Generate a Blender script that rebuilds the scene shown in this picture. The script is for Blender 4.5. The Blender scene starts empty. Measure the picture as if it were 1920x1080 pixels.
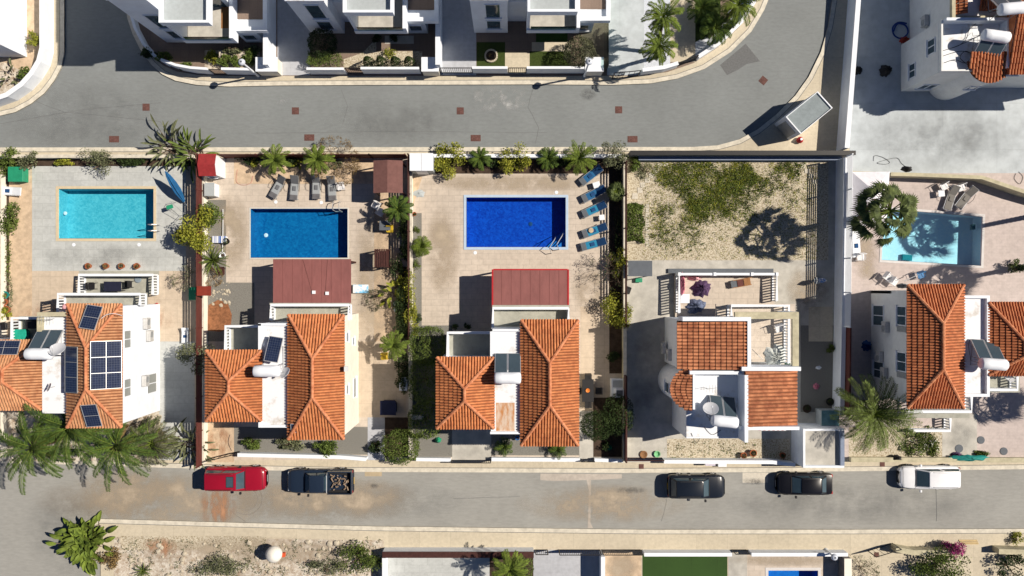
import bpy, math, random
from mathutils import Vector, Matrix
from mathutils.geometry import delaunay_2d_cdt
R = math.radians
rnd = random.Random(7)
scene = bpy.context.scene
# ------------------------------------------------------------ camera
cam_d = bpy.data.cameras.new('camera'); cam = bpy.data.objects.new('camera', cam_d)
scene.collection.objects.link(cam)
cam.location = (0, 0, 60); cam.rotation_euler = (0, 0, 0)
cam_d.sensor_width = 36; cam_d.lens = 27.0; cam_d.clip_end = 2000
scene.camera = cam
# ------------------------------------------------------------ light
SH = Vector((-0.93, -0.185, -1.0))            # way the sunlight travels
d = -SH.normalized()
elev = math.asin(d.z); az = math.atan2(d.x, d.y)
world = bpy.data.worlds.new('World'); scene.world = world; world.use_nodes = True
wn = world.node_tree
sky = wn.nodes.new('ShaderNodeTexSky'); sky.sky_type = 'NISHITA'; sky.sun_disc = False
sky.sun_elevation = elev; sky.sun_rotation = az; sky.air_density = 0.6; sky.dust_density = 0.0; sky.ozone_density = 5.0; sky.altitude = 2500
wn.links.new(sky.outputs[0], wn.nodes['Background'].inputs[0])
wn.nodes['Background'].inputs[1].default_value = 0.062
sun_d = bpy.data.lights.new('sun', 'SUN'); sun_d.energy = 5.0; sun_d.angle = R(0.53)
sun_d.color = (1.0, 0.895, 0.765)
sun = bpy.data.objects.new('sun', sun_d); scene.collection.objects.link(sun)
sun.rotation_euler = SH.to_track_quat('-Z', 'Y').to_euler(); sun.location = (60, 12, 65)
scene.view_settings.view_transform = 'Standard'; scene.view_settings.look = 'None'
scene.view_settings.exposure = 0.33; scene.view_settings.gamma = 1
scene.cycles.max_bounces = 6; scene.cycles.transparent_max_bounces = 12
# ------------------------------------------------------------ helpers
def X(px, z=0.0): return (px - 960) / 24.0 * (60 - z) / 60.0
def Y(py, z=0.0): return (540 - py) / 24.0 * (60 - z) / 60.0
def P(px, py, z=0.0): return (X(px, z), Y(py, z), z)
def lin(v):
    v /= 255.0
    return v / 12.92 if v <= 0.04045 else ((v + 0.055) / 1.055) ** 2.4
KE = (1.5, 1.42, 1.34)
def T(r, g, b, k=None):                      # the sunlit look of a surface turned into its own base colour
    return tuple(min(0.82, lin(v) / q) for v, q in zip((r, g, b), KE))
MATS = {}
def nodes(m):
    m.use_nodes = True
    return m.node_tree, m.node_tree.nodes['Principled BSDF']
def mat(name, col, var=0.15, scale=3.0, rough=0.85, bump=0.0, metal=0.0, spec=0.3, col2=None, big=0.0, island=0.0, bscale=None, ratio=None, stretch=None):
    if name in MATS: return MATS[name]
    m = bpy.data.materials.new(name); nt, b = nodes(m); N = nt.nodes; L = nt.links
    b.inputs['Roughness'].default_value = rough; b.inputs['Metallic'].default_value = metal
    b.inputs['Specular IOR Level'].default_value = spec
    tc = N.new('ShaderNodeTexCoord'); src = tc.outputs['Object']
    if stretch:
        mp = N.new('ShaderNodeMapping'); mp.inputs['Scale'].default_value = stretch
        L.new(src, mp.inputs[0]); src = mp.outputs[0]
    nz = N.new('ShaderNodeTexNoise'); nz.inputs['Scale'].default_value = scale; nz.inputs['Detail'].default_value = 6
    nz.inputs['Roughness'].default_value = 0.65
    L.new(src, nz.inputs['Vector'])
    rp = N.new('ShaderNodeValToRGB')
    c2 = col2 or tuple(c * (1 - 1.6 * var) for c in col)
    c1 = tuple(min(0.9, c * (1 + 0.5 * var)) for c in col)
    rp.color_ramp.elements[0].position = 0.32; rp.color_ramp.elements[1].position = 0.62
    if ratio: rp.color_ramp.elements[0].position, rp.color_ramp.elements[1].position = ratio
    rp.color_ramp.elements[0].color = (*c2, 1); rp.color_ramp.elements[1].color = (*c1, 1)
    L.new(nz.outputs[0], rp.inputs[0]); out = rp.outputs[0]
    if big:
        nb = N.new('ShaderNodeTexNoise'); nb.inputs['Scale'].default_value = 0.22; nb.inputs['Detail'].default_value = 4
        L.new(tc.outputs['Object'], nb.inputs['Vector'])
        mr = N.new('ShaderNodeMapRange'); mr.inputs[1].default_value = 0.3; mr.inputs[2].default_value = 0.7
        mr.inputs[3].default_value = 1 - big; mr.inputs[4].default_value = 1 + big * 0.6
        L.new(nb.outputs[0], mr.inputs[0])
        mx = N.new('ShaderNodeVectorMath'); mx.operation = 'SCALE'
        L.new(out, mx.inputs[0]); L.new(mr.outputs[0], mx.inputs['Scale']); out = mx.outputs[0]
    if island:
        g = N.new('ShaderNodeNewGeometry'); mr = N.new('ShaderNodeMapRange')
        mr.inputs[3].default_value = 1 - island; mr.inputs[4].default_value = 1 + island
        L.new(g.outputs['Random Per Island'], mr.inputs[0])
        mx = N.new('ShaderNodeVectorMath'); mx.operation = 'SCALE'
        L.new(out, mx.inputs[0]); L.new(mr.outputs[0], mx.inputs['Scale']); out = mx.outputs[0]
    L.new(out, b.inputs['Base Color'])
    if bump:
        bn = N.new('ShaderNodeTexNoise'); bn.inputs['Scale'].default_value = bscale or scale * 3; bn.inputs['Detail'].default_value = 4
        L.new(src, bn.inputs['Vector'])
        bp = N.new('ShaderNodeBump'); bp.inputs['Strength'].default_value = bump; bp.inputs['Distance'].default_value = 0.05
        L.new(bn.outputs[0], bp.inputs['Height']); L.new(bp.outputs[0], b.inputs['Normal'])
    MATS[name] = m; return m
def paving(name, col, w=0.6, h=0.4, mortar=0.75, var=0.12, big=0.1, rough=0.85, ms=0.015, off=0.5, fine=14.0, fv=0.08):
    m = mat(name, col, var=fv, scale=fine, rough=rough, big=big)
    nt = m.node_tree; N = nt.nodes; L = nt.links; b = N['Principled BSDF']
    src = b.inputs['Base Color'].links[0].from_socket
    tc = N.new('ShaderNodeTexCoord'); br = N.new('ShaderNodeTexBrick')
    br.inputs['Scale'].default_value = 1; br.inputs['Brick Width'].default_value = w; br.inputs['Row Height'].default_value = h
    br.inputs['Mortar Size'].default_value = ms; br.offset = off
    br.inputs['Color1'].default_value = (1 + var / 2,) * 3 + (1,); br.inputs['Color2'].default_value = (1 - var / 2,) * 3 + (1,)
    br.inputs['Mortar'].default_value = (mortar,) * 3 + (1,)
    L.new(tc.outputs['Object'], br.inputs['Vector'])
    mx = N.new('ShaderNodeVectorMath'); mx.operation = 'MULTIPLY'
    L.new(src, mx.inputs[0]); L.new(br.outputs[0], mx.inputs[1]); L.new(mx.outputs[0], b.inputs['Base Color'])
    return m
def leafmat(name, col, col2):
    m = mat(name, col, scale=1.6, col2=col2, island=0.35, rough=0.62, spec=0.12)
    return m
def glassy(name, col, rough=0.08):
    return mat(name, col, var=0.1, scale=1.5, rough=rough, spec=0.5)
col_main = bpy.data.collections.new('place'); scene.collection.children.link(col_main)
class MB:
    def __init__(s): s.v = []; s.f = []; s.m = []; s.mi = 0
    def face(s, pts):
        n = len(s.v); s.v += [tuple(p) for p in pts]; s.f.append(tuple(range(n, n + len(pts)))); s.m.append(s.mi)
    def add(s, vs, fs):
        n = len(s.v); s.v += [tuple(p) for p in vs]
        for f in fs: s.f.append(tuple(i + n for i in f)); s.m.append(s.mi)
    def box(s, x0, x1, y0, y1, z0, z1):
        if x0 > x1: x0, x1 = x1, x0
        if y0 > y1: y0, y1 = y1, y0
        if z0 > z1: z0, z1 = z1, z0
        s.add([(x0,y0,z0),(x1,y0,z0),(x1,y1,z0),(x0,y1,z0),(x0,y0,z1),(x1,y0,z1),(x1,y1,z1),(x0,y1,z1)],
              [(0,3,2,1),(4,5,6,7),(0,1,5,4),(1,2,6,5),(2,3,7,6),(3,0,4,7)])
        return s
    def pbx(s, a, b, c, e, z0, z1):           # extents read off the picture for its top face
        return s.box(X(a, z1), X(b, z1), Y(c, z1), Y(e, z1), z0, z1)
    def tbox(s, M, sx, sy, sz):               # box centred on matrix M
        vs = [M @ Vector((a * sx / 2, b * sy / 2, c * sz / 2)) for c in (-1, 1) for a, b in ((-1,-1),(1,-1),(1,1),(-1,1))]
        s.add(vs, [(0,3,2,1),(4,5,6,7),(0,1,5,4),(1,2,6,5),(2,3,7,6),(3,0,4,7)]); return s
    def bevbox(s, x0, x1, y0, y1, z0, z1, b=0.03):
        prof = [(b, z0), (0, z0 + b), (0, z1 - b), (b, z1)]
        rings = []
        for o, z in prof:
            c = b if o == 0 else b * 0.6
            xa, xb, ya, yb = x0 + o, x1 - o, y0 + o, y1 - o
            rings.append([(xa + c, ya, z), (xb - c, ya, z), (xb, ya + c, z), (xb, yb - c, z), (xb - c, yb, z), (xa + c, yb, z), (xa, yb - c, z), (xa, ya + c, z)])
        s.loft(rings, True, True); return s
    def loft(s, rings, c0=False, c1=False):
        n = len(rings[0]); base = len(s.v)
        for r in rings: s.v += [tuple(p) for p in r]
        for i in range(len(rings) - 1):
            for j in range(n):
                a = base + i * n + j; b = base + i * n + (j + 1) % n
                s.f.append((a, b, b + n, a + n)); s.m.append(s.mi)
        if c0: s.f.append(tuple(base + j for j in reversed(range(n)))); s.m.append(s.mi)
        if c1: s.f.append(tuple(base + (len(rings) - 1) * n + j for j in range(n))); s.m.append(s.mi)
        return s
    def tube(s, pts, rad, n=6, cap=True):
        pts = [Vector(p) for p in pts]
        if not isinstance(rad, (list, tuple)): rad = [rad] * len(pts)
        rings = []; up = None
        for i, p in enumerate(pts):
            t = (pts[min(i + 1, len(pts) - 1)] - pts[max(i - 1, 0)]).normalized()
            if up is None: up = Vector((0, 0, 1)) if abs(t.z) < 0.9 else Vector((1, 0, 0))
            a = t.cross(up).normalized(); b = a.cross(t).normalized(); up = b
            rings.append([p + (a * math.cos(2 * math.pi * k / n) + b * math.sin(2 * math.pi * k / n)) * rad[i] for k in range(n)])
        s.loft(rings, cap, cap); return s
    def lathe(s, c, prof, n=16, cap=True):    # prof: (radius, z)
        rings = [[(c[0] + r * math.cos(2 * math.pi * k / n), c[1] + r * math.sin(2 * math.pi * k / n), c[2] + z) for k in range(n)] for r, z in prof]
        s.loft(rings, cap, cap); return s
    def prism(s, pts, z0, z1):
        if area(pts) < 0: pts = pts[::-1]
        s.loft([[(p[0], p[1], z0) for p in pts], [(p[0], p[1], z1) for p in pts]], True, True); return s
    def sheet(s, outer, holes, z, skirt=None):
        coords = []; faces = []
        for loop in [outer] + list(holes):
            if area(loop) < 0: loop = loop[::-1]
            n = len(coords); coords += [Vector((p[0], p[1])) for p in loop]; faces.append(list(range(n, n + len(loop))))
        vs, es, fs, ov, oe, of = delaunay_2d_cdt(coords, [], faces, 1, 1e-5)
        base = len(s.v); s.v += [(v[0], v[1], z) for v in vs]
        for f, o in zip(fs, of):
            if any(k > 0 for k in o) or 0 not in o: continue
            q = [vs[i] for i in f]
            if area(q) < 0: f = list(f)[::-1]
            s.f.append(tuple(base + i for i in f)); s.m.append(s.mi)
        if skirt is not None:
            for loop in [outer] + list(holes):
                n = len(loop)
                for i in range(n):
                    a, b = loop[i], loop[(i + 1) % n]
                    s.face([(a[0], a[1], skirt), (b[0], b[1], skirt), (b[0], b[1], z), (a[0], a[1], z)])
        return s
    def build(s, name, mats, parent=None, smooth=False, kind=None, origin=None, sharp=None):
        me = bpy.data.meshes.new(name)
        top = parent
        off = Vector((0, 0, 0))
        while top is not None:
            off += top.location; top = top.parent
        if parent is None:
            if origin is not None: off = Vector(origin)
            elif kind == 'structure': off = Vector((0, 0, 0))
            else:
                xs = [v[0] for v in s.v]; ys = [v[1] for v in s.v]; zs = [v[2] for v in s.v]
                off = Vector(((min(xs) + max(xs)) / 2, (min(ys) + max(ys)) / 2, min(zs)))
        me.from_pydata([(v[0] - off.x, v[1] - off.y, v[2] - off.z) for v in s.v], [], s.f)
        if not isinstance(mats, (list, tuple)): mats = [mats]
        for m in mats: me.materials.append(m)
        if len(mats) > 1: me.polygons.foreach_set('material_index', s.m)
        if smooth: me.polygons.foreach_set('use_smooth', [True] * len(me.polygons))
        me.update()
        o = bpy.data.objects.new(name, me); col_main.objects.link(o)
        if parent is not None: o.parent = parent
        else: o.location = off
        if kind: o['kind'] = kind
        if smooth and sharp is not None:
            try: me.set_sharp_from_angle(angle=R(sharp))
            except Exception: pass
        return o
def area(p):
    return 0.5 * sum(p[i][0] * p[(i + 1) % len(p)][1] - p[(i + 1) % len(p)][0] * p[i][1] for i in range(len(p)))
def tag(o, label, cat, group=None, kind=None):
    o['label'] = label; o['category'] = cat
    if group: o['group'] = group
    if kind: o['kind'] = kind
    return o
def thing(name, label, cat, loc=(0, 0, 0), group=None):
    o = bpy.data.objects.new(name, None); o.empty_display_size = 0.3; col_main.objects.link(o); o.location = loc
    return tag(o, label, cat, group)
KIDS = {}
def copy_tree(o, parent=None):
    c = o.copy(); col_main.objects.link(c); c.parent = parent
    for ch in list(o.children): copy_tree(ch, c)
    return c
def inst(proto, used, loc, rz, label, sc=1.0, group=None):
    o = proto if not used else copy_tree(proto)
    o.location = loc; o.rotation_euler = (0, 0, rz)
    if sc != 1.0: o.scale = (sc, sc, sc) if not isinstance(sc, tuple) else sc
    o['label'] = label
    if group: o['group'] = group
    return o
def pp(l): return [(X(a), Y(b)) for a, b in l]
def offset(line, w):
    out = []
    for i in range(len(line)):
        a = Vector(line[max(i - 1, 0)]); b = Vector(line[min(i + 1, len(line) - 1)])
        t = (b - a).normalized(); out.append((line[i][0] - t.y * w, line[i][1] + t.x * w))
    return out
def ribbon(mb, line, w0, w1, z0, z1):         # band between two offsets of a line
    A = offset(line, w0); B = offset(line, w1)
    rings = [[(a[0], a[1], z0), (b[0], b[1], z0), (b[0], b[1], z1), (a[0], a[1], z1)] for a, b in zip(A, B)]
    mb.loft(rings, True, True); return mb
# ------------------------------------------------------------ materials
M = {}
M['asphalt'] = mat('asphalt_grey', T(149,151,148), var=0.07, scale=6, rough=0.9, bump=0.2, bscale=60, big=0.10, stretch=(0.35, 1, 1))
M['asphalt2'] = mat('asphalt_warm', T(176,172,163), var=0.07, scale=6, rough=0.9, bump=0.2, bscale=60, big=0.10, stretch=(0.3, 1, 1))
M['patch'] = mat('asphalt_patch', T(125,124,122), var=0.12, scale=9, rough=0.9, bump=0.2, bscale=60)
M['kerb'] = mat('kerb_concrete', T(240,228,206), var=0.14, scale=2.5, rough=0.85)
M['walk'] = paving('sidewalk_concrete', T(228,212,184), w=2.4, h=3.0, mortar=0.8, var=0.1, big=0.10, off=0.0, ms=0.012, fine=5.0)
M['walk2'] = paving('sidewalk_pale', T(232,220,200), w=3.0, h=3.0, mortar=0.85, var=0.05, big=0.08, off=0.0, ms=0.012, fine=5.0)
M['earth'] = mat('dry_earth', T(196,172,140), var=0.25, scale=2.0, rough=0.95, big=0.15, bump=0.3)
M['rubble'] = mat('rubble_ground', T(232,220,202), var=0.25, scale=3.5, rough=0.95, big=0.2, bump=0.5, col2=T(176,150,122))
M['gravel'] = mat('pale_gravel', T(228,214,188), scale=9.0, rough=0.95, big=0.12, bump=0.5, col2=T(168,148,116), ratio=(0.38, 0.56))
M['gravel_g'] = mat('grey_gravel', T(150,145,135), var=0.25, scale=16.0, rough=0.95, bump=0.4)
M['gravel_w'] = mat('white_gravel', T(238,240,245), var=0.2, scale=22.0, rough=0.95, bump=0.4)
M['pave_grey'] = paving('grey_stone_paving', T(214,213,206), w=1.2, h=0.6, mortar=0.84, var=0.1, big=0.06, fine=4)
M['pave_cream'] = paving('cream_paving', T(228,210,190), w=0.9, h=0.45, mortar=0.84, var=0.07, big=0.07, fine=3, ms=0.02)
M['pave_peach'] = paving('peach_paving', T(226,204,178), w=0.9, h=0.9, mortar=0.84, var=0.07, big=0.07, off=0.0, fine=3)
M['pave_orange'] = mat('sandy_orange_paving', T(232,202,168), var=0.16, scale=2.5, big=0.08)
M['pave_pink'] = paving('pink_paving', T(222,204,194), w=0.4, h=0.25, mortar=0.93, var=0.06, big=0.06, fine=3)
M['conc'] = mat('pale_concrete', T(216,208,194), var=0.14, scale=1.2, big=0.12, rough=0.9)
M['conc_bright'] = paving('bright_concrete', T(214,218,218), w=4.2, h=3.6, mortar=0.9, var=0.05, big=0.08, off=0.0, ms=0.02, fine=1.2, fv=0.1)  # brighter concrete, its own base colour
M['conc_drive'] = paving('driveway_concrete', T(205,204,206), w=1.5, h=0.6, mortar=0.93, var=0.04, big=0.05, fine=3)
M['deckgrey'] = mat('balcony_screed', T(190,186,170), var=0.12, scale=2.2)
M['white'] = mat('white_render', (0.73, 0.78, 0.84), var=0.05, scale=1.3, rough=0.8)
M['white2'] = mat('white_paint', (0.73, 0.77, 0.82), var=0.03, scale=3, rough=0.6)
M['roofwhite'] = mat('white_roof_coating', (0.66, 0.69, 0.73), scale=0.9, rough=0.8, col2=(0.46, 0.43, 0.38), ratio=(0.3, 0.46))
M['rustroof'] = mat('rust_stain', T(205,140,85), scale=1.6, rough=0.9, col2=(0.55, 0.45, 0.36), ratio=(0.4, 0.62), stretch=(3, 0.8, 1))
M['cream'] = mat('cream_render', (0.8, 0.76, 0.66), var=0.06, scale=1.3, rough=0.85)
M['stonewall'] = mat('sand_render', T(216,204,170), var=0.15, scale=2, rough=0.9)
M['greige'] = mat('greige_render', (0.70, 0.72, 0.71), var=0.06, scale=1.3, rough=0.85)
M['tile'] = mat('terracotta_tile', T(234,150,94), scale=2.4, rough=0.75, island=0.10, col2=T(204,118,72), big=0.16)
M['tile_old'] = mat('terracotta_tile_dark', T(230,142,92), scale=2.4, rough=0.75, island=0.12, col2=T(192,108,68), big=0.14)
M['tile_pale'] = mat('terracotta_tile_pale', T(230,168,120), scale=2.0, rough=0.8, island=0.08, col2=T(196,132,92), big=0.12)
M['tile_br'] = mat('terracotta_tile_brown', T(230,152,106), scale=1.6, rough=0.8, island=0.12, col2=T(172,98,66), big=0.16)
M['ridge'] = mat('ridge_tile', T(236,158,112), scale=3, rough=0.75, col2=T(190,104,64))
M['redpanel'] = mat('red_brown_panel', T(160,100,94), var=0.1, scale=2.5, rough=0.7, big=0.12, stretch=(1,0.3,1))
M['red'] = mat('red_paint', T(205,45,50), var=0.1, scale=3, rough=0.5)
M['brownwood'] = mat('brown_wood', T(112,58,50), var=0.25, scale=5, rough=0.7, stretch=(1, 0.2, 1))
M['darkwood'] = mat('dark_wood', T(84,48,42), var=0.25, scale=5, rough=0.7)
M['deck'] = mat('timber_deck', T(176,122,74), var=0.2, scale=6, rough=0.7, stretch=(4, 0.3, 1))
M['glass'] = glassy('window_glass', (0.05, 0.085, 0.11))
M['blind'] = mat('window_blind', T(168,168,160), var=.05, rough=.4)
M['glassgreen'] = glassy('balustrade_glass', (0.25, 0.36, 0.34), 0.1)
M['collector'] = glassy('collector_glass', (0.05, 0.075, 0.095), 0.3)
M['alu'] = mat('aluminium', (0.6, 0.61, 0.62), rough=0.35, metal=0.5, var=0.05)
M['greymetal'] = mat('grey_metal', (0.32, 0.34, 0.35), rough=0.5, metal=0.2, var=0.1)
M['black'] = mat('black_plastic', (0.018, 0.018, 0.02), rough=0.5, var=0.1)
M['blackmetal'] = mat('black_metal', (0.03, 0.028, 0.028), rough=0.55, var=0.1)
M['rubber'] = mat('rubber', (0.015, 0.015, 0.015), rough=0.8, var=0.1)
M['greytex'] = mat('grey_textile', T(178,180,180), var=0.08, scale=20, rough=0.9)
M['dgrey'] = mat('dark_grey_sheet', (0.10, 0.115, 0.135), rough=0.7, var=0.08)
M['bluefab'] = mat('blue_fabric', (0.015, 0.19, 0.34), rough=0.8, var=0.12, scale=6)
M['bluefab2'] = mat('navy_towel', (0.012, 0.06, 0.17), rough=0.9, var=0.12, scale=6)
M['parasolblue'] = mat('parasol_blue', (0.012, 0.10, 0.25), rough=0.8, var=0.15)
M['green'] = mat('green_plastic', (0.02, 0.26, 0.14), rough=0.5, var=0.1)
M['teal'] = mat('teal_canvas', (0.01, 0.22, 0.2), rough=0.7, var=0.15, scale=4)
M['terra'] = mat('terracotta_pot', T(190,110,70), rough=0.85, var=0.15)
M['soil'] = mat('soil', (0.06, 0.04, 0.028), rough=0.95, var=0.3)
M['redsoil'] = mat('red_soil', T(168,112,76), rough=0.95, var=0.3, scale=5, bump=0.4)
M['turf'] = paving('artificial_turf', T(64,96,38), w=2.0, h=30, mortar=0.8, var=0.1, big=0.25, off=0.0, ms=0.02, fine=16, fv=0.3)
M['lawn'] = mat('lawn', T(68,82,32), rough=0.95, var=0.25, scale=9, bump=0.5)
M['yellow'] = mat('yellow_plastic', (0.7, 0.45, 0.03), rough=0.5, var=0.05)
M['pink'] = mat('pink_cloth', (0.6, 0.2, 0.28), rough=0.9, var=0.15)
M['purple'] = mat('purple_cloth', (0.09, 0.05, 0.12), rough=0.9, var=0.5, scale=14)
M['bark'] = mat('bark', (0.15, 0.105, 0.075), rough=0.95, var=0.3, scale=7, bump=0.4)
M['twig'] = mat('dry_twig', (0.24, 0.18, 0.13), rough=0.95, var=0.2)
M['rust'] = mat('rusty_iron', (0.12, 0.055, 0.045), rough=0.8, var=0.2, scale=9)
M['stone'] = mat('pale_stone', T(215,200,175), rough=0.9, var=0.18, scale=4)
M['boxgrey'] = mat('pale_grey_panel', T(196,200,198), rough=0.7, var=0.06, scale=4)
LF = {
 'palm': leafmat('palm_leaf', (0.075, 0.12, 0.022), (0.032, 0.06, 0.014)),
 'palm2': leafmat('palm_leaf_light', (0.14, 0.19, 0.03), (0.05, 0.08, 0.015)),
 'palmd': leafmat('fan_leaf_dark', (0.10, 0.13, 0.04), (0.022, 0.034, 0.014)),
 'yg': leafmat('yellow_green_leaf', (0.31, 0.31, 0.04), (0.08, 0.11, 0.016)),
 'mid': leafmat('green_leaf', (0.12, 0.165, 0.035), (0.035, 0.058, 0.014)),
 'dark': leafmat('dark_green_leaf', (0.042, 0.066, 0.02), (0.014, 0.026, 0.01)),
 'olive': leafmat('olive_leaf', (0.17, 0.185, 0.10), (0.06, 0.07, 0.038)),
 'olive_d': leafmat('grey_green_leaf', (0.12, 0.125, 0.07), (0.03, 0.034, 0.02)),
 'palm_s': leafmat('spiky_palm_leaf', (0.17, 0.23, 0.065), (0.04, 0.042, 0.016)),
 'dry': leafmat('dry_leaf', (0.22, 0.15, 0.06), (0.08, 0.055, 0.025)),
 'weed': leafmat('weed_leaf', (0.11, 0.15, 0.03), (0.045, 0.068, 0.018)),
 'flower': leafmat('magenta_flower', (0.4, 0.06, 0.2), (0.22, 0.03, 0.12)),
 'wflower': leafmat('white_flower', (0.7, 0.7, 0.66), (0.5, 0.5, 0.45)),
}
def pv(name, cells=(6, 10)):
    m = mat(name, (0.012, 0.02, 0.05), var=0.1, scale=3, rough=0.15, spec=0.5)
    N = m.node_tree.nodes; L = m.node_tree.links; b = N['Principled BSDF']
    tc = N.new('ShaderNodeTexCoord'); br = N.new('ShaderNodeTexBrick'); br.offset = 0
    br.inputs['Scale'].default_value = 1; br.inputs['Brick Width'].default_value = 0.165; br.inputs['Row Height'].default_value = 0.165
    br.inputs['Mortar Size'].default_value = 0.006
    br.inputs['Color1'].default_value = (0.010, 0.017, 0.045, 1); br.inputs['Color2'].default_value = (0.014, 0.023, 0.06, 1)
    br.inputs['Mortar'].default_value = (0.09, 0.11, 0.15, 1)
    L.new(tc.outputs['Object'], br.inputs['Vector']); L.new(br.outputs[0], b.inputs['Base Color']); return m
M['pv'] = pv('photovoltaic_cells')
def mosaic(name, c1, c2, size=0.12):
    m = mat(name, c1, var=0.1, scale=3, rough=0.3)
    N = m.node_tree.nodes; L = m.node_tree.links; b = N['Principled BSDF']
    tc = N.new('ShaderNodeTexCoord'); vo = N.new('ShaderNodeTexVoronoi'); vo.inputs['Scale'].default_value = 1 / size
    nz = N.new('ShaderNodeTexNoise'); nz.inputs['Scale'].default_value = 2.2; nz.inputs['Detail'].default_value = 8; nz.inputs['Roughness'].default_value = 0.75
    L.new(tc.outputs['Object'], vo.inputs['Vector']); L.new(tc.outputs['Object'], nz.inputs['Vector'])
    sp = N.new('ShaderNodeSeparateColor'); L.new(vo.outputs['Color'], sp.inputs[0])
    ad = N.new('ShaderNodeMath'); ad.operation = 'MULTIPLY_ADD'; ad.inputs[1].default_value = 0.35
    L.new(sp.outputs[0], ad.inputs[0]); L.new(nz.outputs[0], ad.inputs[2])
    rp = N.new('ShaderNodeValToRGB'); rp.color_ramp.elements[0].position = 0.35; rp.color_ramp.elements[1].position = 0.95
    rp.color_ramp.elements[0].color = (*c2, 1); rp.color_ramp.elements[1].color = (*c1, 1)
    L.new(ad.outputs[0], rp.inputs[0]); L.new(rp.outputs[0], b.inputs['Base Color']); return m
def water(name, tint, rip=0.12):
    m = bpy.data.materials.new(name); m.use_nodes = True; N = m.node_tree.nodes; L = m.node_tree.links
    N.remove(N['Principled BSDF']); out = N['Material Output']
    tr = N.new('ShaderNodeBsdfTransparent'); tr.inputs[0].default_value = (*tint, 1)
    gl = N.new('ShaderNodeBsdfGlossy'); gl.inputs['Roughness'].default_value = 0.03
    nz = N.new('ShaderNodeTexNoise'); nz.inputs['Scale'].default_value = 2.2; nz.inputs['Detail'].default_value = 3
    tc = N.new('ShaderNodeTexCoord'); L.new(tc.outputs['Object'], nz.inputs['Vector'])
    bp = N.new('ShaderNodeBump'); bp.inputs['Strength'].default_value = rip; bp.inputs['Distance'].default_value = 0.05
    L.new(nz.outputs[0], bp.inputs['Height'])
    fr = N.new('ShaderNodeFresnel'); fr.inputs['IOR'].default_value = 1.33
    L.new(bp.outputs[0], fr.inputs['Normal']); L.new(bp.outputs[0], gl.inputs['Normal'])
    mx = N.new('ShaderNodeMixShader'); L.new(fr.outputs[0], mx.inputs[0]); L.new(tr.outputs[0], mx.inputs[1]); L.new(gl.outputs[0], mx.inputs[2])
    L.new(mx.outputs[0], out.inputs[0]); return m
M['clear'] = water('clear_glass', (0.80, 0.92, 0.88), 0.0)
# ============================================================ ground, roads, pavements
POOLS = {
 1: [(112,355),(289,355),(289,447),(112,447)],
 2: [(471,392),(652,392),(652,483),(471,483)],
 3: [(875,371),(1060,371),(1060,463),(875,463)],
 5: [(1657,392),(1840,407),(1837,498),(1652,487)],
 6: [(1440,1069),(1532,1069),(1532,1135),(1440,1135)],
}
def grow(q, w):
    cx = sum(p[0] for p in q) / len(q); cy = sum(p[1] for p in q) / len(q)
    return [(p[0] + math.copysign(w, p[0] - cx), p[1] + math.copysign(w, p[1] - cy)) for p in q]
PW = {k: pp(v) for k, v in POOLS.items()}
HOLE = {k: grow(v, 0.05) for k, v in PW.items()}
MB().sheet([(-320,-320),(320,-320),(320,320),(-320,320)], list(HOLE.values()), 0.0).build('ground', M['earth'], kind='structure')
def rect(a, b, c, e): return [(X(a), Y(c)), (X(b), Y(c)), (X(b), Y(e)), (X(a), Y(e))]
def sheet(name, pts, m, z, holes=(), skirt=None):
    return MB().sheet(pts if not isinstance(pts[0], int) else pts, holes, z, skirt).build(name, m, kind='structure')
sheet('road', rect(-900, 1575, -1400, 296), M['asphalt'], 0.006)
sheet('road', pp([(-900,855),(3200,855),(3200,1005),(200,1005),(200,2400),(-900,2400)]), M['asphalt2'], 0.006)
U = [(236,-1400),(236,0),(240,35),(250,65),(265,95),(285,122),(305,140),(330,152),(370,160),(430,163),(520,161),(700,160),(1000,159),(1150,160),(1220,157),(1270,148),(1320,130),(1370,98),(1408,60),(1432,20),(1440,0),(1448,-40),(1456,-1400)]
L_ = [(-900,277),(0,277),(1300,276),(1345,273),(1385,262),(1420,243),(1455,215),(1490,180),(1515,145),(1538,98),(1552,50),(1560,0),(1563,-40),(1566,-1400)]
C_ = [(122,-1400),(122,100),(116,128),(103,152),(85,175),(60,195),(30,211),(0,218),(-60,225),(-900,232)]
RT = [(-900,868),(60,868),(300,876),(440,880),(640,884),(1160,886),(1500,884),(1920,879),(3200,872)]
RB = [(190,2400),(188,1140),(172,1080),(162,1040),(158,1000),(166,982),(190,972),(400,978),(700,986),(1200,992),(1600,992),(3200,985)]
sheet('sidewalk', pp(U + [(1300,-1400)]) , M['walk'], 0.11, skirt=-0.02)
sheet('sidewalk', pp(L_ + [(1600,-1400),(1600,300),(-900,300)]), M['walk'], 0.11, skirt=-0.02)
sheet('sidewalk', pp(C_ + [(-900,-1400)]), M['walk'], 0.11, skirt=-0.02)
sheet('sidewalk', pp(RT + [(3200,840),(-900,840)]), M['walk'], 0.11, skirt=-0.02)
sheet('sidewalk', pp([p for p in RB if p[1]<1100] + [(3200,1032),(186,1032)][::1]), M['walk'], 0.11, skirt=-0.02)
sheet('sidewalk', pp([(190,1032),(216,1032),(216,2400),(190,2400)]), M['walk'], 0.11, skirt=-0.02)
def kerb(line, side):
    l = pp(line); mb = MB(); ribbon(mb, l, 0.0, 0.32 * side, 0.0, 0.115 + 0.009); mb.build('kerb', M['kerb'], kind='structure')
    mb = MB(); ribbon(mb, l, 0.325 * side, 0.365 * side, 0.10, 0.1135); mb.build('kerb_joint', M['patch'], kind='structure')
kerb(U, 1); kerb(L_, -1); kerb(C_, -1); kerb(RT, 1); kerb(RB, -1)
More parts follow.
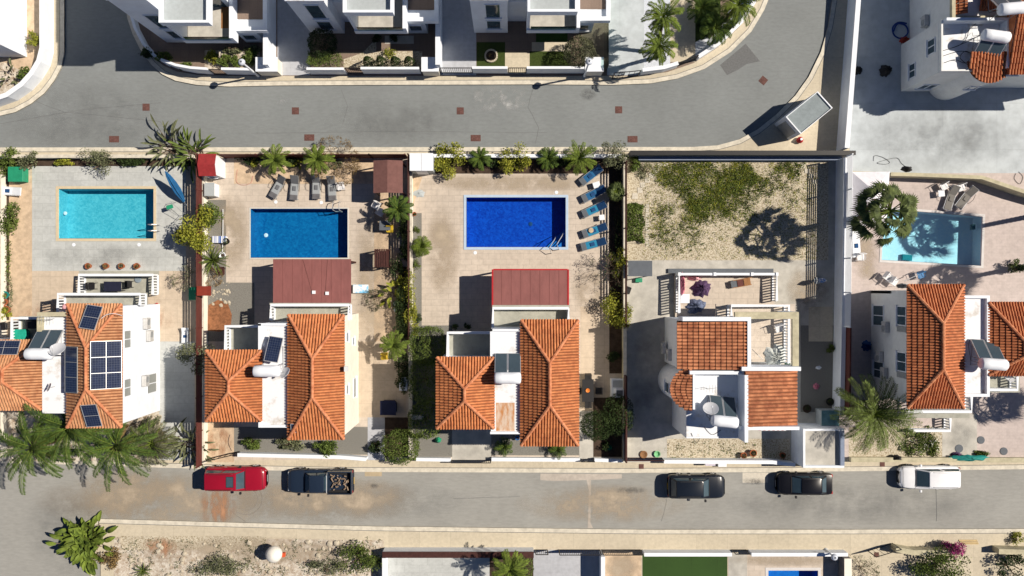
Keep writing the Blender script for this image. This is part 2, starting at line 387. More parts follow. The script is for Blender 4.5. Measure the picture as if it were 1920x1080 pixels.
# worn patches, drains and marks on the asphalt
sheet('road_patch', pp([(1350,122),(1398,82),(1425,115),(1400,120),(1385,130),(1363,141)]), M['patch'], 0.011)
sheet('road_patch', pp([(1013,888),(1166,889),(1166,897),(1108,900),(1107,980),(1112,990),(1102,990),(1104,920),(1100,900),(1040,902),(1013,900)]), mat('cement_patch', T(214,200,184), var=0.12, scale=2.5, big=0.1), 0.011)
sheet('road_patch', pp([(684,880),(716,880),(716,893),(684,893)]), mat('sand_patch', T(206,184,150), var=0.1, scale=3), 0.011)
sheet('road_patch', pp([(1392,886),(1440,886),(1440,905),(1392,905)]), M['walk2'], 0.011)
def stain(name, col, thr=(0.5, 0.62), scale=1.5, stretch=(1,1,1), top=1.0):
    m = bpy.data.materials.new(name); nt, b = nodes(m); N = nt.nodes; L = nt.links
    b.inputs['Base Color'].default_value = (*col, 1); b.inputs['Roughness'].default_value = 0.95
    tc = N.new('ShaderNodeTexCoord'); mp = N.new('ShaderNodeMapping'); mp.inputs['Scale'].default_value = stretch
    L.new(tc.outputs['Object'], mp.inputs[0]); nz = N.new('ShaderNodeTexNoise'); nz.inputs['Scale'].default_value = scale; nz.inputs['Detail'].default_value = 8; nz.inputs['Roughness'].default_value = 0.7
    L.new(mp.outputs[0], nz.inputs['Vector']); mr = N.new('ShaderNodeMapRange'); mr.inputs[1].default_value = thr[0]; mr.inputs[2].default_value = thr[1]
    L.new(nz.outputs[0], mr.inputs[0])
    g = N.new('ShaderNodeVectorMath'); g.operation = 'LENGTH'; gc = N.new('ShaderNodeTexCoord'); sb = N.new('ShaderNodeVectorMath'); sb.operation = 'SUBTRACT'; sb.inputs[1].default_value = (0.5, 0.5, 0.5)
    L.new(gc.outputs['Generated'], sb.inputs[0]); fl = N.new('ShaderNodeVectorMath'); fl.operation = 'MULTIPLY'; fl.inputs[1].default_value = (1, 1, 0)
    L.new(sb.outputs[0], fl.inputs[0]); L.new(fl.outputs[0], g.inputs[0])
    m2 = N.new('ShaderNodeMapRange'); m2.inputs[1].default_value = 0.5; m2.inputs[2].default_value = 0.2; L.new(g.outputs['Value'], m2.inputs[0])
    mu = N.new('ShaderNodeMath'); mu.operation = 'MULTIPLY'; L.new(mr.outputs[0], mu.inputs[0]); L.new(m2.outputs[0], mu.inputs[1])
    ml = N.new('ShaderNodeMath'); ml.operation = 'MULTIPLY'; ml.inputs[1].default_value = top; L.new(mu.outputs[0], ml.inputs[0]); L.new(ml.outputs[0], b.inputs['Alpha']); return m
rust_st = stain('rusty_dust', T(204,150,112), (0.40, 0.66), 1.1, (1.6, 0.5, 1))
chalk_st = stain('chalk_stain', T(205,203,198), (0.48, 0.68), 1.1)
dirt_st = stain('dirt_drift', T(204,184,158), (0.36, 0.66), 0.4)
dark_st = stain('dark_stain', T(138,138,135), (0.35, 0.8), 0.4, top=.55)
for (a, b, c, e, m) in [(370,446,905,992,rust_st),(60,560,880,1000,dirt_st),(150,330,860,980,dirt_st),(860,1010,158,215,chalk_st),(515,545,172,198,chalk_st),(920,960,160,190,chalk_st),
                        (0,330,150,300,dark_st),(40,220,900,1090,dark_st),(600,900,180,275,dark_st),(400,900,900,980,dark_st),(1300,1900,900,985,dark_st),(1380,1440,894,912,dark_st),(960,1300,905,985,dirt_st),(430,800,885,985,dirt_st)]:
    sheet('road_stain', rect(a, b, c, e), m, 0.0155 + 0.001 * rnd.random() * 3)
def crack(pts, w=0.025):
    mb = MB(); l = []
    for (a, b), (c, e) in zip(pts[:-1], pts[1:]):
        for k in range(6): l.append((X(a + (c - a) * k / 6 + rnd.uniform(-.5, .5)), Y(b + (e - b) * k / 6 + rnd.uniform(-.5, .5))))
    ribbon(mb, l, -w, w, 0.002, 0.0135); mb.build('road_crack', M['patch'], kind='structure')
crack([(1755,915),(1756,990)], 0.02); crack([(0,232),(160,205),(330,190)], 0.012); crack([(470,250),(760,246),(1080,249)], 0.01); crack([(850,935),(1000,930)], 0.012)
# manhole covers
def cover(cx, cy, w, h, rz, label):
    t = thing('manhole_cover', label, 'manhole cover', (0, 0, 0), 'manhole covers along the upper road')
    MB().box(-w/2, w/2, -h/2, h/2, 0, 0.010).build('frame', M['rust'], t)
    mb = MB(); mb.box(-w/2+.05, w/2-.05, -h/2+.05, h/2-.05, 0.005, 0.018)
    for i in range(4):
        mb.box(-w/2+.09, w/2-.09, -h/2+.1+i*(h-.2)/4, -h/2+.1+i*(h-.2)/4+.05, 0.01, 0.024)
    mb.build('lid', mat('iron_lid', T(122,84,76), var=0.3, scale=9), t)
    t.location = (X(cx), Y(cy), 0.006); t.rotation_euler = (0, 0, rz)
sq = ['far left square rusty manhole cover below the curved pavement corner', 'square rusty manhole cover below the cluster of four cone shrubs', 'square rusty manhole cover in the road below the white stains', 'square rusty manhole cover above the cone palm and olive bush row', 'rotated square rusty manhole cover in the bend of the road']
for (cx, cy, rz), l in zip([(274,201,0),(554,208,0),(863,208,0),(1160,206,0),(1431,151,R(-40))], sq): cover(cx, cy, 0.55, 0.55, rz, l)
rc = ['oblong rusty manhole cover by the kerb above the turquoise pool', 'oblong rusty manhole cover by the kerb above the grey loungers', 'oblong rusty manhole cover by the kerb above the blue pool', 'oblong rusty manhole cover by the kerb above the weedy garden corner']
for (cx, cy), l in zip([(214,261),(580,258),(892,259),(1186,261)], rc): cover(cx, cy, 0.78, 0.5, 0, l)
for (cx, cy), l in zip([(1202,874),(1653,870),(1642,1039)], ['square brown inspection cover on the pavement below the brown gate', 'square brown inspection cover on the pavement left of the white car', 'small brown inspection cover on the pale yard by the black gate']):
    t = tag(MB().box(X(cx-4.5), X(cx+4.5), Y(cy-4.5), Y(cy+4.5), 0.10, 0.132).build('inspection_cover', M['rust']), l, 'manhole cover')
# ============================================================ lots
Z1, Z2, Z3, Z4 = 0.12, 0.126, 0.132, 0.138
h = lambda *k: [HOLE[i] for i in k]
sheet('yard', rect(-60, 378, 296, 862), M['pave_peach'], Z1, h(1), 0)
sheet('pool_terrace', rect(62, 350, 310, 508), M['pave_grey'], Z2, h(1))
sheet('path', rect(18, 62, 330, 600), M['pave_orange'], Z2)
sheet('patio', rect(150, 300, 508, 552), M['deckgrey'], Z3)
sheet('garden_bed', rect(-60, 378, 299, 312), M['soil'], Z3)
sheet('garden_bed', rect(8, 19, 300, 600), M['soil'], Z3)
sheet('driveway', rect(300, 366, 640, 862), M['pave_grey'], Z3)
sheet('garden_bed', rect(-60, 300, 770, 864), M['rubble'], Z2)
sheet('garden_bed', rect(383, 425, 375, 640), M['gravel_g'], Z2)
sheet('yard', rect(378, 768, 296, 862), M['pave_cream'], Z1, h(2), 0)
sheet('garden_bed', rect(440, 702, 300, 345), M['pave_orange'], Z2)
sheet('garden_bed', rect(388, 478, 530, 640), M['gravel_g'], Z3)
sheet('garden_bed', pp([(392,572),(410,562),(428,568),(436,590),(434,612),(415,622),(390,620)]), M['redsoil'], Z4)
sheet('path', rect(702, 748, 345, 700), M['pave_orange'], Z2)
sheet('yard', rect(660, 762, 640, 782), M['pave_peach'], Z3)
sheet('garden_bed', rect(440, 690, 800, 852), M['gravel_g'], Z2)
sheet('driveway', rect(384, 440, 790, 866), M['pave_orange'], Z3)
sheet('path', rect(690, 722, 782, 862), M['conc_drive'], Z3)
sheet('garden_bed', rect(722, 768, 782, 856), M['soil'], Z3)
sheet('garden_bed', rect(748, 768, 500, 638), M['soil'], Z3)
sheet('yard', rect(768, 1170, 296, 862), M['pave_cream'], Z1, h(3), 0)
sheet('garden_bed', rect(800, 1170, 298, 326), M['soil'], Z2)
sheet('garden_bed', rect(772, 791, 400, 625), M['gravel_g'], Z2)
sheet('path', pp([(768,332),(792,332),(780,372),(768,400)]), M['pave_orange'], Z3)
sheet('path', rect(1088, 1142, 575, 770), M['pave_peach'], Z2)
sheet('garden_bed', rect(1142, 1166, 300, 700), M['soil'], Z3)
sheet('garden_bed', rect(772, 848, 610, 856), M['gravel_g'], Z3)
sheet('driveway', rect(848, 921, 780, 864), M['conc'], Z3)
sheet('garden_bed', rect(921, 1086, 800, 853), M['gravel_g'], Z3)
sheet('path', rect(1086, 1112, 770, 864), M['conc'], Z3)
sheet('garden_bed', rect(1112, 1168, 745, 856), M['soil'], Z3)
sheet('yard', rect(1170, 1572, 296, 866), M['conc'], Z1, (), 0)
sheet('gravel_garden', rect(1174, 1552, 300, 488), M['gravel'], Z2)
sheet('path', rect(1500, 1562, 610, 772), M['gravel_g'], Z2)
sheet('gravel_garden', rect(1250, 1480, 822, 864), M['gravel'], Z2)
sheet('driveway', rect(1172, 1240, 640, 856), M['conc'], Z2)
sheet('path', rect(1515, 1560, 575, 640), M['walk'], Z3)
sheet('yard', rect(1572, 3200, 325, 860), M['pave_pink'], Z1, h(5), 0)
sheet('yard', rect(1592, 3200, -1400, 325), M['conc_bright'], Z1, (), 0)
sheet('garden_bed', rect(1590, 1765, 800, 858), M['gravel'], Z2)
sheet('driveway', rect(1765, 1830, 775, 858), M['conc'], Z3)
# upper lots
UI = [(243,-1400),(243,0),(248,35),(258,62),(272,88),(290,110),(308,124),(333,135),(372,141),(430,143),(520,143),(700,143),(1000,143),(1130,143),(1190,143),(1250,136),(1300,119),(1345,90),(1385,52),(1408,15),(1414,0),(1420,-40),(1425,-1400)]
M['brownpave'] = paving('brown_paving', T(150,128,112), w=0.6, h=0.6, mortar=0.85, var=0.1, big=0.05, off=0.0)
sheet('yard', pp(UI), M['brownpave'], Z1, (), 0)
sheet('driveway', rect(521, 582, -1400, 142), M['conc_drive'], Z2)
sheet('driveway', rect(826, 893, -1400, 142), M['conc_drive'], Z2)
sheet('driveway', rect(1138, 1207, -1400, 142), M['conc_bright'], Z2)
sheet('gravel_garden', rect(1207, 1256, -1400, 132), M['gravel_w'], Z2)
sheet('path', rect(1256, 1303, -1400, 117), M['walk'], Z2)
sheet('lawn', rect(1303, 1350, -1400, 82), M['lawn'], Z2)
sheet('gravel_garden', pp([(1303,80),(1350,55),(1380,-10),(1415,-1400),(1412,0),(1385,48),(1345,86),(1303,112)]), M['gravel_w'], Z3)
sheet('garden_bed', rect(385, 488, 95, 132), M['rubble'], Z2)
sheet('garden_bed', pp([(645,112),(680,100),(700,80),(706,80),(706,97),(792,97),(792,128),(645,128)]), M['gravel'], Z2)
sheet('path', rect(722, 776, 68, 83), M['conc'], Z2)
sheet('lawn', rect(894, 947, 80, 126), M['lawn'], Z2)
sheet('path', rect(947, 993, 100, 140), M['walk'], Z2)
sheet('lawn', rect(1005, 1064, 60, 80), M['turf'], Z2)
sheet('path', rect(997, 1070, 80, 97), M['walk'], Z2)
sheet('lawn', rect(993, 1070, 97, 126), M['lawn'], Z2)
sheet('yard', pp([(-900,-1400),(98,-1400),(98,100),(92,125),(78,148),(60,168),(33,187),(0,199),(-900,206)]), M['pave_orange'], Z1, (), 0)
sheet('garden_bed', pp([(-60,120),(10,118),(45,135),(48,150),(20,178),(-60,190)]), M['rubble'], Z2)
# lower lots
sheet('garden_bed', pp([(215,1006),(720,1012),(720,2400),(215,2400)]), M['rubble'], Z1, (), 0)
sheet('path', rect(228, 500, 1004, 1030), M['gravel'], Z2)
sheet('yard', rect(724, 3200, 1026, 2400), M['walk'], Z1, h(6), 0)
sheet('yard', rect(728, 918, 1036, 2400), M['pave_grey'], Z2)
sheet('garden_bed', rect(918, 1000, 1036, 2400), M['soil'], Z2)
sheet('driveway', rect(1000, 1124, 1030, 2400), M['conc_drive'], Z2)
sheet('driveway', rect(1128, 1202, 1030, 2400), M['pave_orange'], Z2)
sheet('lawn', rect(1204, 1363, 1036, 2400), M['turf'], Z2)
sheet('path', rect(1365, 1400, 1036, 2400), M['conc'], Z2)
sheet('pool_terrace', rect(1400, 1580, 1036, 2400), M['pave_cream'], Z2, h(6))
# ============================================================ pools
def pool(k, label, tgt, dark, coping, cw, depth, tint=(0.80, 0.95, 0.99), ladder=None):
    q = PW[k]; g = HOLE[k]
    cx = sum(p[0] for p in q) / 4; cy = sum(p[1] for p in q) / 4
    t = thing('swimming_pool', label, 'swimming pool', (cx, cy, 0))
    a = tuple(min(0.85, c / (x * x)) for c, x in zip(T(*tgt), tint)); b = tuple(min(0.85, c / (x * x)) for c, x in zip(T(*dark), tint))
    mb = MB(); n = 4
    for i in range(n):
        p, r = q[i], q[(i + 1) % n]
        mb.face([(p[0], p[1], 0.10), (r[0], r[1], 0.10), (r[0], r[1], -depth), (p[0], p[1], -depth)])
        p2, r2 = g[i], g[(i + 1) % n]
    mb.face([(p[0], p[1], -depth) for p in q])
    mb.build('basin', mosaic('mosaic_%d' % k, a, b), t)
    o = grow(q, cw); mb = MB()
    inn = grow(q, -0.02)
    for i in range(n):
        j = (i + 1) % n
        A = [(inn[i][0], inn[i][1], .05), (inn[i][0], inn[i][1], .152), (o[i][0], o[i][1], .152), (o[i][0], o[i][1], .05)]
        B = [(inn[j][0], inn[j][1], .05), (inn[j][0], inn[j][1], .152), (o[j][0], o[j][1], .152), (o[j][0], o[j][1], .05)]
        mb.loft([A, B])
    mb.build('coping', coping, t)
    mb = MB(); w = grow(q, -0.005); mb.face([(p[0], p[1], 0.03) for p in w]); mb.build('water_surface', water('water_%d' % k, tint, 0.1), t)
    if ladder:
        for s in (-1, 1):
            mb = MB(); lx, ly, dx, dy = ladder
            ox, oy = -dy * 0.24 * s, dx * 0.24 * s
            pts = [(X(lx) + ox - dx * .55, Y(ly) + oy - dy * .55, .15), (X(lx) + ox - dx * .5, Y(ly) + oy - dy * .5, .7), (X(lx) + ox - dx * .2, Y(ly) + oy - dy * .2, .85), (X(lx) + ox + dx * .15, Y(ly) + oy + dy * .15, .7), (X(lx) + ox + dx * .18, Y(ly) + oy + dy * .18, -.9)]
            mb.tube(pts, 0.028, 6); mb.build('handrail', M['alu'], t)
        for i in range(3):
            MB().tube([(X(lx) + dx * .18 - dy * .24, Y(ly) + dy * .18 + dx * .24, -.15 - .25 * i), (X(lx) + dx * .18 + dy * .24, Y(ly) + dy * .18 - dx * .24, -.15 - .25 * i)], 0.04, 5).build('rung', M['alu'], t)
    return t
pool(1, 'turquoise rectangular pool with sandy coping in grey stone terrace', (96,214,232), (52,178,204), mat('sandy_coping', T(236,214,176), var=0.06), 0.22, 1.15, ladder=(289,428,-1,0))
pool(2, 'deep teal blue pool partly beside the red brown canopy', (16,128,194), (4,88,156), mat('white_coping', T(238,232,220), var=0.05), 0.1, 0.9, ladder=(634,392,0,-1))
pool(3, 'royal blue mosaic pool with pale blue white edge and corner steps', (16,92,216), (4,52,166), mat('bluewhite_coping', T(205,222,240), var=0.05), 0.22, 0.95)
pool(5, 'light cyan pool beside the tall fan palm', (190,240,252), (160,228,250), mat('pale_coping', T(240,232,225), var=0.05), 0.2, 1.1, tint=(0.60, 0.95, 1.0))
pool(6, 'small bright blue pool at the bottom edge of the photo', (30,130,225), (20,105,205), mat('pale_coping', T(240,236,228), var=0.05), 0.25, 1.0)
# steps and bent rails in the corner of pool 3
p3 = [o for o in col_main.objects if o.get('label', '').startswith('royal')][0]
for i in range(4):
    mb = MB(); f = i * 0.26
    x0, y0 = X(1060), Y(463)
    mb.prism([(x0 - 1.45 + f, y0), (x0, y0), (x0, y0 + 1.45 - f)], -0.95 + i * 0.2, -0.78 + i * 0.2)
    mb.build('step', mat('step_blue', (0.02, 0.2, 0.6), var=0.1), p3)
mb = MB()
for s in (0, 1):
    ax, ay = (1029, 462) if s == 0 else (1043, 455)
    mb.tube([(X(ax + 14), Y(ay - 20), -.4), (X(ax + 10), Y(ay - 12), .5), (X(ax), Y(ay + 4), .9), (X(ax + 4), Y(ay + 13), .6), (X(ax + 5), Y(ay + 13), .14)], 0.03, 6)
mb.build('handrail', M['alu'], p3)
# pool skimmer lids and floor lamp lids
for (cx, cy, l) in [(140,459,'round white skimmer lid on grey paving left below the turquoise pool'),(262,459,'round white skimmer lid on grey paving right below the turquoise pool'),(1043,361,'white skimmer lid on the paving above the royal blue pool'),(891,474,'white skimmer lid on the paving below the royal blue pool'),(518,379,'small white lid on the paving left above the teal blue pool'),(603,380,'small white lid on the paving right above the teal blue pool')]:
    mb = MB(); mb.lathe((X(cx), Y(cy), 0.12), [(0.14, 0), (0.14, 0.018), (0.11, 0.024), (0.02, 0.022)], 14); tag(mb.build('skimmer_lid', M['white2'], smooth=False), l, 'skimmer lid')

oil_st = stain('oil_stain', T(96,94,92), (0.35, 0.65), 3.0, top=.5)
for (a, b, c, e, m, z) in [(1395,1438,896,910,oil_st,.02),(690,712,905,917,oil_st,.021),(1150,1215,912,926,oil_st,.02),(1085,1120,165,190,oil_st,.02),
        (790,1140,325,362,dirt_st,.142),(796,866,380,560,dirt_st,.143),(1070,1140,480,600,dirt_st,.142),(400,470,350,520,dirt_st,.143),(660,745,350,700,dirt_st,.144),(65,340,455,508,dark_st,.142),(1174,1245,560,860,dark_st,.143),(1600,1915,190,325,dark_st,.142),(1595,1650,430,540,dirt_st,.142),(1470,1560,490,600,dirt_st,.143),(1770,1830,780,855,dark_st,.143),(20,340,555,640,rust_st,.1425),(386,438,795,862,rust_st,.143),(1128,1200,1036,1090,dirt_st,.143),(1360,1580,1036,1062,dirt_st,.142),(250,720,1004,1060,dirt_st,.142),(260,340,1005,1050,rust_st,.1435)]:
    sheet('ground_stain' if z > .1 else 'road_stain', rect(a, b, c, e), m, z + .0008 * rnd.random())
crack([(40,180),(120,210),(300,228),(330,262)], .014); crack([(1000,165),(990,200),(1010,240),(1002,276)], .014); crack([(640,168),(652,200),(640,240)], .01); crack([(1240,900),(1250,940),(1238,985)], .012); crack([(250,905),(420,950),(470,985)], .012)
for r_ in (0.9, 1.25):
    mb = MB(); l = [(X(462) + r_ * math.cos(a / 10), Y(935) + r_ * math.sin(a / 10)) for a in range(-22, 12)]; ribbon(mb, l, -.03, .03, .012, .0225); mb.build('tyre_mark', mat('tyre_mark', T(160,150,138), var=.1), kind='structure')
# ============================================================ walls and fences
def boundary(name, pts, w, z0, z1, m, label, cat='wall', coping=None, world_pts=False, cope_h=0.06):
    l = pts if world_pts else pp(pts)
    if coping:
        t = thing(name, label, cat, (l[0][0], l[0][1], z0))
        mb = MB(); ribbon(mb, l, -w/2, w/2, z0, z1); mb.build('wall', m, t)
        mb = MB(); ribbon(mb, l, -w/2-.03, w/2+.03, z1, z1+cope_h); mb.build('coping', coping, t); return t
    mb = MB(); ribbon(mb, l, -w/2, w/2, z0, z1); return tag(mb.build(name, m), label, cat)
def slat_fence(pts, z0, z1, n, m, label, slat=0.62, post=2.4, th=0.03, mpost=None):
    l = pp(pts); t = thing('slat_fence', label, 'fence', (l[0][0], l[0][1], z0))
    mb = MB(); step = (z1 - z0) / n
    for i in range(n): ribbon(mb, l, -th/2, th/2, z0 + i*step + step*(1-slat), z0 + (i+1)*step)
    mb.build('slat_panel', m, t)
    for a, b in zip(l[:-1], l[1:]):
        L = math.dist(a, b); k = max(1, int(L / post))
        for i in range(k + 1):
            x, y = a[0] + (b[0]-a[0])*i/k, a[1] + (b[1]-a[1])*i/k
            MB().box(x-.045, x+.045, y-.045, y+.045, z0, z1+.04).build('post', mpost or m, t)
    return t
wl = boundary
wl('boundary_wall', [(-30,296),(370,296)], .2, 0, .7, M['cream'], 'low cream wall along the pavement above the turquoise pool', coping=M['kerb'])
wl('boundary_wall', [(10,330),(10,860)], .35, 0, .8, M['cream'], 'cream wall down the left edge of the photo beside the orange path', coping=M['kerb'])
wl('boundary_wall', [(387,300),(387,865)], .3, 0, .95, M['cream'], 'cream wall under the long red brown fence', coping=M['kerb'])
slat_fence([(389,298),(389,865)], 1.02, 2.15, 5, M['brownwood'], 'long red brown slatted fence between the turquoise pool and the teal pool', slat=.72)
slat_fence([(425,297),(700,297),(765,297)], 0.1, 1.9, 8, M['brownwood'], 'red brown slatted fence behind the grey loungers', slat=.8)
wl('boundary_wall', [(772,300),(772,858)], .22, 0, .8, M['cream'], 'cream wall under the dark fence left of the hedge', coping=M['kerb'])
slat_fence([(771,297),(771,505)], .87, 2.0, 5, M['darkwood'], 'dark slatted fence above the cream wall right of the brown pergola', slat=.7)
slat_fence([(771,505),(771,640)], .87, 1.7, 4, M['darkwood'], 'lower dark slatted fence overgrown with yellow climbing leaves', slat=.6)
wl('boundary_wall', [(812,296),(1165,296)], .2, 0, .9, M['white'], 'white wall behind the row of bushes above the royal blue pool', coping=M['white2'])
wl('boundary_wall', [(1168,298),(1168,862)], .2, 0, 1.0, M['stonewall'], 'sand coloured wall right of the blue loungers', coping=M['kerb'])
slat_fence([(1168,310),(1168,610)], 1.07, 2.05, 4, M['darkwood'], 'dark slatted fence on the sand wall right of the blue loungers', slat=.5)
wl('boundary_wall', [(1176,293),(1588,293)], .28, 0, 1.5, M['dgrey'], 'dark grey wall along the top of the weedy garden', coping=M['black'])
wl('wall_bench', [(1195,299),(1572,299)], .32, 0, .65, mat('bluegrey_render', T(150,160,180), var=0.08), 'blue grey ledge along the foot of the dark garden wall')
wl('boundary_wall', [(1569,302),(1566,560),(1562,772)], .26, 0, 1.6, M['white'], 'tall white wall right of the weedy garden', coping=M['white2'])
slat_fence([(1570,300),(1566,610)], 1.67, 2.7, 6, M['white2'], 'white railing of long horizontal bars on the tall white wall', slat=.45, th=.04)
wl('boundary_wall', [(1571,612),(1569,772)], .12, 0, 2.3, M['brownwood'], 'brown panel wall below the white bar railing')
wl('boundary_wall', [(1592,-900),(1592,0),(1570,285)], .3, 0, 1.7, M['white'], 'long white wall between the road bend and the pale yard', coping=M['white2'])
wl('boundary_wall', [(1655,331),(1700,332),(1822,337),(1905,365),(2000,392)], .22, 0, 1.25, M['stonewall'], 'sand coloured wall bending behind the two grey loungers', coping=M['stonewall'])
wl('planter_edge', [(1592,328),(1650,330)], .5, 0, .45, M['stonewall'], 'low sand planter strip above the white tent')
wl('boundary_wall', [(452,849),(640,853),(690,857)], .22, 0, .75, M['white'], 'white front wall below the leftmost full tiled house', coping=M['white2'])
wl('boundary_wall', [(782,858),(846,859)], .2, 0, .6, M['white'], 'short white front wall between bright green bush and concrete drive', coping=M['white2'])
wl('boundary_wall', [(922,858),(1086,859)], .22, 0, .6, M['white'], 'white front wall below the tall middle tiled roof', coping=M['white2'])
wl('boundary_wall', [(1113,859),(1172,861)], .2, 0, .6, M['white'], 'short white front wall below the round dark hedge', coping=M['white2'])
wl('boundary_wall', [(1240,860),(1440,861),(1482,866)], .22, 0, 1.0, M['white'], 'white front wall of the gravel strip behind the parked cars', coping=M['white2'])
wl('boundary_wall', [(1590,859),(1930,860)], .3, 0, .5, M['stonewall'], 'low sand wall above the white car', coping=M['stonewall'])
wl('boundary_wall', [(1168,700),(1168,858)], .12, 1.07, 1.9, M['darkwood'], 'dark panel on the sand wall beside the round hedge')
cw = [(99,-1400),(99,100),(93,124),(79,147),(61,167),(34,186),(0,198),(-80,208)]
wl('boundary_wall', cw, .3, 0, 1.35, M['white'], 'curved white wall at the top left street corner', coping=M['white2'])
# front walls of the three modern houses
wl('boundary_wall', [(254,30),(262,58),(278,88),(298,110),(322,124)], .22, 0, .8, M['white'], 'low curved shaded white wall round the corner garden')
wl('boundary_wall', [(318,122),(345,132),(372,137),(402,139)], .13, 0, 1.45, M['white'], 'curved white garden wall left of the first lamp post', coping=M['white2'])
wl('boundary_wall', [(428,139),(480,140)], .13, 0, 1.45, M['white'], 'short white garden wall under the first lamp post', coping=M['white2'])
wl('boundary_wall', [(584,139),(652,139)], .13, 0, 1.45, M['white'], 'short white garden wall below the dark round shrub', coping=M['white2'])
wl('boundary_wall', [(683,138),(790,138)], .13, 0, 1.45, M['white'], 'white garden wall below the row of cone shrubs', coping=M['white2'])
wl('boundary_wall', [(887,137),(952,137)], .13, 0, 1.45, M['white'], 'short white garden wall below the stone ring bed', coping=M['white2'])
wl('boundary_wall', [(987,137),(1096,137)], .13, 0, 1.45, M['white'], 'white garden wall below the big round bush', coping=M['white2'])
for (a, b, l) in [(480,519,'pale gate pillar block at the foot of the first dividing wall'),(791,822,'pale gate pillar block at the foot of the second dividing wall'),(1098,1131,'pale gate pillar block right of the big round bush')]:
    t = thing('gate_pillar', l, 'pillar', (X(a), Y(130), 0)); mb = MB(); mb.pbx(a, b, 108, 133, 0, 1.5); mb.build('block', M['cream'], t)
    MB().pbx(a-1, b+1, 107, 134, 1.5, 1.56).build('cap', M['white2'], t)
for (a, l) in [(515,'white dividing wall between the first and second modern house'),(826,'white dividing wall between the second and third modern house')]:
    wl('dividing_wall', [(a,-300),(a,137)], .3, 0, 2.2, M['white'], l, coping=M['white2'])
wl('dividing_wall', [(1134,-300),(1134,137)], .12, 0, 2.0, M['clear'], 'frosted green glass screen right of the big round bush')
wl('boundary_wall', [(1200,139),(1240,134),(1266,126)], .22, 0, 1.1, M['white'], 'white wall below the twin palms', coping=M['white2'])
wl('boundary_wall', [(1304,113),(1345,86),(1384,48),(1407,12),(1412,-60)], .22, 0, .9, M['white'], 'curved white wall round the palm garden', coping=M['white2'])
def bar_gate(a, b, y, z1, label, m=None, rz=0, n=None, y2=None):
    m = m or M['blackmetal']; y2 = y if y2 is None else y2
    p, q = Vector((X(a), Y(y))), Vector((X(b), Y(y2))); t = thing('gate', label, 'gate', (p.x, p.y, 0))
    mb = MB()
    for z in (.12, z1): mb.tube([(p.x, p.y, z), (q.x, q.y, z)], .035, 4)
    for r in (0, 1): v = p.lerp(q, r); mb.tube([(v.x, v.y, 0), (v.x, v.y, z1)], .045, 4)
    mb.build('frame', m, t)
    k = n or max(4, int((q - p).length / .14)); mb = MB()
    for i in range(1, k): v = p.lerp(q, i / k); mb.tube([(v.x, v.y, .12), (v.x, v.y, z1)], .018, 4)
    mb.build('bars', m, t); return t
bar_gate(826, 886, 137, 1.4, 'dark railing gate of the grey driveway left of the stone ring bed')
bar_gate(954, 986, 137, 1.4, 'dark railing gate between the stone ring bed and big round bush')
bar_gate(654, 682, 137, 1.4, 'dark railing gate left of the cone shrub row')
bar_gate(404, 427, 139, 1.3, 'dark railing gate left of the first lamp post')
bar_gate(1147, 1195, 148, 1.6, 'black metal gate leaf leaning open below the twin palms', n=5, y2=143)
bar_gate(1267, 1303, 126, 1.2, 'black gate at the end of the beige palm garden path', y2=112)
bar_gate(1173, 1240, 858, 1.1, 'brown railing gate of the driveway left of the bay house', m=M['darkwood'])
bar_gate(848, 920, 862, 1.1, 'dark railing gate of the concrete drive below the small tiled roof')
bar_gate(1088, 1112, 860, 1.1, 'narrow dark gate between the white front walls')
bar_gate(384, 450, 862, 1.2, 'dark open gate of the orange drive beside the red car', y2=846, n=6)
bar_gate(1372, 1398, 1030, 1.1, 'small black gate right of the green turf')
bar_gate(1004, 1026, 1030, 1.2, 'narrow black gate at the left end of the pale tiled drive')
bar_gate(1048, 1124, 1030, 1.3, 'wide black gate of the pale tiled drive')
bar_gate(1128, 1200, 1030, 1.3, 'wide dark gate of the orange paved drive')
# bottom walls
wl('boundary_wall', [(722,1030),(1000,1030)], .4, 0, 1.2, M['white'], 'long white wall along the grey paved yard at the bottom', coping=M['darkwood'])  # brown coping, coloured dark for the strip of shade along the wall
wl('boundary_wall', [(725,1036),(725,1400)], .22, 0, 1.2, M['white'], 'white side wall running down beside the dry bushes', coping=M['white2'])
wl('boundary_wall', [(1126,1030),(1126,1400)], .25, 0, 1.6, M['white'], 'white wall between the pale drive and the orange drive', coping=M['white2'])
wl('boundary_wall', [(1204,1032),(1366,1032)], .22, 0, .9, M['white'], 'white wall along the top of the green turf', coping=M['white2'])
wl('boundary_wall', [(1402,1032),(1580,1032)], .22, 0, .9, M['white'], 'white wall above the small bright blue pool', coping=M['white2'])
wl('boundary_wall', [(1576,1036),(1576,1400)], .5, 0, 1.3, mat('taupe_render', T(150,138,125), var=0.1), 'taupe wall right of the small bright blue pool', coping=M['cream'])
wl('boundary_wall', [(1668,1022),(1700,1028),(1790,1029)], .4, 0, 1.0, M['stonewall'], 'sand wall left of the magenta flowering bush')
wl('boundary_wall', [(1858,1026),(1990,1030)], .4, 0, 1.0, M['stonewall'], 'sand wall in the bottom right corner')
bar_gate(1626, 1672, 1032, 1.5, 'black swing gate standing open at the shaded drive', y2=1018, n=6)
